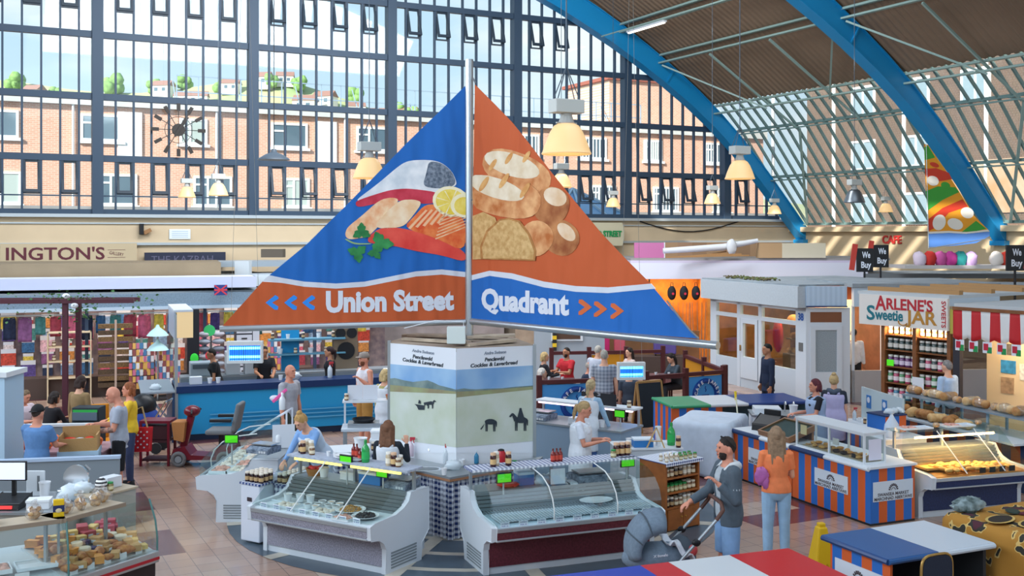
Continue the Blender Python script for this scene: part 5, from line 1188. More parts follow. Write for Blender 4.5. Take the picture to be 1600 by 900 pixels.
item('oval_dish', pB(1.55, .2, dz+.05), 'large oval white dish on the maroon counter', 'dish', None, rB, (1.3, .9, 1)); item('scale', pB(1.62, .62, .867), 'dark weighing scale under the gingham shelf of the maroon counter', 'scale', None, rB+math.pi, 1.15)
item('display', pB(.42, .44, .96), 'green price display at the left end of the maroon counter', 'display', None, rB); item('display', pB(2.12, .46, 1.02), 'green price display at the right end of the maroon counter', 'display', None, rB)
def cloth_fn(col, w=.2, h=.2):
    def f(o):
        m = MB(); m.grid(lambda a, b: V(((a-.5)*w+.015*math.sin(b*9), -.02-.03*b+.012*math.sin(a*11), -h*b)), 8, 8); m.grid(lambda a, b: V(((a-.5)*w, -.02+.16*b, .004)), 6, 4)
        m.build('cloth', M('towel_'+col[1:], col, .9, noise=(20, .08)), o, True, solid=.004)
    return f
ITEMS['towel'] = ('paper_towel', cloth_fn('#DDE3EA')); ITEMS['redbag'] = ('red_carrier_bag', lambda o: MB().ell((0, 0, .02), (.15, .10, .03), 14, 8, jit=.15).build('bag_film', M('red_film', '#D83228', .35), o, True)); ITEMS['clearbag'] = ('clear_bag', lambda o: MB().ell((0, 0, .05), (.12, .08, .07), 12, 8, jit=.18).build('bag_film', M('pale_film', '#C9D4DC', .3), o, True))
item('towel', pB(1.42, .5, .875), 'white paper towel hanging over the rear of the maroon counter', 'towel', None, rB); item('redbag', pB(.55, .62, .87), 'red plastic bag lying at the left end of the maroon counter', 'bag', None, rB); item('blue_box', pB(.78, .68, .867), 'blue box behind the red bag on the maroon counter', 'box', None, rB, (.6, .8, 1.1))
for x, y in ((1.0, .62), (1.16, .66)): item('clearbag', pB(x, y, .866), 'crumpled clear plastic bag under the gingham shelf', 'bag', 'clear bags under the gingham shelf', rB)
item('notice', pB(1.12, .40, .90), 'pale card with writing hung on the gingham shelf of the maroon counter', 'card', None, rB, (.6, 1, .55))
for i, x in enumerate((.32, .38, .52, )): item(('tall_dark', 'tall_pale', 'tall_dark')[i], pB(x, .55+.05*(i == 1), SH), 'jar at the left end of the gingham shelf, %s' % ('dark, leftmost', 'pale, in the middle', 'dark, rightmost')[i], 'jar', 'jars at the left of the gingham shelf', rB)
for x in (1.12, 1.17, 1.22): item('sauce', pB(x, .55, SH), 'dark red sauce bottle in the row of three on the gingham shelf', 'bottle', 'sauce bottles on the gingham shelf', rB)
item('green_jar', pB(1.95, .52, SH), 'green lidded jar on the gingham shelf left of the dark tall jars', 'jar', None, rB)
for i, x in enumerate((2.02, 2.10, 2.18)): item('tall_dark', pB(x, .58, SH), 'tall dark jar in the row of three at the right end of the gingham shelf', 'jar', 'tall dark jars on the gingham shelf', rB)
item('tall_pale', pB(2.24, .66, SH), 'tall pale jar behind the dark jars on the gingham shelf', 'jar', None, rB, .98)
# sink worktop round the kiosk
f0, f1, f2 = PZ(622, 727, .85), PZ(703, 746, .85), PZ(838, 722, .85)
for p in (f0, f1, f2): p.z = 0
sk = thing('sink_counter', 'steel sink worktop with a gingham skirt wrapped round the front of the kiosk', 'counter', f1)
bk = [V((KR.x, KR.y, 0))+V((.12, -.02, 0)), V((KM.x, KM.y, 0))+V((0, -.03, 0)), V((KL.x, KL.y, 0))+V((-.15, -.1, 0))]
MB().prism([((p-f1).x, (p-f1).y) for p in (f0, f1, f2, *bk)], 'z', .82, .85).build('steel_top', M('worktop_steel', '#9CA3A8', .35), sk)
for a, b in ((f0, f1), (f1, f2)):
    n_ = int((b-a).length/.012); m = MB(); dd = (b-a)/n_; nn = V((dd.y, -dd.x, 0)).normalized(); ins = -nn*.05
    pts = [a-f1+dd*i+ins+nn*.014*math.sin(i*.75) for i in range(n_+1)]; ax = (b-a).normalized()
    # skirt built in its own frame so that the checks follow the cloth
    rzz = math.atan2(ax.y, ax.x); vs = [(i*(b-a).length/n_, .05+.014*math.sin(i*.75), z) for z in (.02, .78) for i in range(n_+1)]
    m.add(vs, [(i, i+1, n_+2+i, n_+1+i) for i in range(n_)]); o = m.build('gingham_skirt', GK, sk, 'all'); o.location = a-f1; o.rotation_euler = (0, 0, rzz)
    mm_ = MB().box(0, (b-a).length, .0, .03, .79, .822); o = mm_.build('wood_edge', M('edge_wood', '#A87858', .6), sk); o.location = a-f1; o.rotation_euler = (0, 0, rzz)
for px, py in ((664, 733), (800, 722)):
    q = PZ(px, py, .85)-f1; bowl = MB().prism([(q.x+x, q.y+y) for x, y in blob(0, 0, .22, .14, 0, 16, 3)], 'z', .845, .853).build('sink_rim', CHROME, sk); MB().prism([(q.x+x, q.y+y) for x, y in blob(0, 0, .19, .11, 0, 16, 3)], 'z', .853, .8535).build('sink_bowl', M('bowl_dark', '#5A646A', .3, .5), bowl)
for px, py in ((671, 716), (687, 719), (796, 713), (814, 708)):
    q = PZ(px, py, .85)-f1; MB().tube([q, q+V((0, 0, .12)), q+V((0, -.02, .15)), q+V((0, -.08, .15)), q+V((0, -.09, .12))], .012, 8).ell(q+V((0, 0, .17)), .02, 8, 6).build('tap', CHROME, sk, True)
for k, px, py, lb, ct in (('spray_pink', 642, 713, 'pink tinted spray bottle left of the left sink', 'bottle'), ('spray_clear', 697, 724, 'clear spray bottle with a red top at the kiosk corner', 'bottle'), ('cup', 694, 742, 'white paper cup at the front corner of the sink worktop', 'cup'), ('cup', 722, 728, 'white paper cup beside the kiosk corner on the worktop', 'cup'), ('blue_liquid', 744, 724, 'blue soap bottle on the sink worktop', 'bottle'), ('green_jar', 804, 731, 'green lidded jar in front of the right hand sink', 'jar'), ('clearbag', 708, 733, 'crumpled pale plastic bag on the sink worktop', 'bag')):
    item(k, PZ(px, py, .855), lb, ct)
kt = thing('kettle', 'tall red kettle on the sink worktop against the white splashback', 'kettle', PZ(783, 732, .855)); MB().lathe([(.06, 0), (.07, .02), (.06, .2), (.045, .24)], n=16).build('kettle_body', M('kettle_red', '#B8202E', .3), kt, True); MB().tube([(.06, 0, .21), (.11, 0, .19), (.11, 0, .08), (.065, 0, .04)], .012, 8).build('handle', M('kettle_red', '#B8202E', .3), kt, True); MB().ell((0, 0, .245), (.045, .045, .02), 12, 6).build('lid', BLACK, kt, True)
# wooden jar shelf at the right end
e0 = PZ(1040, 722, .95); e0.z = 0; rE = math.atan2(.38, .51)
WOOD = M('pine_orange', '#9A5A2A', .5, noise=(5, .25)); es = thing('jar_shelf', 'wooden shelf unit of jars with a gingham top, right of the maroon counter', 'shelf', e0, rE)
for a in (0, .62): MB().box(a, a+.03, 0, .5, 0, .92).build('side_panel', WOOD, es)
MB().box(.03, .62, .47, .5, 0, .92).build('back_panel', WOOD, es)
for z in (.30, .50, .70, .90): MB().box(.03, .62, .0, .48, z, z+.022).build('shelf_board', WOOD, es)
MB().box(-.03, .68, -.04, .54, .922, .935).box(-.03, .68, -.045, -.04, .89, .935).build('gingham_cover', GINGHAM('cover_gingham', '#E4E8F0', '#2A4A8E', .02, (0, 2)), es)
for a in (.035, .33): dd = MB().box(a, a+.285, -.012, .01, .02, .295).build('door', WOOD, es); MB().ell((a+(.25 if a < .2 else .03), -.02, .18), .012, 8, 6).build('knob', M('brass', '#B88A3A', .3, .8), dd)
pE = lambda x, y, z: e0+Matrix.Rotation(rE, 3, 'Z') @ V((x, y, z))
for z, ks, nm in ((.722, ('brown_jar', 'dark_jar', 'cockle_jar'), 'upper'), (.522, ('green_jar', 'green_jar', 'brown_jar'), 'middle'), (.322, ('dark_jar', 'brown_jar', 'cockle_jar'), 'lower')):
    for j in range(2):
        for i in range(7): k = ks[(i//2 if nm != 'middle' else (0 if i < 5 else 2)) % 3]; item(k, pE(.075+.082*i, .05+.085*j, z), '%s jar on the %s shelf of the wooden jar unit' % ({'brown_jar': 'brown', 'dark_jar': 'dark', 'cockle_jar': 'pale', 'green_jar': 'green lidded'}[k], nm), 'jar', '%s on the %s wooden shelf' % (k.replace('_', ' '), nm), rE)
for i in range(14): k = ('cockle_jar', 'green_jar')[(i % 7) > 2]; item(k, pE(.05+.09*(i % 7), .03+.11*(i//7), .936), '%s jar on the gingham top of the wooden jar unit' % ('pale lidded', 'green lidded')[(i % 7) > 2], 'jar', '%s on the wooden unit top' % k.replace('_', ' '), rE, .75)
# back counters of the seafood stall, right side
g0, g1 = V((.40, 18.75, 0)), V((1.98, 17.65, 0)); rG = ang(g0, g1); gl_ = (g1-g0).length
gb = thing('rear_counter', 'pale blue rear counter with a lit white shelf behind the women in white', 'counter', g0, rG)
MB().box(0, gl_, -.45, .25, 0, .84).build('counter_body', M('pale_blue_panel', '#8FA6BC', .5), gb); MB().box(-.02, gl_+.02, -.48, .28, .84, .87).build('worktop', M('worktop_steel', '#9CA3A8', .35), gb)
MB().box(0, gl_, .0, .3, 1.13, 1.16).build('top_shelf', WHITE, gb); MB().box(.05, gl_-.05, .02, .06, 1.10, 1.13).build('strip_lamp', COOL_T, gb)
for x in (.03, gl_*.5, gl_-.03): MB().box(x-.015, x+.015, .2, .23, .87, 1.13).build('shelf_post', ALU, gb)
pG = lambda x, y, z: g0+Matrix.Rotation(rG, 3, 'Z') @ V((x, y, z))
item('scale', pG(.25, -.2, .872), 'black till scale at the left end of the pale blue rear counter', 'scale', None, rG, 1.2); item('white_carton', pG(1.05, -.28, .872), 'white carton on the pale blue rear counter', 'carton', None, rG, (1.2, 1, .7)); item('cup', pG(1.5, -.3, .872), 'white cup stack on the pale blue rear counter', 'cup', None, rG, 1.3); item('clearbag', pG(1.28, -.3, .872), 'bright clear bag beside the carton on the rear counter', 'bag', None, rG)
for x in (1.05, 1.42): item('tick_black', pG(x, .05, 1.165), 'black board standing on the lit white shelf', 'sign', 'black boards on the lit white shelf', rG, (3, 1, 2.6))
item('brown_jar', pG(1.78, .1, 1.165), 'small jar at the right end of the lit white shelf', 'jar', None, rG); item('display', pG(1.72, -.1, 1.02), 'green price display under the right end of the lit white shelf', 'display', None, rG)
w2 = thing('side_counter', 'white side counter with steel shelves between the rear counter and the jar shelf', 'counter', V((1.55, 15.9, 0)), .1)
MB().box(0, .95, 0, .6, 0, .84).build('counter_body', M('white_panel', '#C2CCD6', .5), w2); MB().box(-.02, .97, -.02, .62, .84, .86).build('worktop', WHITE, w2)
for k, x, y, lb, sc, ct in (('blue_box', .38, .2, 'blue box on the white side counter', .85, 'box'), ('cup', .62, .25, 'tall stack of white cups on the white side counter', (1.2, 1.2, 3.2), 'cups'), ('green_bottle', .82, .3, 'green squeezy bottle on the white side counter', 1.2, 'bottle'), ('tub', .2, .3, 'white tub on the left of the white side counter', 1, 'tub'), ('tall_dark', .9, .12, 'tall dark jar at the right of the white side counter', 1, 'jar')): item(k, V((1.55, 15.9, 0))+V((x, y, .862)), lb, ct, None, .1, sc)
ITEMS['easel'] = ('wooden_easel', lambda o: (MB().bar((-.12, 0, 0), (.02, 0, .3), .02).bar((.14, 0, 0), (.02, 0, .3), .02).build('legs', M('pale_wood', '#C9A876', .6), o), MB().bar((-.06, -.01, .1), (.09, -.01, .1), .015).build('crossbar', M('pale_wood', '#C9A876', .6), o)))
item('easel', V((1.55, 15.9, .862))+V((.55, .08, 0)), 'small pale wooden easel standing on the white side counter', 'easel')
# back of the stall, left side: hob table, tubs, card shelf
t0 = V((-2.75, 17.5, 0)); hb = thing('hob_table', 'pale table with two gas hobs and a white card shelf behind the blonde woman', 'table', t0, .1)
MB().box(0, 1.2, 0, .55, .82, .86).build('table_top', M('white_panel', '#C2CCD6', .5), hb)
for x, y in ((.03, .03), (1.14, .03), (.03, .5), (1.14, .5)): MB().box(x, x+.04, y, y+.04, 0, .82).build('leg', ALU, hb)
MB().box(.0, 1.2, .4, .7, 1.22, 1.25).build('card_shelf', WHITE, hb)
for x in (.02, 1.15): MB().box(x, x+.03, .5, .53, .86, 1.22).build('shelf_post', WHITE, hb)
for x in (.1, ): MB().box(x, x+.5, .1, .45, .86, .93).build('hob_body', STEEL, hb); MB().lathe([(.16, .94), (.19, .985), (.185, .99), (.15, .95), (.003, .945)], (x+.25, .27, 0), 18).build('frying_pan', M('pan_dark', '#26282C', .4, .4), hb, True)
pH = lambda x, y, z: t0+Matrix.Rotation(.1, 3, 'Z') @ V((x, y, z))
for i, x in enumerate((.2, .45)): item('notice', pH(x, .55, 1.255), 'white printed card standing on the card shelf', 'card', 'cards on the white shelf', .1, (.75, 1, .7))
item('basket', pH(.8, .55, 1.255), 'small brown basket on the white card shelf', 'basket', None, 0, .8); item('brown_jar', pH(.06, .5, 1.255), 'small jar at the left end of the card shelf', 'jar')
item('cup', pH(.95, .25, .862), 'large white plastic bucket on the hob table', 'bucket', None, 0, 2.9); item('white_box', V((-1.95, 16.3, .8)), 'stacked white plastic lidded tub beside the kiosk, lower one', 'box', None, 0, 1.1); item('white_box', V((-1.95, 16.3, .945)), 'stacked white plastic lidded tub beside the kiosk, upper one', 'box', None, 0, 1.0)
tb2 = thing('prep_table', 'gingham covered preparation table beside the left side of the kiosk', 'table', V((-2.6, 15.9, 0)), .3); MB().box(0, .95, 0, .6, .76, .80).build('table_top', WHITE, tb2); MB().box(.02, .93, .02, .58, .0, .76).build('gingham_cloth', GK, tb2)
item('tub', V((-2.25, 16.15, .80)), 'round white tub with a blue lid on the gingham preparation table', 'tub', None, 0, 1.8); item('dark_jar', V((-2.05, 16.1, .80)), 'dark jar on the gingham preparation table', 'jar')
# ---------------------------------------------------------------- pushchair
pcl = V((1.62, 11.75, 0)); pu = thing('pushchair', 'grey hooded pushchair with a leather handle in front of the maroon counter', 'pushchair', pcl, math.radians(8))
PF = M('pushchair_grey', '#6A7A8A', .85, noise=(30, .1), bump=(60, .15)); LEA = M('leather_brown', '#5A3A30', .5)
m = MB()
def hoodpt(u, v): 
    a = math.radians(-8+178*u*.62); return V((-.05-.36*math.sin(a)*math.sin(math.pi*(.10+.80*v))**.35, .23*math.cos(math.pi*v)*1.05, .62+.42*math.cos(a)*math.sin(math.pi*(.06+.88*v))**.4))
m.grid(hoodpt, 12, 14); m.build('hood', PF, pu, True, solid=.012)
m = MB()
for u in (.33, .66): m.tube([hoodpt(u, v/12)+V((-.006, 0, .008)) for v in range(13)], .008, 6)
m.build('hood_seam', M('pushchair_dark', '#4A545E', .85), pu)
m = MB(); m.ell((-.05, 0, .52), (.40, .22, .16), 20, 12); m.build('seat_shell', PF, pu, True)
MB().grid(lambda a, b: V((.02+.30*a, -.22+.44*b, .70+.06*math.sin(a*9)*math.cos(b*7)-.22*a*a)), 14, 12).build('white_blanket', M('blanket_white', '#D3D8E0', .9, noise=(12, .1)), pu, True, solid=.015)
MB().ell((.24, .08, .50), (.15, .20, .22), 14, 10, jit=.05).build('seat_cover', M('pushchair_dark', '#4A545E', .85), pu, True)
for s_ in (-1, 1):
    MB().tube([(-.42, s_*.25, .17), (.05, s_*.26, .46), (.52, s_*.26, .96)], .018, 10).build('frame_tube', ALU, pu, True)
    MB().tube([(.42, s_*.25, .17), (.05, s_*.26, .46)], .018, 10).build('rear_tube', ALU, pu, True)
    MB().ell((.30, s_*.265, .73), (.05, .025, .04), 10, 8).build('joint', BLACK, pu, True)
MB().tube([(.52, -.26, .96), (.60, -.25, 1.06), (.60, -.18, 1.12), (.58, 0, 1.14), (.60, .18, 1.12), (.60, .25, 1.06), (.52, .26, .96)], .022, 10).build('handle', LEA, pu, True)
MB().box(-.3, .3, -.2, .2, .2, .22).box(-.3, .3, -.2, -.19, .2, .34).box(-.3, .3, .19, .2, .2, .34).box(.29, .3, -.2, .2, .2, .34).build('basket', M('basket_dark', '#2A2E34', .8), pu)
for x, r_ in ((-.42, .13), (.42, .16)):
    for s_ in (-1, 1):
        wl = MB().tube([(x+(r_-.025)*math.cos(t*.3927), s_*.28, r_+(r_-.025)*math.sin(t*.3927)) for t in range(17)], .025, 8).build('wheel', M('tyre', '#26272B', .8), pu, True); MB().cone((x, s_*.28-.02, r_), (x, s_*.28+.02, r_), r_*.55, n=14).build('hub', M('hub_grey', '#8A9096', .4), wl)
MB().ell((.30, -.15, .62), (.05, .05, .06), 10, 8).build('red_toy', M('toy_red', '#C84A4A', .6), pu, True)
fitted('lettering', 'X lionelo', .16, .04, M('print_white', '#E6E9F2'), pu, (-.08, -.236, .60), (1, 0, .08), (0, -.15, 1), bold=.001)
# ---------------------------------------------------------------- left hand deli stall
DG = M('deli_grey', '#A9A8A2', .5); DKM = M('deli_dark', '#2B2226', .5)
O1 = V((-4.3, 10.55, 0)); u1 = V((.5, .866, 0)); u2 = V((.85, .527, 0))
def deli(label, o, d, L, x1=None):
    rz = math.atan2(d.y, d.x); r = thing('deli_counter', label, 'counter', o, rz); x1 = x1 or L
    MB().box(0, L, .03, .75, 0, .54).build('base', DKM, r); MB().box(0, L, -.03, .06, .54, .66).build('front_rail', M('rail_alu', '#AEB4BA', .35), r, bevel=.01); MB().box(0, L, -.035, -.02, .57, .6).build('red_strip', M('strip_red', '#A8202C', .5), r)
    MB().prism([(.05, .62), (.05, .65), (.72, .86), (.72, .5)], 'x', 0, L).build('display_deck', M('deck_pale', '#C9D0D4', .4), r)
    MB().box(0, x1, .12, .44, 1.19, 1.215).build('top_shelf', M('shelf_buff', '#B9A992', .5), r); MB().box(0, x1, .105, .12, 1.18, 1.22).build('shelf_edge', M('edge_buff', '#8E8070', .5), r)
    for x in (.02, x1-.04): MB().box(x, x+.02, .36, .40, .7, 1.19).build('shelf_post', ALU, r)
    g = MB(); pts = [(0, .66), (.0, .80), (.03, .98), (.12, 1.19)]
    for (y0, z0), (y1, z1) in zip(pts, pts[1:]): g.add([(0, y0, z0), (L, y0, z0), (L, y1, z1), (0, y1, z1)], [(0, 1, 2, 3)])
    g.build('glass_front', GL, r); g = MB(); g.poly([(L, y, z) for y, z in pts]+[(L, .7, 1.19), (L, .72, .86)]); g.build('glass_end', GL, r)
    MB().tube([(L, y, z) for y, z in pts], .010, 6).build('glass_edge', M('glass_edge', '#4E7A78', .2), r)
    return lambda x, y, z=None: o+Matrix.Rotation(rz, 3, 'Z') @ V((x, y, (.65+(y-.05)*.313) if z is None else z)), rz
pD, rD = deli('corner deli counter of cheeses with a glass end by the left aisle', O1, u1, 1.10, .78)
pQ, rQ = deli('deli counter of trays running off to the lower left corner', O1-u2*2.2, u2, 2.2)
kinds = [('ch_tan', 'tan cheese block'), ('ch_or', 'orange cheese wedge'), ('ch_wh', 'pale round cheese'), ('ch_ye', 'yellow cheese block'), ('ch_pk', 'red meat pack'), ('ch_pu', 'purple waxed cheese'), ('ch_br', 'brown cured meat')]
for r_ in range(6):
    for c in range(9):
        k = [6, 0, 6, 1, 6, 0, 6, 0, 3][c] if r_ < 2 else [1, 6, 1, 2, 5, 0, 6, 2, 0][c] if r_ < 4 else [1, 1, 3, 1, 3, 4, 3, 4, 4][c]
        key, nm = kinds[k]; item(key, pD(.09+c*.115+rnd.uniform(-.02, .02), .12+r_*.105+rnd.uniform(-.02, .02))+V((0, 0, .02)), '%s in the %s rows of the corner deli display' % (nm, ('front', 'middle', 'back')[r_//2]), 'cheese' if k not in (4, 6) else 'meat', '%ss, %s rows of the deli display' % (nm, ('front', 'middle', 'back')[r_//2]), rD+rnd.uniform(-1.2, 1.2), rnd.uniform(.8, 1.15))
for i in range(5): item('tick_white', pD(.12+i*.2, .075), 'small white price card along the front of the corner deli display', 'price card', 'price cards along the corner deli display', rD)
for i in range(5): item('tray_o' if 0 else ('fish_pink' if i % 2 else 'ice_tray'), pQ(.35+.4*i, .3)+V((0, 0, .02)), '%s tray in the deli counter at the lower left' % ('pink meat' if i % 2 else 'white'), 'tray', 'trays in the lower left deli counter, %s' % ('meat' if i % 2 else 'white'), rQ)
for i in range(4): item('tick_white', pQ(.9+i*.3, .10), 'white label card in the lower left deli counter', 'price card', 'cards in the lower left deli counter', rQ, 1.5)
SHD = 1.217
for i, (f, k, w_, x, y) in enumerate(((pQ, 'apricots', 'orange dried apricots', 1.55, .26), (pQ, 'crisps', 'brown nuts', 1.93, .26), (pD, 'crackers', 'pale crackers, nearest on the shelf corner', .18, .28), (pD, 'crisps', 'brown snacks in the middle of the shelf', .36, .28), (pD, 'crackers', 'pale crackers at the far end of the shelf', .55, .28), (pD, 'crackers', 'pale crackers behind the end bag', .68, .34))): item(k, f(x, y, SHD), 'clear bag of %s on the deli shelf' % w_, 'snack bag', None, rnd.uniform(0, 3), .9)
def packet_fn(o):
    MB().box(-.05, .05, -.025, .025, 0, .17).build('packet_body', M('packet_yellow', '#E0B818', .45), o, bevel=.006); MB().box(-.052, .052, -.027, .027, .05, .115).build('navy_band', M('packet_navy', '#1C2A5A', .45), o); MB().ell((0, -.028, .065), (.03, .003, .022), 10, 6).build('picture', M('packet_pic', '#D8C9A0', .5), o)
ITEMS['packet'] = ('cracker_packet', packet_fn); item('packet', pQ(2.15, .24, SHD), 'yellow and navy packet standing on the corner of the deli shelf', 'packet', None, .4)
def striped_fn(o):
    MB().ell((0, 0, .08), (.07, .06, .085), 14, 10, jit=.03).build('wrapper', STRIPES('humbug', ['#E6E6E6', '#22242C'], .02, 2), o, True)
ITEMS['humbug'] = ('striped_bag', striped_fn)
wt = thing('back_table', 'steel work table behind the deli shelf', 'table', V((-7.2, 12.0, 0)), 0)
MB().box(0, 2.3, 0, 1.0, .90, .93).build('table_top', M('worktop_steel', '#9CA3A8', .35), wt); MB().box(.05, 2.25, .05, .95, 0, .90).build('cupboard', DG, wt)
ws = thing('side_table', 'pale side table behind the far end of the corner deli counter', 'table', V((-4.75, 12.35, 0)), rD); MB().box(0, .6, 0, .45, .0, 1.0).build('cupboard', DG, ws); MB().box(-.02, .62, -.02, .47, 1.0, 1.02).build('table_top', M('shelf_buff', '#B9A992', .5), ws)
pS = lambda x, y, z=1.022: V((-4.75, 12.35, 0))+Matrix.Rotation(rD, 3, 'Z') @ V((x, y, z))
item('humbug', pS(.2, .12), 'black and white striped bag beside the deli shelf', 'bag'); item('white_carton', pS(.42, .22), 'white carton with a green label at the back of the deli', 'carton', None, rD, .8); item('clearbag', pS(.08, .28), 'crumpled clear bag at the back of the deli side table', 'bag'); item('green_jar', pS(.3, .08), 'green lidded jar by the striped bag', 'jar')
pW = lambda x, y, z=.932: V((-7.2+x, 12.0+y, z))
till = thing('till', 'black shop till with a tilted screen at the left edge', 'till', pW(1.55, .25))
MB().prism([(-.18, 0), (.18, 0), (.18, .12), (-.16, .07)], 'x', -.17, .17).build('keyboard_base', BLACK, till, bevel=.01); MB().box(-.02, .02, .08, .12, .1, .32).build('screen_post', BLACK, till); q = MB().box(-.16, .16, .05, .08, .28, .5).build('screen_case', BLACK, till, bevel=.008); MB().box(-.145, .145, .045, .05, .295, .485).build('screen', M('till_screen', '#B9C4DC', .3, emit=('#C8D4F0', .5)), q); MB().box(-.1, .1, -.19, -.165, .02, .05).build('red_readout', M('red_led', '#D03030', .4, emit=('#FF4040', .6)), till)
for i, (k, x, y, l, c, s) in enumerate((('scale', 1.2, .35, 'weighing scale left of the deli till', 'scale', 1), ('white_box', 1.9, .2, 'pale plastic box in front of the steel tins of the deli', 'box', .8), ('cup', 1.78, .62, 'white paper roll standing behind the deli tins', 'paper roll', (1.6, 1.6, 2.2)), ('clearbag', 2.12, .6, 'clear bag of meat on the slicer of the deli', 'bag', 1.5), ('ice_tray', 1.98, .45, 'steel tray on the deli work table', 'tray', .7))): item(k, pW(x, y), l, c, None, .2*i, s)
cb = thing('cutting_board', 'white cutting board standing upright behind the deli till', 'board', pW(1.62, .75)); MB().box(-.11, .11, -.01, .01, 0, .30).build('board', WHITE, cb, bevel=.02); MB().box(.02, .05, -.012, .012, .06, .24).build('hand_slot', M('slot_grey', '#6F757A', .6), cb)
sl_ = thing('meat_slicer', 'steel meat slicer at the back of the deli work table', 'slicer', pW(2.1, .78)); MB().box(-.2, .2, -.14, .14, 0, .1).build('slicer_base', STEEL, sl_, bevel=.02); MB().cone((0, -.06, .22), (0, -.03, .22), .15, n=24).build('blade', CHROME, sl_, True); MB().bar((-.12, .0, .1), (.1, .05, .32), .08).build('carriage', STEEL, sl_)
pn = thing('partition', 'grey partition panel with a pale top edge behind the deli', 'partition', V((-7.0, 14.3, 0)), .2); MB().box(0, 1.75, 0, .06, 0, .98).build('panel', M('partition_grey', '#7D8891', .6), pn); MB().box(-.01, 1.76, -.02, .08, .98, 1.02).build('top_edge', M('edge_blue', '#A9BDD6', .4), pn)
un = thing('tall_cabinet', 'pale blue tall cabinet at the left edge of the deli', 'cabinet', V((-7.75, 15.2, 0))); MB().box(0, .66, 0, .6, 0, 2.0).build('cabinet_body', M('cabinet_blue', '#A9C6DC', .5), un); MB().box(-.03, .70, -.03, .63, 2.0, 2.07).build('top_board', WHITE, un); q = MB().box(.1, .55, -.012, 0, 1.70, 1.92).build('sign_plate', M('sign_slate', '#2C4048', .5), un); fitted('lettering', 'Deli', .22, .14, P_WHT, un, (.42, -.016, 1.8), (1, 0, 0), bold=.004); MB().box(.35, .5, -.02, 0, 1.05, 1.4).build('key_hook', BLACK, un)
ft = thing('produce_table', 'low table of red and orange packets behind the man in the black cap', 'table', V((-7.35, 15.9, 0))); MB().box(0, 1.35, 0, .8, .0, .80).build('table_body', M('table_rose', '#9A7A84', .7), ft); MB().box(-.02, 1.37, -.02, .82, .80, .82).build('table_top', M('table_rose_top', '#B08A92', .6), ft)
ITEMS['netbag'] = ('net_bag', lambda o: tag(MB().ell((0, 0, .07), (.11, .09, .08), 12, 8, jit=.12).build('oranges', M('orange_net', '#E8702E', .6, noise=(20, .3), bump=(30, .5)), o, True)))
for i in range(8): item('netbag', V((-7.2+.31*(i % 4), 16.1+.32*(i//4), .822)), 'orange net bag on the produce table behind the cap', 'bag', 'orange net bags on the produce table', i, .8+.1*(i % 3))
cs = thing('snack_stand', 'wooden tray of bagged snacks on a pale stand beside the bald man', 'stand', V((-6.42, 15.35, 0)), .25); MB().box(0, .55, 0, .42, .86, .92).build('stand_top', M('cabinet_blue', '#A9C6DC', .5), cs)
for x, y in ((.01, .01), (.50, .01), (.01, .37), (.50, .37)): MB().box(x, x+.04, y, y+.04, 0, .86).build('leg', M('cabinet_blue', '#A9C6DC', .5), cs)
MB().box(.02, .53, .02, .04, .92, 1.10).box(.02, .53, .38, .40, .92, 1.22).box(.02, .04, .02, .4, .92, 1.14).box(.51, .53, .02, .4, .92, 1.14).build('wooden_tray', M('tray_straw', '#B08A58', .8, bump=(80, .5)), cs)
for i in range(6): item(('clearbag', 'redbag')[i % 2], V((-6.42, 15.35, 0))+Matrix.Rotation(.25, 3, 'Z') @ V((.14+.13*(i % 3), .13+.14*(i//3), 1.0+.05*(i % 2))), '%s in the wooden snack tray' % ('clear bag', 'red bag')[i % 2], 'bag', '%s bags in the snack tray' % ('clear', 'red')[i % 2], i, .6)
bp = thing('handbag', 'red shopping bag with white polka dots hanging by the woman in yellow', 'bag', at(219, 17.5, .52)); 
MB().prism([(-.15, 0), (.15, 0), (.17, .36), (-.17, .36)], 'y', -.05, .05).build('bag_body', M('polka_red', '#C4202C', .6), bp, bevel=.02)
for i in range(18): MB().cone((-.12+.05*(i % 6), -.052, .06+.10*(i//6)+.05*(i % 2)), (-.12+.05*(i % 6), -.056, .06+.10*(i//6)+.05*(i % 2)), .014, n=8).build('white_dot', P_WHT, bp)
MB().tube([(-.12, 0, .36), (-.08, .02, .65), (.02, .03, .7), (.12, 0, .36)], .014, 6).build('strap', M('strap_tan', '#B9A27A', .7), bp)
rk = thing('postcard_rack', 'tall dark rack with green headers left of the bald man', 'rack', at(139, 18.0)); MB().box(-.22, .22, -.15, .15, 0, 1.15).build('rack_body', M('rack_dark', '#26313A', .6), rk)
for i in range(5): MB().box(-.20, .20, -.19, -.15, .15+.2*i, .28+.2*i).build('leaflet_row', M('leaflet_%d' % (i % 3), ('#4A7A5A', '#5A6A7A', '#7A8A94')[i % 3], .6), rk)
MB().box(-.2, .2, -.17, -.155, 1.02, 1.12).build('green_header', M('rack_green', '#2FA84A', .5), rk)
och = thing('orange_chair', 'orange plastic chair behind the bald man', 'chair', at(150, 18.7), .4); MB().box(-.22, .22, -.22, .22, .43, .46).build('seat', M('orange_plastic', '#D98A1C', .4), och, bevel=.01); MB().box(-.22, .22, .2, .24, .46, 1.05).build('backrest', M('orange_plastic', '#D98A1C', .4), och, bevel=.02)
for x in (-.2, .2):
    for y in (-.2, .2): MB().cone((x, y, 0), (x, y, .44), .014).build('leg', STEEL, och)
scr = thing('screen_panel', 'low grey screen beside the people sitting at the far left', 'partition', V((-8.6, 17.3, 0)), .1); MB().box(0, 1.9, 0, .05, 0, .92).build('panel', M('partition_grey', '#7D8891', .6), scr); MB().box(-.01, 1.91, -.02, .07, .92, .96).build('top_edge', WHITE, scr)
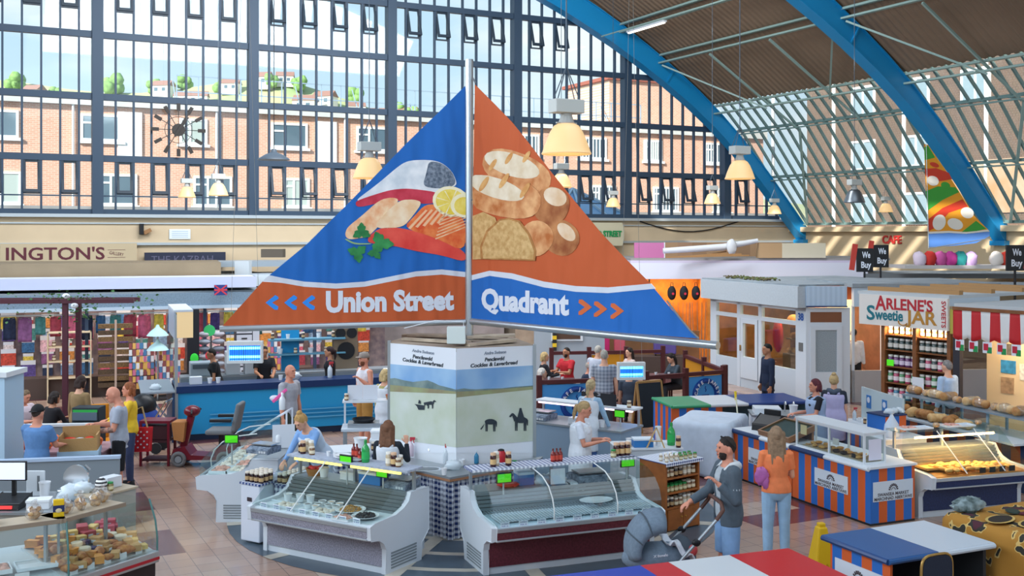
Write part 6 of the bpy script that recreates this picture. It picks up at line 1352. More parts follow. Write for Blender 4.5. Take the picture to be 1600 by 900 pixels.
st_ = thing('bench_seat', 'dark bench under the people sitting at the far left', 'bench', V((-9.2, 18.85, 0))); MB().box(0, 1.6, 0, .5, .38, .46).build('seat', M('bench_dark', '#4A3A34', .6), st_)
for x in (.05, 1.45): MB().box(x, x+.1, .05, .45, 0, .38).build('leg', M('bench_dark', '#4A3A34', .6), st_)
# mobility scooter and neighbours
sx0 = at(285, 18.9); ms = thing('mobility_scooter', 'maroon mobility scooter with a wicker basket and grey seat by the blue counter', 'scooter', sx0)
MRD = M('scooter_maroon', '#6A1626', .3); GRS = M('seat_grey', '#6E7276', .8)
for x in (0, .78):
    for y in (-.22, .22): wl = MB().tube([(x+.10*math.cos(t*.3927), y, .135+.10*math.sin(t*.3927)) for t in range(17)], .036, 8).build('wheel', M('tyre_grey', '#6F7072', .8), ms, True); MB().cone((x, y-.03, .135), (x, y+.03, .135), .06, n=12).build('hub', M('hub_grey', '#8A9096', .4), wl)
MB().prism([(-.14, .16), (-.10, .30), (.10, .34), (.2, .2), (.6, .18), (.66, .36), (.95, .36), (.98, .18), (.9, .12), (-.05, .12)], 'y', -.2, .2).build('chassis', MRD, ms, bevel=.03)
MB().bar((.02, 0, .3), (.16, 0, .86), .09, .12).build('tiller', MRD, ms, bevel=.02); MB().ell((.17, 0, .93), (.14, .16, .10), 14, 10).build('control_head', MRD, ms, True); MB().tube([(.24, -.28, .92), (.2, -.14, .97), (.2, .14, .97), (.24, .28, .92)], .016, 8).build('handlebar', BLACK, ms)
MB().prism([(-.10, .46), (.06, .42), (.10, .76), (-.14, .76)], 'y', -.17, .17).build('basket', M('wicker', '#8A6440', .8, bump=(60, .6)), ms)
MB().cone((.68, 0, .34), (.68, 0, .55), .05).build('seat_post', BLACK, ms); MB().box(.45, .92, -.23, .23, .55, .63).build('seat', GRS, ms, bevel=.03); MB().bar((.92, 0, .6), (1.02, 0, 1.08), .42, .08).build('backrest', GRS, ms, bevel=.03)
for y in (-.27, .27): MB().box(.55, .92, y-.03, y+.03, .78, .83).build('armrest', BLACK, ms, bevel=.01)
tr = thing('maroon_trolley', 'maroon metal trolley standing left of the mobility scooter', 'trolley', at(247, 18.95)); m = MB()
for x in (-.24, .24):
    for y in (-.18, .18): m.box(x-.02, x+.02, y-.02, y+.02, .0, .78)
m.box(-.26, .26, -.2, .2, .74, .78); m.build('frame', MRD, tr); MB().box(-.22, .22, -.16, .16, .08, .12).box(-.22, .22, -.16, .16, .40, .44).build('shelf', M('trolley_dark', '#3A1820', .5), tr); MB().box(-.2, .2, -.14, .14, .45, .68).build('drawer', M('trolley_dark', '#3A1820', .5), tr)
bb_ = thing('blue_buggy', 'dark blue buggy with a black hood standing under the grey counter flap', 'buggy', at(228, 20.0)); MB().ell((0, 0, .55), (.26, .25, .30), 14, 10).build('seat_shell', M('buggy_blue', '#15398A', .7), bb_, True); MB().ell((-.05, 0, .85), (.24, .24, .22), 14, 8).build('hood', BLACK, bb_, True); MB().tube([(.2, -.2, .6), (.42, -.2, .95), (.42, .2, .95), (.2, .2, .6)], .016, 8).build('handle', CHROME, bb_)
for x in (-.25, .25):
    for y in (-.2, .2): MB().cone((x, y-.02, .1), (x, y+.02, .1), .1, n=14).build('wheel', M('tyre', '#26272B', .8), bb_); MB().cone((x, y, .1), (x*.3, y, .55), .014).build('strut', CHROME, bb_)
# ---------------------------------------------------------------- right hand striped stalls
ORB = ['#CC5A22', '#1F66B8']; SX, SY = STRIPES('stripe_x', ORB, .145, 0, phase=.0), STRIPES('stripe_y', ORB[::-1], .145, 1)
SIGNW = M('sign_white', '#CFD9E4', .5); SINK = M('sign_ink', '#4A3F44', .6)
def mkt_sign(par, loc, xd, w, h):
    xd = V(xd); nn = xd.cross(V((0, 0, 1))); c = V(loc); m = MB()
    a = xd*w/2; b = V((0, 0, h/2)); m.poly([c-a-b, c+a-b, c+a+b, c-a+b], nn*.008); o = m.build('market_sign', SIGNW, par)
    for i in range(9):
        t = math.pi*(i+.5)/9; p0 = c+nn*.012+xd*(.075*math.cos(t)*w/.62)+V((0, 0, .005+.085*math.sin(t)*h/.25)); p1 = c+nn*.012+xd*(.05*math.cos(t)*w/.62)+V((0, 0, .005+.055*math.sin(t)*h/.25)); MB().bar(p0, p1, .016, .004, up=nn).build('fan_emblem', SINK, o)
    MB().tube([c+nn*.012+xd*(.035*math.cos(math.pi*i/8))+V((0, 0, .004+.035*math.sin(math.pi*i/8))) for i in range(9)], .004, 4).build('fan_arc', SINK, o)
    fitted('lettering', 'SWANSEA MARKET', w*.78, .062, SINK, o, c+nn*.011-V((0, 0, h*.16)), xd, bold=.0005, ext=.001); fitted('lettering', 'MARCHNAD ABERTAWE', w*.95, .062, SINK, o, c+nn*.011-V((0, 0, h*.37)), xd, bold=.0005, ext=.001)
    return o
Cn = V((4.91, 14.9, 0)); e1 = V((.39, -.92, 0)).normalized(); rS = math.atan2(e1.y, e1.x)
def stall_unit(label, o, L, rz, D=.78, top=WHITE, signs=True, navy=(0, .8), H_=.81, side=True):
    r = thing('striped_counter', label, 'counter', o, rz); MB().box(0, L, .0, D, 0, .03).build('plinth', BLACK, r)
    MB().box(0, L, 0, .03, .03, H_-.03).build('front_panel', SX, r); MB().box(L-.03, L, .03, D, .03, H_-.03).build('end_panel', SY, r); MB().box(0, .03, .03, D, .03, H_-.03).build('end_panel', SY, r)
    MB().box(.03, L-.03, D-.03, D, .03, H_-.03).build('back_panel', GREYP, r); MB().box(-.02, L+.03, -.03, D+.02, H_-.03, H_).build('counter_top', top, r)
    if navy: MB().tube([(navy[0], -.035, H_-.03), (navy[1], -.035, H_-.03)], .038, 8).build('rolled_edge', NAVY, r)
    if navy and navy[1] < L-.1: MB().tube([(navy[1], -.035, H_-.03), (L, -.035, H_-.03)], .032, 8).build('rolled_edge', WHITE, r)
    if signs: mkt_sign(r, (L*.52, -.001, .455), (1, 0, 0), .72, .25)
    if signs and side: mkt_sign(r, (L+.001, D*.5, .46), (0, 1, 0), .70, .27)
    return lambda x, y, z=H_: V((o.x, o.y, 0))+Matrix.Rotation(rz, 3, 'Z') @ V((x, y, z)), r
o2 = Cn-e1*1.7; o1 = Cn-e1*3.27
p2, su2 = stall_unit('orange and blue striped market counter carrying the white glass pastry case', o2, 1.7, rS, navy=(.0, .78)); p1_, su1 = stall_unit('orange and blue striped market counter behind the woman in orange', o1, 1.55, rS, side=False)
gc = thing('pastry_case', 'white framed glass pastry case on the striped counter', 'display case', p2(.05, .02), rS)
FW = M('frame_white', '#D6DCE2', .4); L_, D_, Z_ = 1.5, .38, .42; m = MB()
for x in (0, L_/2-.012, L_-.025):
    for y in (0, D_-.025): m.box(x, x+.025, y, y+.025, 0, Z_)
for y in (0, D_-.025): m.box(0, L_, y, y+.025, 0, .025).box(0, L_, y, y+.025, Z_-.025, Z_)
for x in (0, L_-.025): m.box(x, x+.025, 0, D_, 0, .025).box(x, x+.025, 0, D_, Z_-.025, Z_)
m.build('frame', FW, gc); MB().box(-.01, L_+.01, -.01, D_+.01, Z_, Z_+.02).build('lid', FW, gc); g = MB()
g.add([(0, .01, 0), (L_, .01, 0), (L_, .01, Z_), (0, .01, Z_)], [(0, 1, 2, 3)]).add([(L_-.01, 0, 0), (L_-.01, D_, 0), (L_-.01, D_, Z_), (L_-.01, 0, Z_)], [(0, 1, 2, 3)]); g.build('glass', GL, gc); MB().box(L_-.004, L_+.002, .08, .30, .05, .34).build('paper_notice', M('notice_pale', '#D8D6E6', .6), gc)
MB().box(.12, .26, -.004, 0, .2, .34).build('rosette_sticker', M('rosette', '#B9B48A', .6), gc); MB().box(.10, L_-.05, .05, .34, .02, .035).build('shelf_liner', M('liner', '#B9A58A', .7), gc)
ITEMS['pasty'] = ('pasty', lambda o: MB().ell((0, 0, .025), (.075, .045, .028), 12, 8, jit=.04).build('crust', M('pasty_crust', '#C98A3E', .55, noise=(16, .25), hx2='#E0B068'), o, True)); ITEMS['choc'] = ('dark_cake', lambda o: MB().ell((0, 0, .03), (.07, .06, .032), 12, 8, jit=.06).build('cake', M('cake_dark', '#3A2A26', .6, noise=(16, .25)), o, True)); ITEMS['pale_bun'] = ('welsh_cake', lambda o: MB().lathe([(.04, 0), (.045, .01), (.04, .02), (.003, .022)], n=12).build('cake', M('welsh_cake', '#C9A070', .7, noise=(20, .25)), o, True))
for i in range(24):
    x, y = .16+(i % 8)*.16, .10+(i//8)*.10; k = 'choc' if x > .75 and x < 1.1 and i//8 == 0 else ('pasty' if i % 3 else 'pale_bun')
    item(k, p2(.05+x, .02+y, .846), {'choc': 'dark cake in the white glass pastry case', 'pasty': 'golden pasty in the white glass pastry case', 'pale_bun': 'round welsh cake in the white glass pastry case'}[k], 'cake', 'bakes in the pastry case, %s' % k, i, .85)
item('tick_black', p2(1.25, .09, .846), 'black price card in the pastry case', 'price card', None, rS, .8); item('tick_white', p2(.62, .3, .9), 'white price card at the back of the pastry case', 'price card', None, rS, 1.6)
tc = thing('tilted_case', 'wood framed glass tray tilted on the striped counter', 'display case', p1_(.66, .04), rS); M4 = Matrix.Rotation(math.radians(18), 4, 'X'); m = MB(); m.x = M4
m.box(0, .78, 0, .03, .0, .08).box(0, .78, .52, .55, 0, .08).box(0, .03, 0, .55, 0, .08).box(.75, .78, 0, .55, 0, .08).box(0, .78, 0, .55, 0, .012); m.build('wooden_frame', M('case_wood', '#8A6244', .5), tc); m = MB(); m.x = M4; m.box(.03, .75, .03, .52, .014, .05).build('trays', M('case_dark', '#4A545A', .4), tc); m = MB(); m.x = M4; m.box(.03, .75, .03, .52, .075, .08).build('glass', GL, tc); MB().box(.05, .73, .46, .5, 0, .14).build('prop', M('case_wood', '#8A6244', .5), tc)
bt = thing('black_till', 'black cash till on the striped counter near the white cloth', 'till', p1_(.38, .45), rS+.4); MB().prism([(-.2, 0), (.2, 0), (.2, .2), (.05, .24), (-.18, .1)], 'x', -.2, .2).build('till_body', BLACK, bt, bevel=.015); MB().box(-.15, .15, .08, .12, .22, .32).build('display_hood', BLACK, bt, bevel=.01)
# back unit of the bakery with a pale splash board and a striped end cabinet
o3 = V((5.66, 18.8, 0)); p3, su3 = stall_unit('striped back counter with a pale splash board behind the lilac tabards', o3, 1.45, math.atan2(-.99, .15), .5, navy=None, signs=False)
sb_ = thing('splash_board', 'pale splash board with blue notices standing on the striped back counter', 'board', p3(.0, .40), math.atan2(-.99, .15)); MB().box(0, 1.42, 0, .03, 0, .55).build('board', M('splash_pale', '#B9C9CE', .35), sb_)
for x in (.2, .75): q = MB().box(x, x+.16, -.008, 0, .22, .44).build('notice', M('notice_blue', '#3A78B8', .5), sb_); MB().cone((x+.08, -.012, .36), (x+.08, -.009, .36), .05, n=12).build('notice_disc', P_WHT, q)
for i in range(7): item(('spray_clear', 'cup', 'dark_jar', 'tub', 'redbag', 'blue_liquid', 'cup')[i], p3(.15+.19*i, .2, .812), '%s under the pale splash board' % ('clear spray bottle', 'white cup beside the spray', 'dark jar', 'white tub', 'red wrapper', 'blue bottle', 'white cup at the near end')[i], ('bottle', 'cup', 'jar', 'tub', 'wrapper', 'bottle', 'cup')[i], None, 0, .8)
ec = thing('striped_cabinet', 'upright orange and blue striped cabinet with a crumpled white bag on top', 'cabinet', V((5.80, 16.9, 0)), .42); MB().box(0, .42, 0, .40, 0, 1.16).build('cabinet_body', STRIPES('stripe_cab', ORB, .14, 0), ec); MB().box(-.01, .43, -.01, .41, 1.16, 1.18).build('top', NAVY, ec); MB().box(.03, .36, -.006, 0, .70, .80).build('paper_label', SIGNW, ec)
for i in range(3): item('clearbag', V((5.92+.1*i, 17.08+.05*i, 1.182)), 'crumpled white bag on the striped cabinet', 'bag', 'white bags on the striped cabinet', i, .7)
# worktop with sink behind, green-white-navy table, white draped table
sw = thing('steel_sink_unit', 'white sink unit with taps in front of the maroon haired woman', 'sink', V((4.15, 18.75, 0)), -.1); MB().box(0, 1.05, 0, .6, 0, .86).build('unit_body', WHITE, sw); MB().box(-.02, 1.07, -.02, .62, .86, .885).build('steel_top', STEEL, sw); MB().box(.05, .5, .1, .5, .885, .98).build('white_basin', M('basin_white', '#DCE2E8', .3), sw)
for x in (.6, .74): MB().tube([(x, .4, .885), (x, .4, 1.05), (x, .3, 1.07), (x, .28, 1.03)], .014, 8).build('tap', CHROME, sw, True)
item('cup', V((4.85, 18.75, .887)), 'patterned utensil pot beside the sink taps', 'pot', None, 0, 1.9)
gt = thing('trestle_table', 'long table topped in green, white and navy vinyl', 'table', V((2.74, 21.2, 0)), math.radians(12))
for a, b, h, nm in ((0, .75, '#2F8F62', 'green_top'), (.75, 1.5, '#C9CDD2', 'white_top'), (1.5, 2.75, '#1D3A78', 'navy_top')): MB().box(a, b, -1.1, 0, .80, .825).build(nm, M('vinyl_'+h[1:], h, .35), gt); MB().tube([(a, -1.1, .80), (b, -1.1, .80)], .03, 8).build('rolled_edge', M('vinyl_'+h[1:], h, .35), gt)
MB().tube([(0, -1.1, .80), (0, 0, .80)], .03, 8).build('rolled_edge', M('vinyl_2F8F62', '#2F8F62'), gt); MB().box(.0, .03, -1.06, -.04, 0, .79).build('striped_end', STRIPES('stripe_y2', ORB, .145, 1), gt); MB().box(.03, 2.7, -.07, -.04, .02, .79).build('back_panel', M('panel_slate', '#5A7A84', .6), gt); MB().box(2.68, 2.71, -1.06, -.04, 0, .79).build('end_panel', M('panel_slate', '#5A7A84', .6), gt); MB().box(.03, 1.0, -1.06, -1.03, .02, .79).build('striped_front', SX, gt)
dt = thing('draped_table', 'table covered by a white dust sheet hanging to the floor', 'table', V((3.38, 18.55, 0)), math.radians(-25))
def drape(w, d, h, mat, par, fl=.07, n=64, seed=1.0):
    def fn(a, b):
        t = a*2*math.pi; c, s_ = math.cos(t), math.sin(t); k = 1/max(abs(c)/(w/2), abs(s_)/(d/2)); x, y = c*k, s_*k
        if b < .4: q = b/.4; return V((x*q, y*q, h+.012*math.sin(x*q*7+seed)*math.cos(y*q*8)))
        q = (b-.4)/.6; o = fl*q*(1+.6*math.sin(t*9+seed)+.3*math.sin(t*17)); r_ = math.hypot(x, y); return V((x*(1+(.02+o)/r_), y*(1+(.02+o)/r_), h*(1-q)+.02*q-.03*(q > 0)*(1-q)))
    return MB().grid(fn, n, 26).build('dust_sheet', mat, par, 'all', solid=.006)
drape(.98, 1.25, .88, M('sheet_white', '#BFCAD8', .85, noise=(8, .06), bump=(12, .2)), dt); MB().box(-.47, .47, -.6, .6, 0, .86).build('table_box', GREYP, dt)
mp_ = thing('mop', 'mop with a yellow collar leaning against the white draped table', 'mop', PZ(1160, 655, .82)); mp_.location.z = 0; MB().tube([(0, 0, .05), (-.05, .35, 1.25)], .013, 8).build('handle', M('mop_handle', '#D8D4B8', .5), mp_); MB().tube([(-.046, .32, 1.1), (-.05, .35, 1.25)], .022, 8).build('yellow_collar', M('mop_yellow', '#E0C02A', .5), mp_); MB().ell((0, 0, .06), (.1, .08, .06), 12, 8, jit=.15).build('mop_head', M('mop_grey', '#8A8C90', .9), mp_, True)
# pie counter with warm light
oP = PZ(1436, 810); dP = V((.955, .297, 0)); cP, pP, rP, LP_ = counter('navy fronted hot pie counter glowing orange at the right', oP, oP+dP*1.75, None, NAVYL, '#A8743C', False, tube=None, warm=20, shelf_mat=GLASS('shelf_glass', '#E4F0F0', .14, .03))
for i in range(34):
    c, r_ = i % 9, i//9; item('pasty', pP(.42+c*.125+rnd.uniform(-.02, .02), -.10+r_*.115, .635+rnd.uniform(0, .02)), 'golden pasty heaped in the hot pie counter', 'pasty', 'pasties in the hot pie counter', rnd.uniform(0, 3), rnd.uniform(.9, 1.2))
ITEMS['wood_tray'] = ('wooden_tray', tray_fn(.5, .3, '#D8A860', None, 0, 0, .03)); item('wood_tray', pP(.42, .2, .65), 'pale wooden tray at the left of the hot pie counter', 'tray', None, rP)
for i in range(4): item('tick_black', pP(.92+.17*i, -.19, .62), 'black price card along the front of the hot pie counter', 'price card', 'black cards in the hot pie counter', rP)
for i in range(6): item(('fish_pink', 'ice_tray', 'bun')[i % 3], pP(.25+.25*i, .58, SH), '%s on the glass top of the hot pie counter' % ('tray of pink packs', 'blue white tray', 'wrapped roll')[i % 3], ('tray', 'tray', 'roll')[i % 3], '%s on the pie counter top' % ('pink trays', 'white trays', 'wrapped rolls')[i % 3], rP, .7)
pk_ = thing('white_side_cabinet', 'white side cabinet between the striped counter and the hot pie counter', 'cabinet', V((5.62, 16.42, 0)), .29); MB().box(0, .75, 0, .6, 0, .88).build('cabinet_body', CAB, pk_); MB().box(-.02, .77, -.02, .62, .88, .90).build('top', WHITE, pk_)
ITEMS['carrier'] = ('carrier_bag', lambda o: MB().lathe([(.10, 0), (.13, .05), (.11, .2), (.05, .3), (.02, .36), (.04, .4)], n=12).build('bag_film', M('film_white', '#C3D0E0', .35), o, True)); item('carrier', V((5.80, 16.62, .902)), 'bunched white carrier bag on the white side cabinet', 'bag', None, 0, (1, .7, .95))
# bread counter
oB = V((7.0, 19.5, 0)); dB = V((.31, -.95, 0)); rB_ = math.atan2(dB.y, dB.x); LB_ = 3.1; br = thing('bread_counter', 'glazed bread counter topped with wrapped loaves in front of the sweet shop', 'counter', oB, rB_)
MB().box(0, LB_, 0, .5, 0, .80).build('base', STRIPES('stripe_bread', ['#24406E', '#A85A34'], .2, 0), br); MB().box(-.02, LB_+.02, -.42, .52, .80, .83).build('lower_shelf', M('shelf_blue_white', '#B9C6D2', .4), br); MB().box(0, LB_, -.02, .42, 1.12, 1.145).build('top_shelf', M('shelf_steel', '#8FA3B4', .35, .4), br)
for x in (0, LB_/3, 2*LB_/3, LB_-.04):
    for y in (0, .38): MB().box(x, x+.04, y, y+.03, .83, 1.12).build('upright', M('upright_alu', '#8FA8BC', .4, .4), br)
MB().box(0, LB_, 0, .008, .83, 1.12).build('glass_front', GL, br)
pBr = lambda x, y, z: oB+Matrix.Rotation(rB_, 3, 'Z') @ V((x, y, z))
for i in range(11): k = ('loaf', 'loaf_pale', 'bun')[(i*5) % 3]; item(k, pBr(.12+i*.275, .16+.05*(i % 2), 1.147), '%s on top of the glazed bread counter' % {'loaf': 'wrapped brown loaf', 'loaf_pale': 'wrapped pale loaf', 'bun': 'wrapped bread roll'}[k], 'loaf', 'top row of the bread counter, %s' % k, rB_+1.57*(i % 2), 1.15)
for i in range(6): k = ('cob', 'cob_pale')[i % 2]; item(k, pBr(.2+.32*i, -.2, .832), '%s cob loaf on the lower shelf of the bread counter' % ('dark crusted', 'pale floured')[i % 2], 'loaf', 'cobs on the lower shelf, %s' % ('dark', 'pale')[i % 2], i, 1)
# foreground tables, chair, cone
def vinyl(h): return M('vinyl_'+h[1:], h, .35)
F0 = V((3.64, 10.52, 0)); rF = math.radians(24.2); bw = thing('folding_stall_table', 'striped stall table with a half blue and half white vinyl top', 'table', F0, rF)
for a, b, h in ((0, .64, '#2C5A92'), (.64, 1.40, '#C3CCD6')):
    MB().box(a, b, 0, .95, .83, .855).build('vinyl_top', vinyl(h), bw)
    for y in (0, .95): MB().tube([(a, y, .825), (b, y, .825)], .028, 8).build('rolled_edge', vinyl(h), bw)
MB().tube([(0, 0, .825), (0, .95, .825)], .03, 8).build('rolled_edge', vinyl('#1E3F72'), bw)
MB().box(.06, .09, .04, .9, 0, .8).build('striped_end', STRIPES('stripe_y3', ORB, .145, 1), bw); MB().box(.09, 1.34, .84, .88, 0, .8).build('back_panel', M('panel_pale', '#A9B2BC', .6), bw); MB().box(1.30, 1.34, .05, .84, 0, .8).build('end_panel', M('panel_dark', '#2A2C30', .6), bw); MB().box(.66, .70, .05, .84, 0, .8).build('mid_panel', M('panel_dark', '#2A2C30', .6), bw)
mkt_sign(bw, (.059, .47, .50), (0, -1, 0), .70, .30)
ch = thing('stacking_chair', 'navy padded stacking chair with a gold frame by the blue and white table', 'chair', V((4.12, 10.15, 0)), rF+math.pi); GOLD = M('gold_frame', '#A8854A', .35, .6); NP = M('navy_pad', '#1E2638', .8, bump=(60, .2))
MB().prism([(x, y+.76) for x, y in blob(0, 0, .185, .19, 0, 20, 4)], 'y', -.22, -.19).build('backrest', NP, ch, bevel=.008); MB().tube([(x, -.205, y+.76) for x, y in blob(0, 0, .195, .20, 0, 24, 4)]+[(.195, -.205, .76)], .014, 8).build('back_frame', GOLD, ch, True); MB().box(-.2, .2, -.2, .22, .43, .48).build('seat', NP, ch, bevel=.02)
for x in (-.19, .19): MB().cone((x, -.2, 0), (x, -.205, .6), .013).build('leg', GOLD, ch); MB().cone((x, .2, 0), (x, .2, .44), .013).build('leg', GOLD, ch)
rwb = thing('display_table', 'market table topped in blue, red and white vinyl at the bottom of the picture', 'table', V((.75, 10.16, 0)), math.radians(20.1))
for a, b, h in ((-.6, .5, '#2340A8'), (.5, .80, '#C2262C'), (.80, 1.47, '#CDD2D6'), (1.47, 2.15, '#C2262C')):
    MB().box(a, b, -1.1, 0, .83, .855).build('vinyl_top', vinyl(h), rwb); MB().tube([(a, 0, .83), (b, 0, .83)], .026, 8).build('rolled_edge', vinyl(h), rwb)
MB().box(-.55, 2.1, -1.05, -.05, 0, .83).build('table_body', STRIPES('stripe_body', ORB, .145, 0), rwb)
cn = thing('wet_floor_cone', 'yellow wet floor warning cone standing between the stalls', 'cone', V((3.58, 12.6, 0)), .2); YC = M('cone_yellow', '#E0B416', .45)
MB().add([(-.15, -.15, 0), (.15, -.15, 0), (.15, .15, 0), (-.15, .15, 0), (-.055, -.055, .62), (.055, -.055, .62), (.055, .055, .62), (-.055, .055, .62)], [(0, 3, 2, 1), (4, 5, 6, 7), (0, 1, 5, 4), (1, 2, 6, 5), (2, 3, 7, 6), (3, 0, 4, 7)]).build('cone_body', YC, cn, bevel=.02); MB().box(-.04, .04, -.04, .04, .61, .66).build('hand_grip', YC, cn, bevel=.012); m = MB().poly([(-.05, -.135, .12), (.07, -.135, .12), (.01, -.118, .22)], (0, -.006, .001)); m.build('warning_mark', M('cone_print', '#C28A10', .5), cn)
ct_ = thing('cloth_covered_table', 'table covered with a mustard cloth printed with dark leaves and feathers', 'table', V((5.62, 11.75, 0)), rF)
_t = NT('mustard_cloth'); _o = _t.obj(); _r = _t.node('ValToRGB'); _t.link(_t.noise(_o, 4.2, 2), _r.inputs[0]); _r.color_ramp.interpolation = 'CONSTANT'
for _i, (_p, _h) in enumerate(((0, '#A8762A'), (.57, '#C9AA66'), (.59, '#2C2A22'), (.66, '#4A1E2A'))):
    _e = _r.color_ramp.elements[_i] if _i < 2 else _r.color_ramp.elements.new(_p); _e.position = _p; _e.color = lin(_h)
_t.color(_r.outputs[0]); _t.b.inputs['Roughness'].default_value = .85; _t.bump(_t.noise(_o, 9), .3); MUS = _t.m; ds = drape(1.35, 1.15, .93, MUS, ct_, .10, 72, 2.0); ds.name = 'mustard_cloth'; MB().box(-.62, .62, -.52, .52, 0, .90).build('table_box', GREYP, ct_)
DKP, CRP, WNP, GRP = M('print_dark', '#2E2620', .8), M('print_cream', '#C8A860', .8), M('print_wine', '#5A1E2A', .8), M('print_leaf', '#2C3A30', .8)
def motif(pts, mt, nm):
    m = MB(); m.poly([V(p) for p in pts], (0, 0, .002)); m.build(nm, mt, ds)
for i, (x, y, r_, ro, mt) in enumerate(((-.42, .05, .17, .3, DKP), (-.25, -.22, .17, .3, DKP), (-.12, -.38, .15, .4, DKP), (.05, .1, .09, 0, WNP), (-.02, .24, .10, .9, GRP), (.28, .2, .12, .2, GRP), (.35, -.2, .14, .6, DKP), (.5, .05, .1, 0, WNP))):
    motif([(a, b, .957) for a, b in blob(x, y, r_*1.3, r_*.75, math.degrees(ro), 18)], CRP if mt is DKP else mt, 'printed_leaf'); motif([(a, b, .961) for a, b in blob(x, y, r_*1.12, r_*.58, math.degrees(ro), 18)], mt, 'printed_feather')
ITEMS['crumple'] = ('crumpled_cloth', lambda o: MB().ell((0, 0, .05), (.22, .13, .09), 20, 12, jit=.14).build('cloth', M('cloth_mixed', '#9FB0B4', .9, noise=(9, .5), hx2='#2A3A34'), o, True)); item('crumple', V((5.05, 12.05, .95)), 'crumpled pale and dark green cloth at the corner of the mustard table', 'cloth', None, .5)
# ---------------------------------------------------------------- sweet shop, awning stall
S0 = V((7.1, 22.0, 0)); dS = V((.54, -.84, 0)).normalized(); rSw = math.atan2(dS.y, dS.x); OW = M('oak_frame', '#7A4A26', .5, noise=(6, .2))
sw_ = thing('sweet_shop', 'wooden fronted sweet shop under the sign Arlene\'s Sweetie Jar', 'shop', S0, rSw)
pSw = lambda x, y, z: S0+Matrix.Rotation(rSw, 3, 'Z') @ V((x, y, z))
sg = MB().box(0, 2.03, -.12, -.06, 2.2, 2.8).build('sign_board', M('sign_cream', '#DAD4CE', .5), sw_)
TX = lambda s, w_, sz, hx, x, z, up=(.0, 0, 1), **k: fitted('lettering', s, w_, sz, M('paint_'+hx[1:], hx, .5), sg, (x, -.125, z), (1, 0, -.0), up, bold=.008, **k)
TX("RLENE'S", 1.05, .30, '#B01E2C', 1.19, 2.64); TX('weetie', .66, .29, '#0E6A78', .72, 2.41); TX('S', .20, .40, '#0E6A78', .29, 2.44); TX('JAR', .70, .36, '#B07A2A', 1.46, 2.37); TX('A', .26, .40, '#B01E2C', .53, 2.645)
fitted('lettering', 'SWEETS', .50, .13, M('paint_B01E2C', '#B01E2C'), sg, (1.95, -.125, 2.5), (0, 0, -1), (1, 0, 0), bold=.002)
MB().tube([(1.05+.1*math.cos(t*.4), -.13, 2.30+.06*math.sin(t*.4)) for t in range(7, 16)], .012, 6).build('flourish', M('paint_B07A2A', '#B07A2A', .5), sg)
for x in (.44, 1.17, 1.93): MB().box(x, x+.08, 0, .35, 0, 2.2).build('upright', OW, sw_)
MB().box(.44, 2.0, .33, .36, 0, 2.2).build('back_board', M('oak_dark', '#5A3620', .6), sw_)
for z in (.45, .75, 1.08, 1.40, 1.73, 2.02): MB().box(.5, 1.95, .03, .33, z-.025, z).build('shelf_board', OW, sw_)
MB().box(-.05, 2.05, -.1, 3.4, 2.80, 2.86).build('roof', M('roof_pale', '#B9BEC2', .7), sw_)
for y in (.2, 1.2, 2.2, 3.2): MB().box(-.05, 2.05, y, y+.12, 2.86, 2.94).build('roof_batten', M('batten_wood', '#A87F52', .7), sw_)
for x in (.85, 1.55):
    l_ = add_light('AREA', 'shelf_lamp', 9, (1, .78, .5), (0, 0, 0), (0, 0, -1), .6, .06); l_.parent = sw_; l_.data.energy = 5; l_.location = (x, .05, 2.17); l_.rotation_euler = (.35, 0, 0)
for i, (nm, hx, l_) in enumerate((('sweet_a', '#3A4A48', '#D8D4CC'), ('sweet_b', '#6A3A6A', '#D6C8DC'), ('sweet_c', '#B84A6A', '#E6D8DC'), ('sweet_d', '#4A8A5A', '#DCE4DC'), ('sweet_e', '#C98A3A', '#E6DCC8'), ('sweet_f', '#3A7A9A', '#D8E4EA'))): ITEMS[nm] = ('sweet_jar', jar_fn('#D2CFC8', hx, l_, .22, .058))
wd = {'sweet_a': 'dark green', 'sweet_b': 'purple', 'sweet_c': 'pink', 'sweet_d': 'green', 'sweet_e': 'amber', 'sweet_f': 'blue'}
for zi, (z, ks) in enumerate(((1.73, 'a'), (1.40, 'b'), (1.08, 'dc'), (.75, 'cf'), (2.02, 'e'))):
    for j, x0 in enumerate((.58, 1.31)):
        for i in range(5):
            k = 'sweet_'+(ks[i % len(ks)] if not (zi == 1 and j == 1) else 'ac'[i % 2]); item(k, pSw(x0+.135*i, .12, z+.001), '%s sweet jar on the %s shelf of the sweet shop' % (wd[k], ('second', 'third', 'fourth', 'fifth', 'top')[zi]), 'sweet jar', '%s jars on the %s sweet shelf' % (wd[k], ('second', 'third', 'fourth', 'fifth', 'top')[zi]), rSw, 1 if zi < 4 else .7)
item('notice', pSw(1.32, -.03, .98), 'white printed notice in front of the right sweet shelves', 'notice', None, rSw, (.8, 1, .8))
gc_ = thing('green_card', 'bright green price card at the left of the sweet shelves', 'card', pSw(.56, .02, 1.405), rSw); MB().box(0, .16, 0, .004, 0, .12).build('card', M('green_lcd', '#49B81C'), gc_)
aw = thing('awning_stall', 'stall with a red and white striped valance and a cream poster wall', 'stall', pSw(2.12, 0, 0), rSw)
def val(a, b): return V((a*3.4, -.08-.03*math.sin(a*60)*b, 2.62-.52*b-.05*b*abs(math.sin(a*math.pi*12))))
MB().grid(val, 120, 6).build('valance', STRIPES('red_white', ['#B8141E', '#DADADA'], .19, 0), aw, 'all', solid=.004); MB().box(0, 3.4, -.1, 0, 2.60, 2.66).build('rail', OW, aw); MB().box(.0, 3.4, .95, 1.0, 0, 2.5).build('poster_wall', M('poster_wall', '#DCC49C', .7), aw)
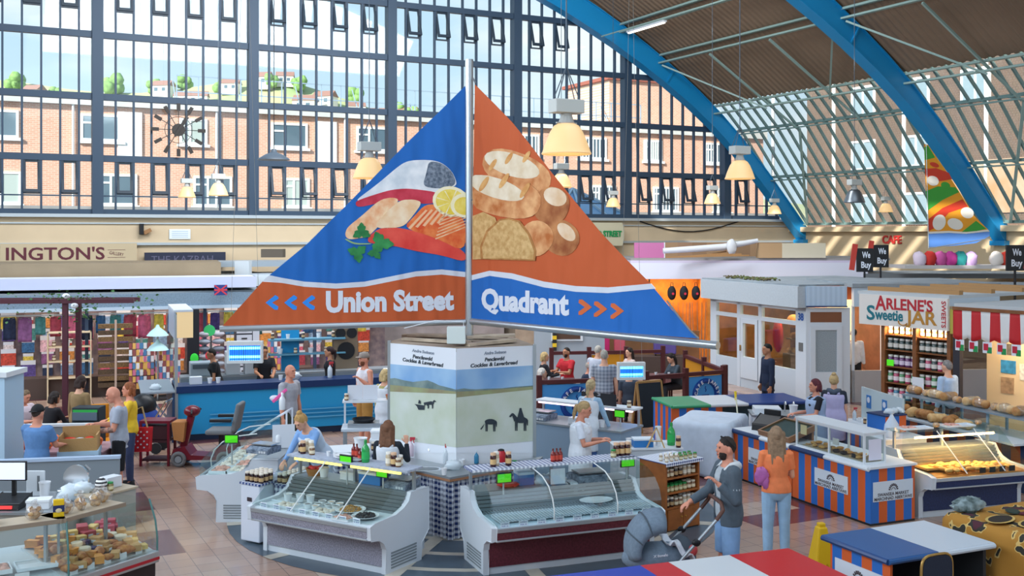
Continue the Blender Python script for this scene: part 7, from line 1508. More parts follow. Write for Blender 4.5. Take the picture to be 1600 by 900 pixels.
MB().box(-.08, .2, -.06, -.02, 2.15, 2.6).build('yellow_board', M('yellow_board', '#B9AC4A', .6), aw); MB().box(-.06, .08, 0, .1, 0, 2.15).build('dark_post', M('post_dark', '#2A2A34', .5), aw); MB().box(0, 3.4, -.05, 3, 2.66, 2.72).build('roof', M('roof_pale', '#B9BEC2'), aw)
for i, (x, z, w_, h_, hx) in enumerate(((.30, 1.40, .30, .24, '#3A8AB8'), (.30, 1.02, .26, .30, '#A88A6A'), (.42, 1.75, .16, .2, '#6A645C'), (.95, 1.25, .12, .55, '#C23A2A'), (1.15, 1.0, .38, .5, '#B86A4A'), (.68, 1.3, .14, .3, '#D8D2C4'))): MB().box(x, x+w_, .935, .95, z, z+h_).build('poster', M('poster_'+hx[1:], hx, .6, noise=(12, .3)), aw)
PRD = M('poster_red_ink', '#C4302A', .6)
for s_, w_, sz, z in (('WELSH CAKES', .34, .07, 1.92), ('5', .10, .22, 1.76), ('FOR £1.50', .26, .07, 1.62)): fitted('lettering', s_, w_, sz, PRD, aw, (1.25, .932, z), (1, 0, 0), bold=.004)
for i in range(7): q = MB().box(.06+.28*i, .24+.28*i, -.10, -.095, 1.86, 2.06).build('welsh_flag', P_WHT, aw); MB().box(.15+.28*i, .24+.28*i, -.104, -.1, 1.86, 1.97).build('green_half', M('flag_green', '#1E8A4A', .6), q); MB().box(.08+.28*i, .17+.28*i, -.107, -.1, 1.91, 2.03).build('red_dragon', M('flag_red', '#B81E3A', .6), q)
l_ = add_light('AREA', 'stall_lamp', 30, (1, .82, .58), (0, 0, 0), (0, 0, -1), 2.4, .2); l_.parent = aw; l_.location = (1.6, .3, 2.45); l_.rotation_euler = (math.radians(30), 0, 0)
# ---------------------------------------------------------------- blue cafe counter
BC0 = V((-6.45, 21.0, 0)); dBC = V((.936, .352, 0)); rBC = math.atan2(dBC.y, dBC.x); LBC = 4.9
bc_ = thing('cafe_counter', 'long bright blue counter with a navy top across the middle of the hall', 'counter', BC0, rBC); pBC = lambda x, y, z=1.062: BC0+Matrix.Rotation(rBC, 3, 'Z') @ V((x, y, z))
MB().box(0, LBC, 0, .05, .12, .93).build('front_panel', M('bright_blue', '#1C8FC4', .45), bc_); MB().box(.0, LBC, .02, .5, 0, .12).build('kick', M('kick_navy', '#14243E', .5), bc_); MB().box(-.03, LBC, -.05, .55, .93, 1.06).build('navy_top', M('navy_gloss', '#122E5C', .3), bc_); MB().box(0, .05, .05, 2.0, 0, .93).build('side_panel', M('side_navy', '#1E3A5C', .5), bc_)
for z in (.32, .40, .48): MB().box(.6, LBC-.4, -.05, -.03, z, z+.02).build('rail', M('rail_blue', '#5AA4CC', .4), bc_)
ps = thing('perspex_screen', 'clear boxed screen and light pillar standing at the left end of the blue counter', 'screen', pBC(-.02, .0, 0), rBC); MB().box(-.04, .02, -.04, .02, 0, 2.45).build('corner_post', ALU, ps); MB().prism([(-.02, 1.98), (-.02, 2.50), (-.05, 2.50), (-.05, 1.98)], 'y', -.04, 1.9).build('header_panel', M('header_pale', '#A9BCD0', .3), ps); MB().box(-.06, .3, -.06, 1.9, 2.5, 2.54).build('header_top', M('header_white', '#C9D3DE', .4), ps); MB().box(.0, .30, -.05, -.03, 2.0, 2.5).build('lit_end', M('pillar_glow', '#C9B28A', .4, emit=('#E8C890', .25)), ps); MB().box(-.02, -.015, 0, 1.9, 1.06, 1.98).build('glass', GL, ps)
fl_ = thing('counter_flap', 'grey counter flap reaching left from the blue counter', 'table', pBC(-.06, .2, 0), rBC); MB().box(-.62, 0, -.35, 1.6, .96, .99).build('flap_top', M('flap_grey', '#8A929C', .45), fl_); MB().bar((-.55, .0, .96), (-.05, .0, .35), .04).build('strut', ALU, fl_); MB().box(-.05, 0, -.3, 1.6, 0, .96).build('flap_leg', M('side_navy', '#1E3A5C'), fl_)
item('clearbag', pBC(-.4, .25, .992), 'white bag on the grey counter flap', 'bag', None, 0, .9)
for i, (k, x, l, c, s) in enumerate((('white_carton', .35, 'white carton at the left end of the blue counter', 'carton', .9), ('cup', .62, 'white cup near the left end of the blue counter', 'cup', 1.2), ('cup', .78, 'second white cup from the left end of the blue counter', 'cup', 1.2), ('clearbag', 2.25, 'clear bag in front of the man in black on the blue counter', 'bag', 1.3), ('cup', 2.0, 'paper cup by the man in black on the blue counter', 'cup', 1.1), ('spray_clear', 3.0, 'spray bottle on the blue counter left of the woman in black', 'bottle', 1.2), ('white_box', 4.3, 'white box at the right end of the blue counter', 'box', 1))): item(k, pBC(x, .25), l, c, None, rBC, s)
bk_ = thing('back_bar', 'back bar of shelves and machines behind the blue counter', 'shelf', pBC(.2, 2.3, 0), rBC); MB().box(0, 4.7, 0, .5, 0, .9).build('cupboard', M('bar_grey', '#6E7C88', .5), bk_); MB().box(0, 4.7, 0, .5, .9, .94).build('worktop', M('worktop_steel', '#9CA3A8'), bk_); MB().box(1.9, 3.6, .2, .5, 1.62, 1.66).box(1.9, 3.6, .2, .5, 1.30, 1.33).build('shelf_board', M('shelf_teal', '#5A90A8', .5), bk_); MB().box(2.2, 2.6, .48, .52, .94, 2.1).build('blue_panel', M('bright_blue', '#1C8FC4'), bk_); MB().box(3.35, 3.9, .3, .5, .94, 2.0).build('speaker_board', M('board_tan', '#7A6A58', .7), bk_)
for x, z, r_ in ((3.5, 1.75, .12), (3.76, 1.75, .12), (3.63, 1.35, .2)): MB().cone((x, .28, z), (x, .31, z), r_, n=18).build('dark_roundel', BLACK, bk_)
pBk = lambda x, y, z: pBC(.2+x, 2.3+y, z)
for i, (w_, h_, hx, x, l) in enumerate(((.5, .55, '#C3C9D0', 1.35, 'white drinks machine on the back bar'), (.3, .5, '#B8BEC4', .95, 'pale coffee grinder box on the back bar'), (.55, .3, '#8E9AA4', .2, 'grey oven on the back bar'))):
    q = thing('kitchen_appliance', l, 'machine', pBk(x, .22, .942), rBC); MB().box(0, w_, -.18, .2, 0, h_).build('casing', M('mach_'+hx[1:], hx, .4), q, bevel=.02); MB().box(.05, w_-.05, -.19, -.18, h_*.55, h_*.85).build('front_plate', M('mach_dark', '#4A545E', .3), q)
for i in range(9): item(('dark_jar', 'tub', 'cup', 'brown_jar')[i % 4], pBk(1.98+.17*i, .32, (1.662, 1.332)[i % 2]), '%s on the teal back bar shelf' % ('dark jar', 'white tub', 'white cup', 'brown jar')[i % 4], ('jar', 'tub', 'cup', 'jar')[i % 4], 'back bar shelf, %s' % ('dark jars', 'tubs', 'cups', 'brown jars')[i % 4], 0, 1.1)
def flykiller(label, top, wd, up, rz=0, rot=0):
    r = thing('fly_killer', label, 'lamp', top, rz); h_ = wd*.62
    m = MB().box(-wd/2, wd/2, -.07, .07, -.07, 0).box(-wd/2, wd/2, -.07, .07, -h_, -h_+.05).box(-wd/2, -wd/2+.04, -.06, .06, -h_, 0).box(wd/2-.04, wd/2, -.06, .06, -h_, 0); m.build('casing', M('case_white', '#CFD4D6', .4), r)
    MB().box(-wd/2+.04, wd/2-.04, .02, .03, -h_+.05, -.07).build('blue_back', M('uv_back', '#1A4A9A', .5, emit=('#1A6AE0', .7)), r)
    for z in (-h_*.32, -h_*.72): MB().cone((-wd/2+.04, -.01, z), (wd/2-.04, -.01, z), .022).build('uv_tube', M('uv_tube', '#9AE0FF', .3, emit=('#4FB8FF', 3.5)), r)
    g = MB()
    for i in range(14): x = -wd/2+.06+(wd-.12)*i/13; g.box(x-.003, x+.003, -.065, -.06, -h_+.05, -.07)
    g.build('guard', M('guard_dark', '#2A3A50', .5), r)
    for x in (-wd/2+.05, wd/2-.05): MB().tube([(x, 0, 0), (x*.3, 0, up*.6), (0, 0, up)], .003, 4).build('hanger', M('cord', '#8A8A86', .6), r)
flykiller('electric fly killer glowing blue above the blue counter', P(383, 533, 18.6), .60, 9.5, .1); flykiller('electric fly killer glowing blue hanging below the right boom', P(986, 566, 20.4), .52, 9.0, .12)
# ---------------------------------------------------------------- haberdashery shop
HB0 = V((-12.9, 25.75, 0)); dHB = V((.936, .353, 0)).normalized(); rHB = math.atan2(dHB.y, dHB.x); LHB = 10.6
hb_ = thing('haberdashery_shop', 'open shop of hanging goods under a blue grey fascia at the left', 'shop', HB0, rHB); pHB = lambda x, y, z: HB0+Matrix.Rotation(rHB, 3, 'Z') @ V((x, y, z))
MB().box(0, LHB, -.1, 0, 2.20, 2.52).build('fascia', M('fascia_slate', '#6F8496', .6, noise=(30, .2)), hb_); MB().box(0, LHB, -.12, .02, 2.12, 2.20).build('fascia_edge', M('fascia_pale', '#A9BBCB', .5), hb_); MB().box(0, LHB, 1.9, 2.0, 0, 2.6).build('back_wall', M('shop_back', '#9A8A86', .7, noise=(4, .4), hx2='#5E5460'), hb_); MB().box(0, LHB, 0, 2.0, 2.52, 2.56).build('roof', M('roof_grey', '#7E868C', .8), hb_); MB().box(-.0, 8.2, 0, .6, 0, .5).build('front_bench', M('bench_dark', '#4A3A34'), hb_)
for x in (2.6, 5.4, 8.2): MB().box(x, x+.08, 0, .08, 0, 2.15).build('post', M('post_blue', '#2A3A50', .5), hb_)
MB().box(.1, LHB, .3, .34, 2.0, 2.03).build('hanging_rail', STEEL, hb_)
l_ = add_light('AREA', 'shop_lamp', 60, (1, .86, .72), (0, 0, 0), (0, 0, -1), 8, .4); l_.parent = hb_; l_.location = (LHB/2, .7, 2.45); l_.rotation_euler = (math.radians(15), 0, 0)
PAL = ['#B0485A', '#D8D0D4', '#8A5A8A', '#3A6A9A', '#C98A4A', '#D86A8A', '#5A4A8A', '#E0B8C8', '#4A8A8A', '#C24A3A', '#24304E', '#D6C050', '#7A9AC0']
def garment(hx, w_, h_):
    def f(o):
        m = MB(); m.grid(lambda a, b: V(((a-.5)*w_*(1-.12*(b < .12)), .02*math.sin(a*9), -h_*b)), 8, 6); m.build('fabric', M('garment_'+hx[1:], hx, .8, noise=(9, .3)), o, 'all', solid=.012); MB().tube([(0, 0, .06), (0, 0, .0), (-w_*.4, 0, -.03), (w_*.4, 0, -.03), (0, 0, 0)], .006, 5).build('hanger', STEEL, o)
    return f
nmc = {'#B0485A': 'rose red', '#D8D0D4': 'pale grey', '#8A5A8A': 'mauve', '#3A6A9A': 'blue', '#C98A4A': 'tan', '#D86A8A': 'pink', '#5A4A8A': 'violet', '#E0B8C8': 'light pink', '#4A8A8A': 'teal', '#C24A3A': 'red', '#24304E': 'navy', '#D6C050': 'yellow', '#7A9AC0': 'sky blue'}
for i, hx in enumerate(PAL): ITEMS['gar%d' % i] = ('hanging_cloth', garment(hx, .30, .55)); ITEMS['card%d' % i] = ('craft_packet', (lambda hx: lambda o: (MB().box(-.11, .11, -.015, .015, 0, .26).build('packet_card', M('packet_'+hx[1:], hx, .6, noise=(30, .4)), o), MB().box(-.11, .11, -.017, -.014, .19, .26).build('header', P_WHT, o)))(hx))
for i in range(30):
    k = (i*5+i//4) % 13; item('gar%d' % k, pHB(.2+.345*i, .32+.02*(i % 3), 1.98), '%s cloth hanging from the rail of the haberdashery shop' % nmc[PAL[k]], 'cloth', '%s hanging cloths' % nmc[PAL[k]], rHB+.3*((i % 3)-1), .8+.1*(i % 4))
n_ = 0
for r_ in range(5):
    for c in range(22):
        k = (c*3+r_*5+(c*c) % 4) % 13; item('card%d' % k, pHB(.3+.46*c, 1.84, .35+.31*r_), '%s packet pegged on the back wall of the haberdashery shop' % nmc[PAL[k]], 'packet', '%s packets on the shop back wall' % nmc[PAL[k]], rHB, 1.1+.25*((c+r_) % 3)); n_ += 1
def spinner(label, x, y, kind_, h_=1.45):
    r = thing('display_rack', label, 'rack', pHB(x, y, 0), rHB); MB().cone((0, 0, 0), (0, 0, h_), .03).build('pole', STEEL, r); MB().cone((0, 0, 0), (0, 0, .04), .3, .28, 16).build('base', BLACK, r)
    for j in range(8 if kind_ == 'hat' else 7):
        z = .2+j*(h_-.3)/7
        if kind_ == 'hat':
            for a in (-.17, .17): MB().ell((a, -.12, z), (.16, .13, .075), 12, 6).build('grey_slipper', M('slipper_%d' % (j % 3), ('#8E94A0', '#A8A6B0', '#6E7480')[j % 3], .8), r, True)
        else:
            for a in range(-3, 4): MB().box(a*.085-.035, a*.085+.035, -.1, -.08, z, z+.14).build('card', M('spin_%d' % ((a+j) % 5), ('#C06A8A', '#4A7AA8', '#D8D8DC', '#8A4A4A', '#D8A85A')[(a+j) % 5], .6), r)
    if kind_ == 'hat': MB().cone((-.05, -.3, h_*.62), (-.05, -.31, h_*.62), .11, n=20).build('red_disc', M('disc_red', '#E8203A', .5), r); MB().cone((-.05, -.2, h_), (-.05, -.21, h_), .14, n=20).build('green_disc', M('disc_green', '#3AB86A', .5), r)
    return r
spinner('rack of grey slippers with a round red disc in front of the haberdashery', 5.55, -.4, 'hat', 1.6); spinner('spinner of coloured cards at the left of the haberdashery', 3.9, -.3, 'card'); spinner('spinner of coloured cards between the maroon posts', 4.5, -.7, 'card', 1.3); spinner('spinner of cards at the right of the haberdashery beside the white drawers', 7.1, -.1, 'card', 1.35)
dw = thing('drawer_tower', 'tall tower of white drawers in front of the haberdashery', 'drawers', pHB(6.15, -.5, 0), rHB); MB().box(0, .58, 0, .4, 0, 1.72).build('carcass', M('carcass_dark', '#3A3C44', .5), dw)
for i in range(8): q = MB().box(.02, .40, -.012, 0, .06+.205*i, .225+.205*i).build('drawer', M('drawer_pale', '#B9BDC8', .5), dw); MB().box(.14, .28, -.022, -.012, .12+.205*i, .15+.205*i).build('handle', BLACK, q)
MB().box(.42, .58, -.02, .0, .04, 1.72).build('pegboard_side', M('drawer_pale', '#B9BDC8'), dw)
hd = thing('mannequin_stand', 'pale blue fabric lampshade hats stacked on a stand by the haberdashery', 'stand', pHB(4.25, -1.0, 0), rHB); MB().cone((0, 0, 0), (0, 0, 1.75), .02).build('pole', STEEL, hd); MB().cone((0, 0, 0), (0, 0, .03), .25, n=16).build('base', BLACK, hd)
for z in (1.2, 1.55): MB().lathe([(.26, z), (.18, z+.10), (.05, z+.2), (.03, z+.26)], n=18).build('pale_shade', M('shade_mint', '#A9CCD0', .7), hd, True)
cl2 = thing('dark_column', 'thick black column between the maroon posts and the slippers', 'column', pHB(4.95, -.9, 0), rHB); MB().box(0, .28, 0, .28, 0, 2.15).build('shaft', M('column_black', '#14161E', .5), cl2); MB().ell((.16, -.03, .95), (.1, .02, .13), 12, 8).build('green_disc', M('disc_lime', '#2FC83A', .5), cl2)
sh = thing('goods_shelf', 'cream shelf unit with small lamps at the far left of the haberdashery', 'shelf', pHB(1.75, -.2, 0), rHB)
for z in (.5, .9, 1.25, 1.6): MB().box(0, 1.0, 0, .35, z, z+.03).build('shelf_board', M('shelf_cream', '#C9B596', .6), sh)
for x in (0, .97): MB().box(x, x+.03, 0, .35, 0, 1.63).build('side_panel', M('shelf_cream', '#C9B596'), sh)
for i in range(6): item(('brown_jar', 'tub', 'cockle_jar')[i % 3], pHB(1.9+.3*(i % 3), -.05, .931+.35*(i//3)), '%s on the cream goods shelf' % ('brown jar', 'white tub', 'pale jar')[i % 3], 'jar', 'cream shelf, %s' % ('brown', 'tub', 'pale')[i % 3], 0, 1.2)
tl = thing('bead_rack', 'tall rack of brown beads beside the cream shelf', 'rack', pHB(2.9, -.25, 0), rHB); MB().box(.38, .43, 0, .04, 0, 1.9).build('post', M('post_tan', '#B0988A', .6), tl)
for i in range(10): MB().box(0, .8, .02, .12, .25+.16*i, .36+.16*i).build('bead_row', M('beads_%d' % (i % 2), ('#4A3826', '#6A5030')[i % 2], .6, noise=(40, .5)), tl)
# pergola with ivy
pg = thing('pergola', 'maroon timber pergola with trailing ivy in front of the haberdashery', 'pergola', at(102, 20.2), .1); MRP = M('pergola_maroon', '#4E2230', .5)
for x, y in ((0, 0), (.14, .35)): MB().box(x-.045, x+.045, y-.045, y+.045, 0, 2.72).build('post', MRP, pg)
for y in (-.06, .41): MB().box(-2.2, 1.25, y-.035, y+.035, 2.72, 2.80).build('beam', MRP, pg)
IVY = M('ivy_green', '#3F6E3A', .7, noise=(5, .3)); m = MB()
for i in range(230):
    x = rnd.choice((rnd.uniform(-1.4, 1.6), rnd.uniform(-.4, .6))); z = 2.85-abs(rnd.gauss(0, .22))+.1*rnd.random()-.25*(rnd.random() < .25); y = rnd.uniform(-.2, .55); s_ = rnd.uniform(.02, .045); a = rnd.uniform(0, 6); m.poly([V((x, y, z))+Matrix.Rotation(a, 3, 'Z') @ V(p)*s_ for p in ((-1, 0, 0), (-.3, -.4, .6), (1, 0, .1), (-.3, .4, -.5))])
tag(m.build('ivy_leaves', IVY, pg), kind='stuff')
for x, z in ((.05, 2.86), (.2, 2.68)): MB().ell((x, -.12, z), (.07, .05, .05), 10, 8).build('spot_lamp', M('spot_white', '#D8DCE4', .4), pg, True)
fg = thing('small_flag', 'small union flag hanging from the roof edge above the haberdashery', 'flag', pHB(5.8, -.3, 2.62), rHB); MB().box(-.16, .16, -.004, .004, -.16, .10).build('flag_cloth', M('flag_blue', '#2A3A7A', .7), fg); MB().bar((-.15, -.008, -.15), (.15, -.008, .09), .035, .004, up=(0, 1, 0)).bar((-.15, -.008, .09), (.15, -.008, -.15), .035, .004, up=(0, 1, 0)).box(-.16, .16, -.009, -.006, -.05, -.01).build('flag_cross', M('flag_crimson', '#C23A4A', .7), fg); MB().bar((0, 0, .1), (0, .3, .06), .008).build('flag_pole', STEEL, fg)
# ---------------------------------------------------------------- roofs of the rows behind
def slab(label, p, rz, dims, hx, edge=None, name='stall_roof'):
    r = thing(name, label, 'roof', p, rz); L, D, T = dims; MB().box(0, L, 0, D, 0, T).build('roof_sheet', M('roof_'+hx[1:], hx, .7, noise=(1.5, .08)), r)
    if edge: MB().box(-.02, L+.02, -.03, 0, -.02, T+.02).build('edge_board', M('roof_'+edge[1:], edge, .6), r)
    return r
slab('long white roof slab above the haberdashery at the left edge', pHB(-.2, .3, 2.66), rHB-.06, (6.9, 1.5, .24), '#C9D0E2', '#BCC4DE')
slab('brown board roof behind the white slab at the left', pHB(-.2, 1.9, 2.62), rHB-.06, (6.2, 3.0, .62), '#8A7A62')
def shopbox(label, p, rz, L, D, Hh, wall, roof, fas=None, sign=None):
    r = thing('market_shop', label, 'shop', p, rz); MB().box(0, L, .05, D, 0, Hh).build('shop_wall', M('wall_'+wall[1:], wall, .7, noise=(2, .2)), r); MB().box(-.1, L+.1, -.1, D, Hh, Hh+.08).build('roof', M('roof_'+roof[1:], roof, .7, noise=(1.5, .1)), r)
    if fas: MB().box(-.05, L+.05, -.12, .05, Hh-.42, Hh+.02).build('fascia', M('fas_'+fas[1:], fas, .6), r)
    return r
slab('cluttered pale grey flat roof right of the white slab', P(340, 411, 32)-V((0, 0, .1)), rHB, (3.0, 2.6, .12), '#A9B2BA', '#8E9AA4'); slab('pale roof slab reaching towards the blue sail', P(400, 440, 29.5)-V((0, 0, .1)), rHB, (4.2, 2.2, .25), '#A9B4BE', '#B9C2C8')
sp_ = thing('roof_post', 'square white post standing on the pale roofs left of the sail', 'post', P(380, 436, 30)); MB().box(-.2, .2, -.15, .15, 0, .5).build('post_body', M('post_pale', '#B9C0C4', .6), sp_)
bx2 = thing('dark_roof_box', 'dark box lying on the pale roofs left of the sail', 'box', P(427, 402, 33)); MB().box(-.33, .33, -.2, .2, 0, .25).build('box_body', M('box_brown', '#5A5248', .7), bx2)
shopbox('grey fronted shop along the end wall behind the haberdashery', H(-19.5, -4.0, 0), HALL, 9.5, 3.6, 2.75, '#7E7C80', '#8A8A84', '#8E9096'); shopbox('pale fronted shop along the end wall in the middle', H(-9.5, -4.4, 0), HALL, 7.0, 4.0, 2.7, '#8C8484', '#9AA0A4', '#A9ADB4'); shopbox('cream fronted shop along the end wall towards the right corner', H(-2.2, -4.6, 0), HALL, 8.6, 4.2, 2.72, '#9A8C7C', '#9A9488', '#B0B4BC')
ks = thing('shop_sign', 'dark faded shop sign reading The Kazbah on the end wall', 'sign', onhall(290, 405, -.2), HALL); MB().box(-1.25, 1.25, -.03, .03, -.22, .22).build('sign_board', M('sign_dark', '#262A40', .5), ks); fitted('lettering', 'THE KAZBAH', 1.9, .32, M('sign_faint', '#5A5870', .5), ks, (-.1, -.035, 0), (1, 0, 0))
isg = thing('gallery_sign', 'cream sign board with maroon letters INGTON\'S on the end wall at the left', 'sign', onhall(100, 400, -.2), HALL); MB().box(-1.75, 2.1, -.03, .03, -.42, .38).build('sign_board', M('sign_cream2', '#BBAA8C', .6), isg); MM = M('sign_maroon', '#5A2430', .5); fitted('lettering', "INGTON'S", 2.75, .52, MM, isg, (-.22, -.035, .08), (1, 0, 0), bold=.01); fitted('lettering', 'GALLERY', .42, .14, MM, isg, (1.5, -.035, .06), (1, 0, -.18)); MB().box(1.24, 1.76, -.036, -.034, -.06, -.05).box(1.24, 1.76, -.036, -.034, .17, .18).build('sign_rule', MM, isg)
pl = thing('notice_plate', 'white notice plate with faint lines fixed to the cream end wall', 'sign', onhall(281, 366, -.03), HALL); MB().box(-.33, .33, -.02, .02, -.16, .16).build('plate', M('plate_white', '#DCE4EC', .4), pl, bevel=.015)
for i in range(4): MB().box(-.25, .25, -.022, -.0205, -.10+.06*i, -.08+.06*i).build('text_line', M('line_blue', '#A9BCD4', .6), pl)
spk = thing('wall_speaker', 'small black speaker with a tan bracket on the end wall', 'speaker', onhall(221, 358, -.12), HALL); MB().box(-.06, .06, -.1, .1, -.17, .17).build('case', BLACK, spk, bevel=.01); MB().bar((.08, 0, -.12), (.28, -.05, -.02), .14, .12).build('tan_bracket', M('bracket_tan', '#9A7048', .6), spk)
gs = thing('street_sign', 'green raised letters AND STREET on a curved cream board by the orange sail', 'sign', onhall(946, 366, -.5), HALL); MB().prism([(x, z) for x, z in ((-1.3, -.42), (-1.3, .42), (.72, .42), (.80, .2), (.80, -.2), (.72, -.42))], 'y', -.03, .35).build('board', M('board_cream', '#C6BFA4', .6), gs, bevel=.02); fitted('lettering', 'AND STREET', 1.45, .30, M('letter_green', '#1E8A4E', .5), gs, (-.03, -.04, .02), (1, 0, 0), bold=.012, ext=.02)
cb_ = thing('hanging_cable', 'black cable drooping along the cream end wall at the right', 'cable', onhall(1000, 345, -.05)); b0 = cb_.location; MB().tube([onhall(1000+14*i, 346+16*math.sin(math.pi*i/11.0), -.05)-b0 for i in range(12)], .025, 6).build('cable', BLACK, cb_)
cf = thing('cafe_letters', 'red letters CAFE on the sunlit right wall', 'sign', H(13.36, -5.46, 3.80)); 
xs = -VU; fitted('lettering', 'CAFE', .95, .42, M('letter_red', '#B8322E', .5), cf, (0, 0, 0), xs, bold=.012, ext=.02)
WR0 = P(985, 434, 33.5); wr = thing('long_fascia', 'long lavender white shop fascia behind the right boom', 'fascia', V((WR0.x, WR0.y, 2.62)), math.radians(2)); MB().box(0, 7.4, 0, .12, 0, .50).build('face_board', M('fascia_lilac', '#D9DBEA', .55), wr); MB().box(0, 7.4, .0, 1.8, .50, .56).build('top_board', M('fascia_mauve', '#CDC6DE', .55), wr)
q = V((WR0.x, WR0.y, 0)); fs_ = thing('tackle_shop', 'orange lit fishing shop with hanging bags under the lavender fascia', 'shop', q, math.radians(2)); MB().box(0, 7.4, 1.6, 1.7, 0, 2.62).build('back_wall', M('orange_wood', '#C47A2E', .6, noise=(3, .3)), fs_); MB().box(2.4, 2.5, 0, 1.6, 0, 2.62).build('side_wall', M('orange_wood', '#C47A2E'), fs_); MB().box(-2.0, 1.6, -2.6, -2.5, 0, 1.25).build('board_wall', M('board_brown', '#7A5436', .7, noise=(1.2, .3)), fs_)
l_ = add_light('AREA', 'shop_lamp', 38, (1, .62, .26), (0, 0, 0), (0, 0, -1), 3.5, .3); l_.parent = fs_; l_.location = (1.6, .8, 2.5); l_.rotation_euler = (math.radians(25), 0, 0)
ITEMS['pack'] = ('rucksack', lambda o: (MB().ell((0, 0, -.28), (.16, .1, .26), 14, 10, jit=.02).build('bag_body', M('bag_black', '#1E2026', .7), o, True), MB().tube([(-.06, -.02, -.05), (-.03, 0, .1), (.03, 0, .1), (.06, -.02, -.05)], .012, 6).build('strap', BLACK, o), MB().cone((.03, -.11, -.3), (.03, -.12, -.3), .045, n=12).build('round_tag', M('tag_red', '#D8324A', .5), o)))
pFS = lambda x, y, z: q+Matrix.Rotation(math.radians(2), 3, 'Z') @ V((x, y, z))
for i, x in enumerate((1.3, 1.68, 2.05)): item('pack', pFS(x, .1, 2.42), '%s rucksack with a round tag hanging in the orange lit shop' % ('leftmost black', 'middle black', 'rightmost black')[i], 'bag', None, 0, .85)
ITEMS['rod'] = ('fishing_rod', lambda o: MB().tube([(0, 0, 0), (.02, .06, 1.9)], [.02, .008], 6).build('rod', M('rod_pale', '#8A7A6A', .3, .3), o, True))
for i in range(14): item('rod', pFS(1.2+.1*i, -.0+.05*(i % 3), 0), 'fishing rod standing upright in the row below the rucksacks', 'rod', 'upright fishing rods', i)
ITEMS['lampb'] = ('globe_lamp', lambda o: (MB().ell((0, 0, 0), (.13, .13, .13), 12, 8).build('globe', M('globe_dark', '#4A4238', .3), o, True), MB().cone((0, 0, .13), (0, 0, .3), .02).build('hook', BLACK, o))); item('lampb', pFS(.58, .0, 2.32), 'dark round globe lamp hanging at the left of the orange lit shop', 'lamp')
for i, (x, hx, nm, w_, h_) in enumerate(((916, '#5A3A7A', 'purple upright', .28, .75), (937, '#C22A6A', 'magenta upright', .28, .75), (960, '#C85A6A', 'coral pink', .3, .5), (1022, '#5A4A8A', 'violet wide', .62, .42))):
    s_ = thing('suitcase', '%s suitcase standing by the brown boarded wall behind the cafe' % nm, 'suitcase', at(x, 30.2, .42 if i < 2 else .62)); MB().box(0, w_, 0, .2, .05, h_).build('shell', M('case_'+hx[1:], hx, .4), s_, bevel=.03); MB().tube([(w_*.3, .1, h_), (w_*.3, .1, h_+.06), (w_*.7, .1, h_+.06), (w_*.7, .1, h_)], .012, 6).build('handle', BLACK, s_)
    for a in (.04, w_-.06): MB().cone((a, .1, .025), (a+.03, .1, .025), .028).build('castor', BLACK, s_)
tbx = thing('display_bench', 'dark bench carrying the suitcases behind the cafe', 'bench', at(905, 30.0)); MB().box(0, 1.0, 0, .6, 0, .42).build('bench_body', M('bench_dark', '#4A3A34'), tbx); tby = thing('display_bench', 'dark bench carrying the pink and violet suitcases behind the cafe', 'bench', at(955, 30.0)); MB().box(-.1, 2.1, 0, .6, 0, .62).build('bench_body', M('bench_dark', '#4A3A34'), tby)
wk = thing('cafe_kitchen', 'grey cafe kitchen wall with a serving window behind the man in red', 'kiosk', at(835, 29.0), .1); MB().box(0, 1.9, 0, .12, 0, 2.4).build('kitchen_wall', M('wall_greyblue', '#9AA4AE', .6), wk); MB().box(.45, 1.3, -.04, 0, 1.15, 1.75).build('window_frame', FW, wk); MB().box(.52, 1.23, -.05, -.04, 1.2, 1.7).build('serving_window', M('brown_glass', '#5A4438', .2), wk); MB().box(.48, .58, -.12, -.02, .9, 1.9).build('hazard_post', STRIPES('hazard', ['#E0B81C', '#1A1A1C'], .1, 2), wk)
# cafe fences, tables
MT = M('rail_maroon', '#4E1F22', .5); YP = M('panel_amber', '#C98A1C', .5); BP = M('panel_sky', '#3F8FD0', .5)
def fence(label, a, b, panels, Hh=1.02, sign=False):
    d = b-a; L = d.length; r = thing('cafe_fence', label, 'fence', a, math.atan2(d.y, d.x)); n = len(panels)
    for i in range(n+1): MB().box(L*i/n-.05, L*i/n+.05, -.05, .05, 0, Hh+.1).build('post', MT, r)
    MB().box(0, L, -.045, .045, Hh-.08, Hh).box(0, L, -.03, .03, .12, .18).build('rail', MT, r)
    for i, p in enumerate(panels):
        if p: o = MB().box(L*i/n+.07, L*(i+1)/n-.07, -.015, .015, .22, Hh-.10).build('panel', p, r)
        if sign and p is BP:
            c = V((L*(i+.5)/n, -.02, .52)); MB().tube([c+V((.30*math.cos(t*math.pi/20), 0, .30*math.sin(t*math.pi/20))) for t in range(41)], .055, 8).build('ring_logo', M('ring_navy', '#123E8A', .5), o); MB().box(c.x-.10, c.x+.10, -.022, -.015, .40, .52).build('cup_logo', M('ring_navy', '#123E8A', .5), o)
            MB().tube([c+V((.0, 0, .06)), c+V((.02, 0, .1)), c+V((-.01, 0, .14)), c+V((.01, 0, .18))], .012, 5).build('steam_logo', M('ring_navy', '#123E8A'), o)
            for k_, ch_ in enumerate('CAFE JANEY'):
                if ch_ != ' ': t = math.radians(172-k_*18.2); text('lettering', ch_, .105, P_WHT, o, c+V((.30*math.cos(t), -.062, .30*math.sin(t))), (math.sin(t), 0, -math.cos(t)), (math.cos(t), 0, math.sin(t)), bold=.003)
    return r
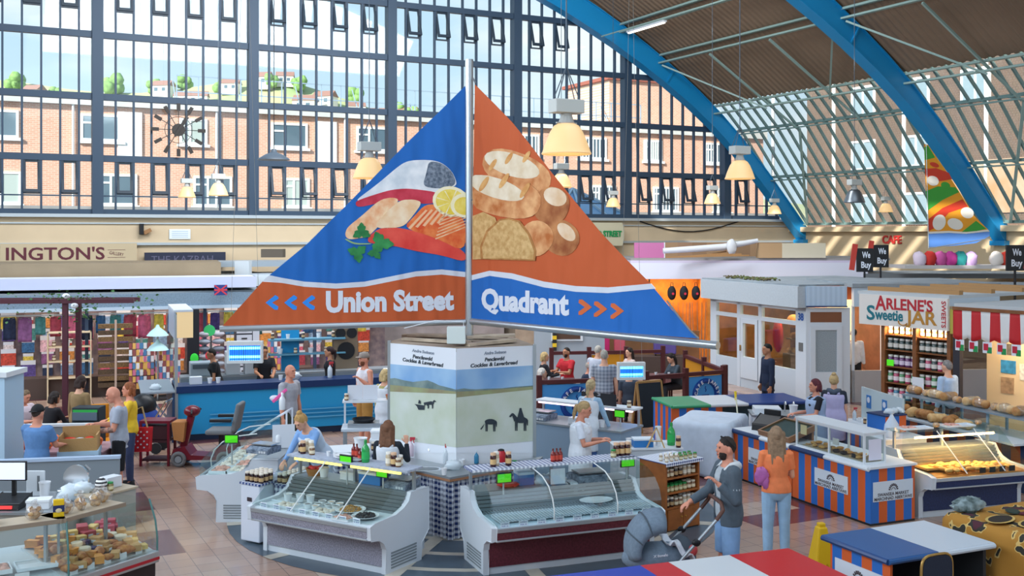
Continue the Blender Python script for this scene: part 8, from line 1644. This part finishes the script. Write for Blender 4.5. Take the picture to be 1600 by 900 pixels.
fence('maroon railed cafe fence with a blue cup sign panel at the right', V((2.82, 22.9, 0)), V((4.65, 23.9, 0)), [None, BP, YP][0:2], sign=True); fence('maroon cafe fence with amber panels running back beside the white shop', V((4.7, 24.0, 0)), V((4.3, 27.0, 0)), [YP, YP]); fence('maroon railed cafe fence with a blue panel beside the kiosk', V((.55, 22.2, 0)), V((2.1, 22.6, 0)), [BP], sign=True); fence('maroon cafe fence with amber panels along the back of the cafe', V((1.0, 27.6, 0)), V((3.9, 28.1, 0)), [None, YP, None])
for i, (px, Y, l) in enumerate(((868, 24.4, 'dark cafe table by the man in red'), (948, 25.3, 'dark cafe table behind the man in the checked shirt'), (1034, 25.2, 'dark cafe table in front of the woman with the phone'))):
    t = thing('cafe_table', l, 'table', at(px, Y)); MB().box(-.45, .45, -.35, .35, .70, .74).build('table_top', M('table_wine', '#4A2A2C', .35), t, bevel=.01); MB().cone((0, 0, .03), (0, 0, .7), .035).build('pedestal', BLACK, t); MB().cone((0, 0, 0), (0, 0, .03), .25, n=18).build('foot', BLACK, t)
    for j in range(2): item('cup', at(px, Y, .742)+V((-.15+.3*j, -.1, 0)), 'white cup on the %s' % l, 'cup', 'cups on cafe table %s' % l[-14:], 0, .8)
for i, (px, Y) in enumerate(((886, 26.15), (912, 23.7), (846, 22.7), (850, 25.6), (984, 26.5), (1059, 25.5), (983, 23.0))):
    c = thing('cafe_chair', ['cafe chair under the man in red', 'cafe chair under the balding man in navy', 'cafe chair under the white haired woman', 'cafe chair under the blonde woman in black', 'cafe chair under the woman in a pale top', 'cafe chair under the woman with the phone', 'cafe chair under the person in the grey cap'][i], 'chair', at(px, Y), 0); sz_ = (.44, .44, .44, .44, .44, .44, .42)[i]; MB().box(-.2, .2, -.2, .2, sz_-.05, sz_-.01).build('seat', M('chair_wine', '#5A2A26', .5), c)
    for x in (-.17, .17):
        for y in (-.17, .17): MB().box(x-.02, x+.02, y-.02, y+.02, 0, sz_-.05).build('leg', M('chair_wine', '#5A2A26'), c)
ab = thing('a_board', 'black chalkboard with a pale wooden frame standing by the cafe', 'sign', at(1022, 22.0), .5); MB().bar((-.3, 0, 0), (-.3, .18, 1.0), .04).bar((.3, 0, 0), (.3, .18, 1.0), .04).bar((-.3, .18, 1.0), (.3, .18, 1.0), .04).build('frame', M('frame_pine', '#A8804E', .6), ab); MB().poly([(-.28, .02, .1), (.28, .02, .1), (.28, .17, .97), (-.28, .17, .97)], (0, .01, 0)).build('chalkboard', M('chalk', '#1E2630', .7), ab); MB().bar((-.3, .36, 0), (-.3, .18, 1.0), .04).bar((.3, .36, 0), (.3, .18, 1.0), .04).build('rear_leg', M('frame_pine', '#A8804E'), ab)
# ---------------------------------------------------------------- white corner shop number 38
K0, K1 = V((5.47, 30.0, 0)), V((7.0, 25.9, 0)); dK = (K1-K0).normalized(); rK = math.atan2(dK.y, dK.x); LK = (K1-K0).length; UP = M('upvc', '#C9D1DA', .4)
k38 = thing('corner_shop', 'white framed corner shop numbered 38 with a lit bakery window', 'shop', K0, rK); pK = lambda x, y, z: K0+Matrix.Rotation(rK, 3, 'Z') @ V((x, y, z))
MB().box(-.1, LK+.02, -.25, .05, 2.25, 2.76).build('fascia', M('fascia_grey', '#B4BEC6', .5, noise=(20, .05)), k38); MB().box(-.1, LK, -.2, 4.2, 2.76, 2.80).build('flat_roof', M('roof_gravel', '#8E979E', .8, noise=(3, .15)), k38)
for x, w_ in ((0, .3), (1.35, .14), (2.35, .14), (LK-.42, .42)): MB().box(x, x+w_, 0, .1, 0, 2.25).build('mullion', UP, k38)
MB().box(0, LK, .0, .09, 2.15, 2.25).box(0, LK, 0, .09, 1.80, 1.90).build('transom', UP, k38); MB().box(.3, 1.35, .02, .08, 0, .72).box(2.49, LK-.42, .02, .08, 0, .72).box(1.49, 2.35, .02, .08, 0, .25).build('lower_panel', M('upvc_panel', '#BCC6D0', .45), k38)
d_ = MB().box(1.52, 1.64, -.01, .07, .25, 1.8).box(2.2, 2.32, -.01, .07, .25, 1.8).box(1.52, 2.32, -.01, .07, 1.68, 1.8).box(1.52, 2.32, -.01, .07, .25, .8).build('door', UP, k38); MB().bar((1.58, -.05, .95), (1.58, -.05, 1.1), .03).build('door_handle', M('brass', '#B88A3A'), d_)
MB().box(.3, LK-.42, .05, .055, .25, 2.15).build('glass', GLASS('shop_glass', '#E6F0F0', .16, .03), k38); MB().box(0, LK, 2.6, 2.7, 0, 2.7).build('back_wall', M('shop_brown', '#6A4434', .7, noise=(3, .3)), k38); MB().box(2.4, LK-.3, .7, 1.1, 0, .95).build('window_shelf', M('shelf_brown', '#7A5A40', .6), k38); MB().box(2.4, LK-.3, .8, 1.1, 1.30, 1.33).build('window_shelf', M('shelf_brown', '#7A5A40'), k38)
l_ = add_light('AREA', 'shop_lamp', 70, (1, .70, .40), (0, 0, 0), (0, 0, -1), 3.2, .4); l_.parent = k38; l_.location = (2.6, .9, 2.6); l_.rotation_euler = (math.radians(20), 0, 0)
for i in range(8): item('cob', pK(2.6+.16*(i % 4)+.05*(i//4), .88, .952+.39*(i//4)), 'round loaf in the window of the corner shop', 'loaf', 'loaves in the corner shop window', i, .9)
ITEMS['basketball'] = ('wicker_globe', lambda o: MB().ell((0, 0, 0), (.17, .17, .17), 14, 10).build('globe', M('wicker_orange', '#D88A3E', .7, bump=(40, .5)), o, True))
for i in range(3): item('basketball', pK(2.65+.42*i, .85, 1.78), 'round orange basket hanging in the corner shop window', 'basket', 'orange baskets in the corner shop window', i)
rd = thing('red_coat', 'red garment hanging inside the corner shop door', 'garment', pK(1.9, .9, 1.75), rK); MB().ell((0, 0, -.4), (.2, .1, .45), 12, 8).build('cloth', M('coat_red', '#C2301E', .7), rd, True)
fitted('house_number', '38', .22, .24, M('number_blue', '#2A5AA8', .5), k38, (LK-.2, -.01, 2.02), (1, 0, 0), bold=.008); MB().box(LK-.28, LK-.12, -.015, 0, 1.2, 1.4).build('call_plate', M('plate_grey', '#6A6A6A', .5), k38)
k2 = thing('door_bay', 'white door bay with a dotted glass door right of number 38', 'shop front', K1, 0); MB().box(0, .95, 0, .08, 0, .25).box(0, .10, 0, .08, 0, 2.25).box(.85, 1.05, 0, .08, 0, 2.25).box(0, .95, 0, .08, 1.82, 1.9).box(0, .95, 0, .08, 2.15, 2.25).build('frame', UP, k2); d_ = MB().box(.10, .85, -.03, .04, .25, .72).box(.10, .22, -.03, .04, .25, 1.82).box(.73, .85, -.03, .04, .25, 1.82).box(.10, .85, -.03, .04, 1.72, 1.82).build('door', UP, k2); MB().box(.22, .73, 0, .01, .72, 1.72).build('dotted_glass', M('dotted', '#8E9AA2', .3, noise=(70, .35)), d_); MB().box(.10, .85, .01, .02, 1.9, 2.15).build('fanlight', M('fanlight_brown', '#7A4A30', .3), k2); MB().box(-.02, .95, -.08, .05, 2.28, 2.76).build('blind_board', STRIPES('blind', ['#B4C8DC', '#AABFD4'], .06, 0), k2); MB().box(-.02, .95, -.12, -.08, 2.27, 2.30).build('blind_rail', NAVY, k2)
k3 = thing('open_shop', 'open fronted shop with a white fascia behind the sweet sign', 'shop', V((8.1, 25.9, 0)), .08); MB().box(0, 3.6, -.1, .05, 2.28, 2.74).build('fascia', M('fascia_pale2', '#B9CCDC', .5), k3); MB().box(0, 3.6, 0, .08, 0, .75).build('counter_front', M('front_grey', '#A8A4A4', .6), k3); MB().box(-.05, 3.6, -.15, 3, 2.74, 2.83).build('roof', M('roof_gravel', '#8E979E'), k3); MB().box(0, 3.6, 2.4, 2.5, 0, 2.7).build('back_wall', M('wall_rust', '#8A4A30', .6), k3); MB().box(.3, 1.0, 2.3, 2.4, 1.0, 2.3).build('lit_shelves', M('lit_shelf', '#E8D8A8', .5, emit=('#FFE2A0', .5)), k3); MB().box(0, .06, 0, .08, 0, 2.3).box(.72, .76, 0, .08, .75, 2.3).build('mullion', UP, k3)
l_ = add_light('AREA', 'shop_lamp', 40, (1, .8, .55), (0, 0, 0), (0, 0, -1), 2.5, .4); l_.parent = k3; l_.location = (1.6, 1.2, 2.6); l_.rotation_euler = (0, 0, 0)
# roofs and clutter behind the right hand shops
slab('grey flat roof behind the sweet shop', P(1300, 447, 29)-V((0, 0, .06)), math.radians(-12), (9, 3.2, .08), '#8B949C', '#7A8288'); slab('second grey roof behind the corner shop, farther back', P(1190, 428, 34)-V((0, 0, .1)), math.radians(-4), (10, 3.5, .10), '#8F969C', '#6E7478')
lf = thing('leaf_litter', 'dry leaves gathered along the roof edge of the corner shop', 'leaves', pK(.4, .1, 2.80), rK); m = MB()
for i in range(160): a = rnd.uniform(0, 6); m.poly([V((rnd.uniform(0, 2.2), rnd.uniform(0, .5), rnd.uniform(.01, .09)))+Matrix.Rotation(a, 3, 'Z') @ V(p)*.05 for p in ((-1, 0, 0), (0, -.4, .3), (1, 0, 0), (0, .4, -.2))]) if 0 else m.ell((rnd.uniform(0, 2.2), rnd.uniform(0, .5), .02+rnd.uniform(0, .05)), (.05, .03, .015), 5, 4, Matrix.Rotation(a, 3, 'X'))
m.build('leaves', M('leaf_brown', '#5E4A36', .9, noise=(6, .4), hx2='#5A6A3A'), lf); lf['kind'] = 'stuff'
for px, py, Y, l, fl in ((1351, 422, 30, 'black We Buy sign with a red slab at the left of the pair', 0), (1376, 415, 31.5, 'black We Buy sign with a red slab at the right of the pair', 0), (1586, 420, 27.5, 'black We Buy sign with a red slab at the right edge of the picture', 1)):
    s_ = thing('we_buy_sign', l, 'sign', P(px, py, Y), -.05); MB().box(-.22, .22, -.04, .04, -.05, .60).build('board', BLACK, s_); fitted('lettering', 'We', .22, .24, P_WHT, s_, (.03, -.045, .42), (1, 0, 0), bold=.006); fitted('lettering', 'Buy', .27, .24, P_WHT, s_, (.03, -.045, .12), (1, 0, 0), bold=.006); x = .32 if fl else -.30; MB().bar((x-.06, -.02, .0), (x+.04, -.02, .72), .14, .05, up=(0, 1, 0)).build('red_slab', M('slab_red', '#B83A2E', .5), s_); MB().box(-.02, .02, -.02, .04, -.9, -.05).build('stand', BLACK, s_)
ITEMS['bundle'] = ('clothes_bundle', lambda o: MB().ell((0, 0, .12), (.22, .18, .2), 12, 8, jit=.12).build('fabric', M('bundle_white', '#D8C8D8', .8), o, True))
for i, (hx, nm) in enumerate((('#D8C8D8', 'pale lilac'), ('#C2302A', 'red'), ('#C85A9A', 'pink'), ('#B83A8A', 'magenta'), ('#1E7A7A', 'teal'), ('#C8A8D8', 'lilac'), ('#D8D0C8', 'white'), ('#C83A2A', 'scarlet'), ('#D8B8A0', 'peach'), ('#E0D0C0', 'cream'))):
    b = thing('clothes_bundle', '%s bundle of clothes in the row on the far roof below the fruit banner' % nm, 'clothes', P(1437+16*i+(40 if i > 5 else 0)*.6, 411, 33)); MB().ell((0, 0, .12), (.2, .18, .24), 12, 8, jit=.13).build('fabric', M('bundle_'+hx[1:], hx, .8), b, True)
sb3 = slab('pale roof ledge carrying the clothes bundles', P(1405, 413, 33.2)-V((0, .5, .12)), 0, (5.2, 1.4, .1), '#C4C0BE')
pp = thing('pink_board', 'pink board standing on the roofs right of the orange sail', 'board', P(991, 406, 35)); MB().box(0, .98, 0, .06, 0, .55).build('board', M('pink_board', '#B86A98', .6), pp); MB().box(.96, .99, -.01, .07, 0, .56).build('edge', WHITE, pp)
ww = thing('wood_boarding', 'brown wooden boarding behind the roofs near the end rib', 'boarding', P(1036, 404, 37), math.radians(3)); MB().box(0, 4.1, 0, .08, -.1, .55).build('boards', STRIPES('boarding', ['#9A7A5A', '#94745A', '#8A6C50'], .5, 0), ww); ww2 = thing('cream_boarding', 'cream box boarding catching sunlight beside the end rib foot', 'boarding', P(1222, 398, 34), math.radians(2)); MB().box(0, 1.38, 0, .5, -.1, .36).build('boards', M('cream_board', '#C9C0A8', .7), ww2); MB().box(-.72, 0, .0, .4, -.1, .36).build('tan_boards', M('tan_board', '#B0906A', .7), ww2)
wp = thing('white_pipe', 'long white wrapped pipe lying across the roofs near the end rib', 'pipe', P(1036, 393, 34)); w0 = wp.location; MB().tube([P(1036, 392, 34)-w0, P(1130, 386, 34)-w0, P(1184, 376, 34)-w0], [.09, .11, .07], 10).build('pipe', M('wrap_white', '#C9CCD0', .6, bump=(8, .4)), wp, True); MB().ell(P(1143, 386, 33.8)-w0, (.16, .12, .25), 12, 8, jit=.1).build('knot', M('wrap_white', '#C9CCD0'), wp, True)
for i in range(4): o = MB().bar(P(1040+20*i, 402-i, 33+.3*i), P(1170-12*i, 399-2*i, 33.3+.3*i), .08, .04).build('timber_batten', M('batten_wood', '#A87F52', .7)); tag(o, 'timber batten lying across the roofs under the white pipe', 'batten', 'timber battens on the roofs')
slab('flat grey roof carrying the white pipe and boarding', P(985, 404, 33.9)-V((0, 0, .06)), math.radians(2), (8.2, 4.2, .06), '#8E8A86')
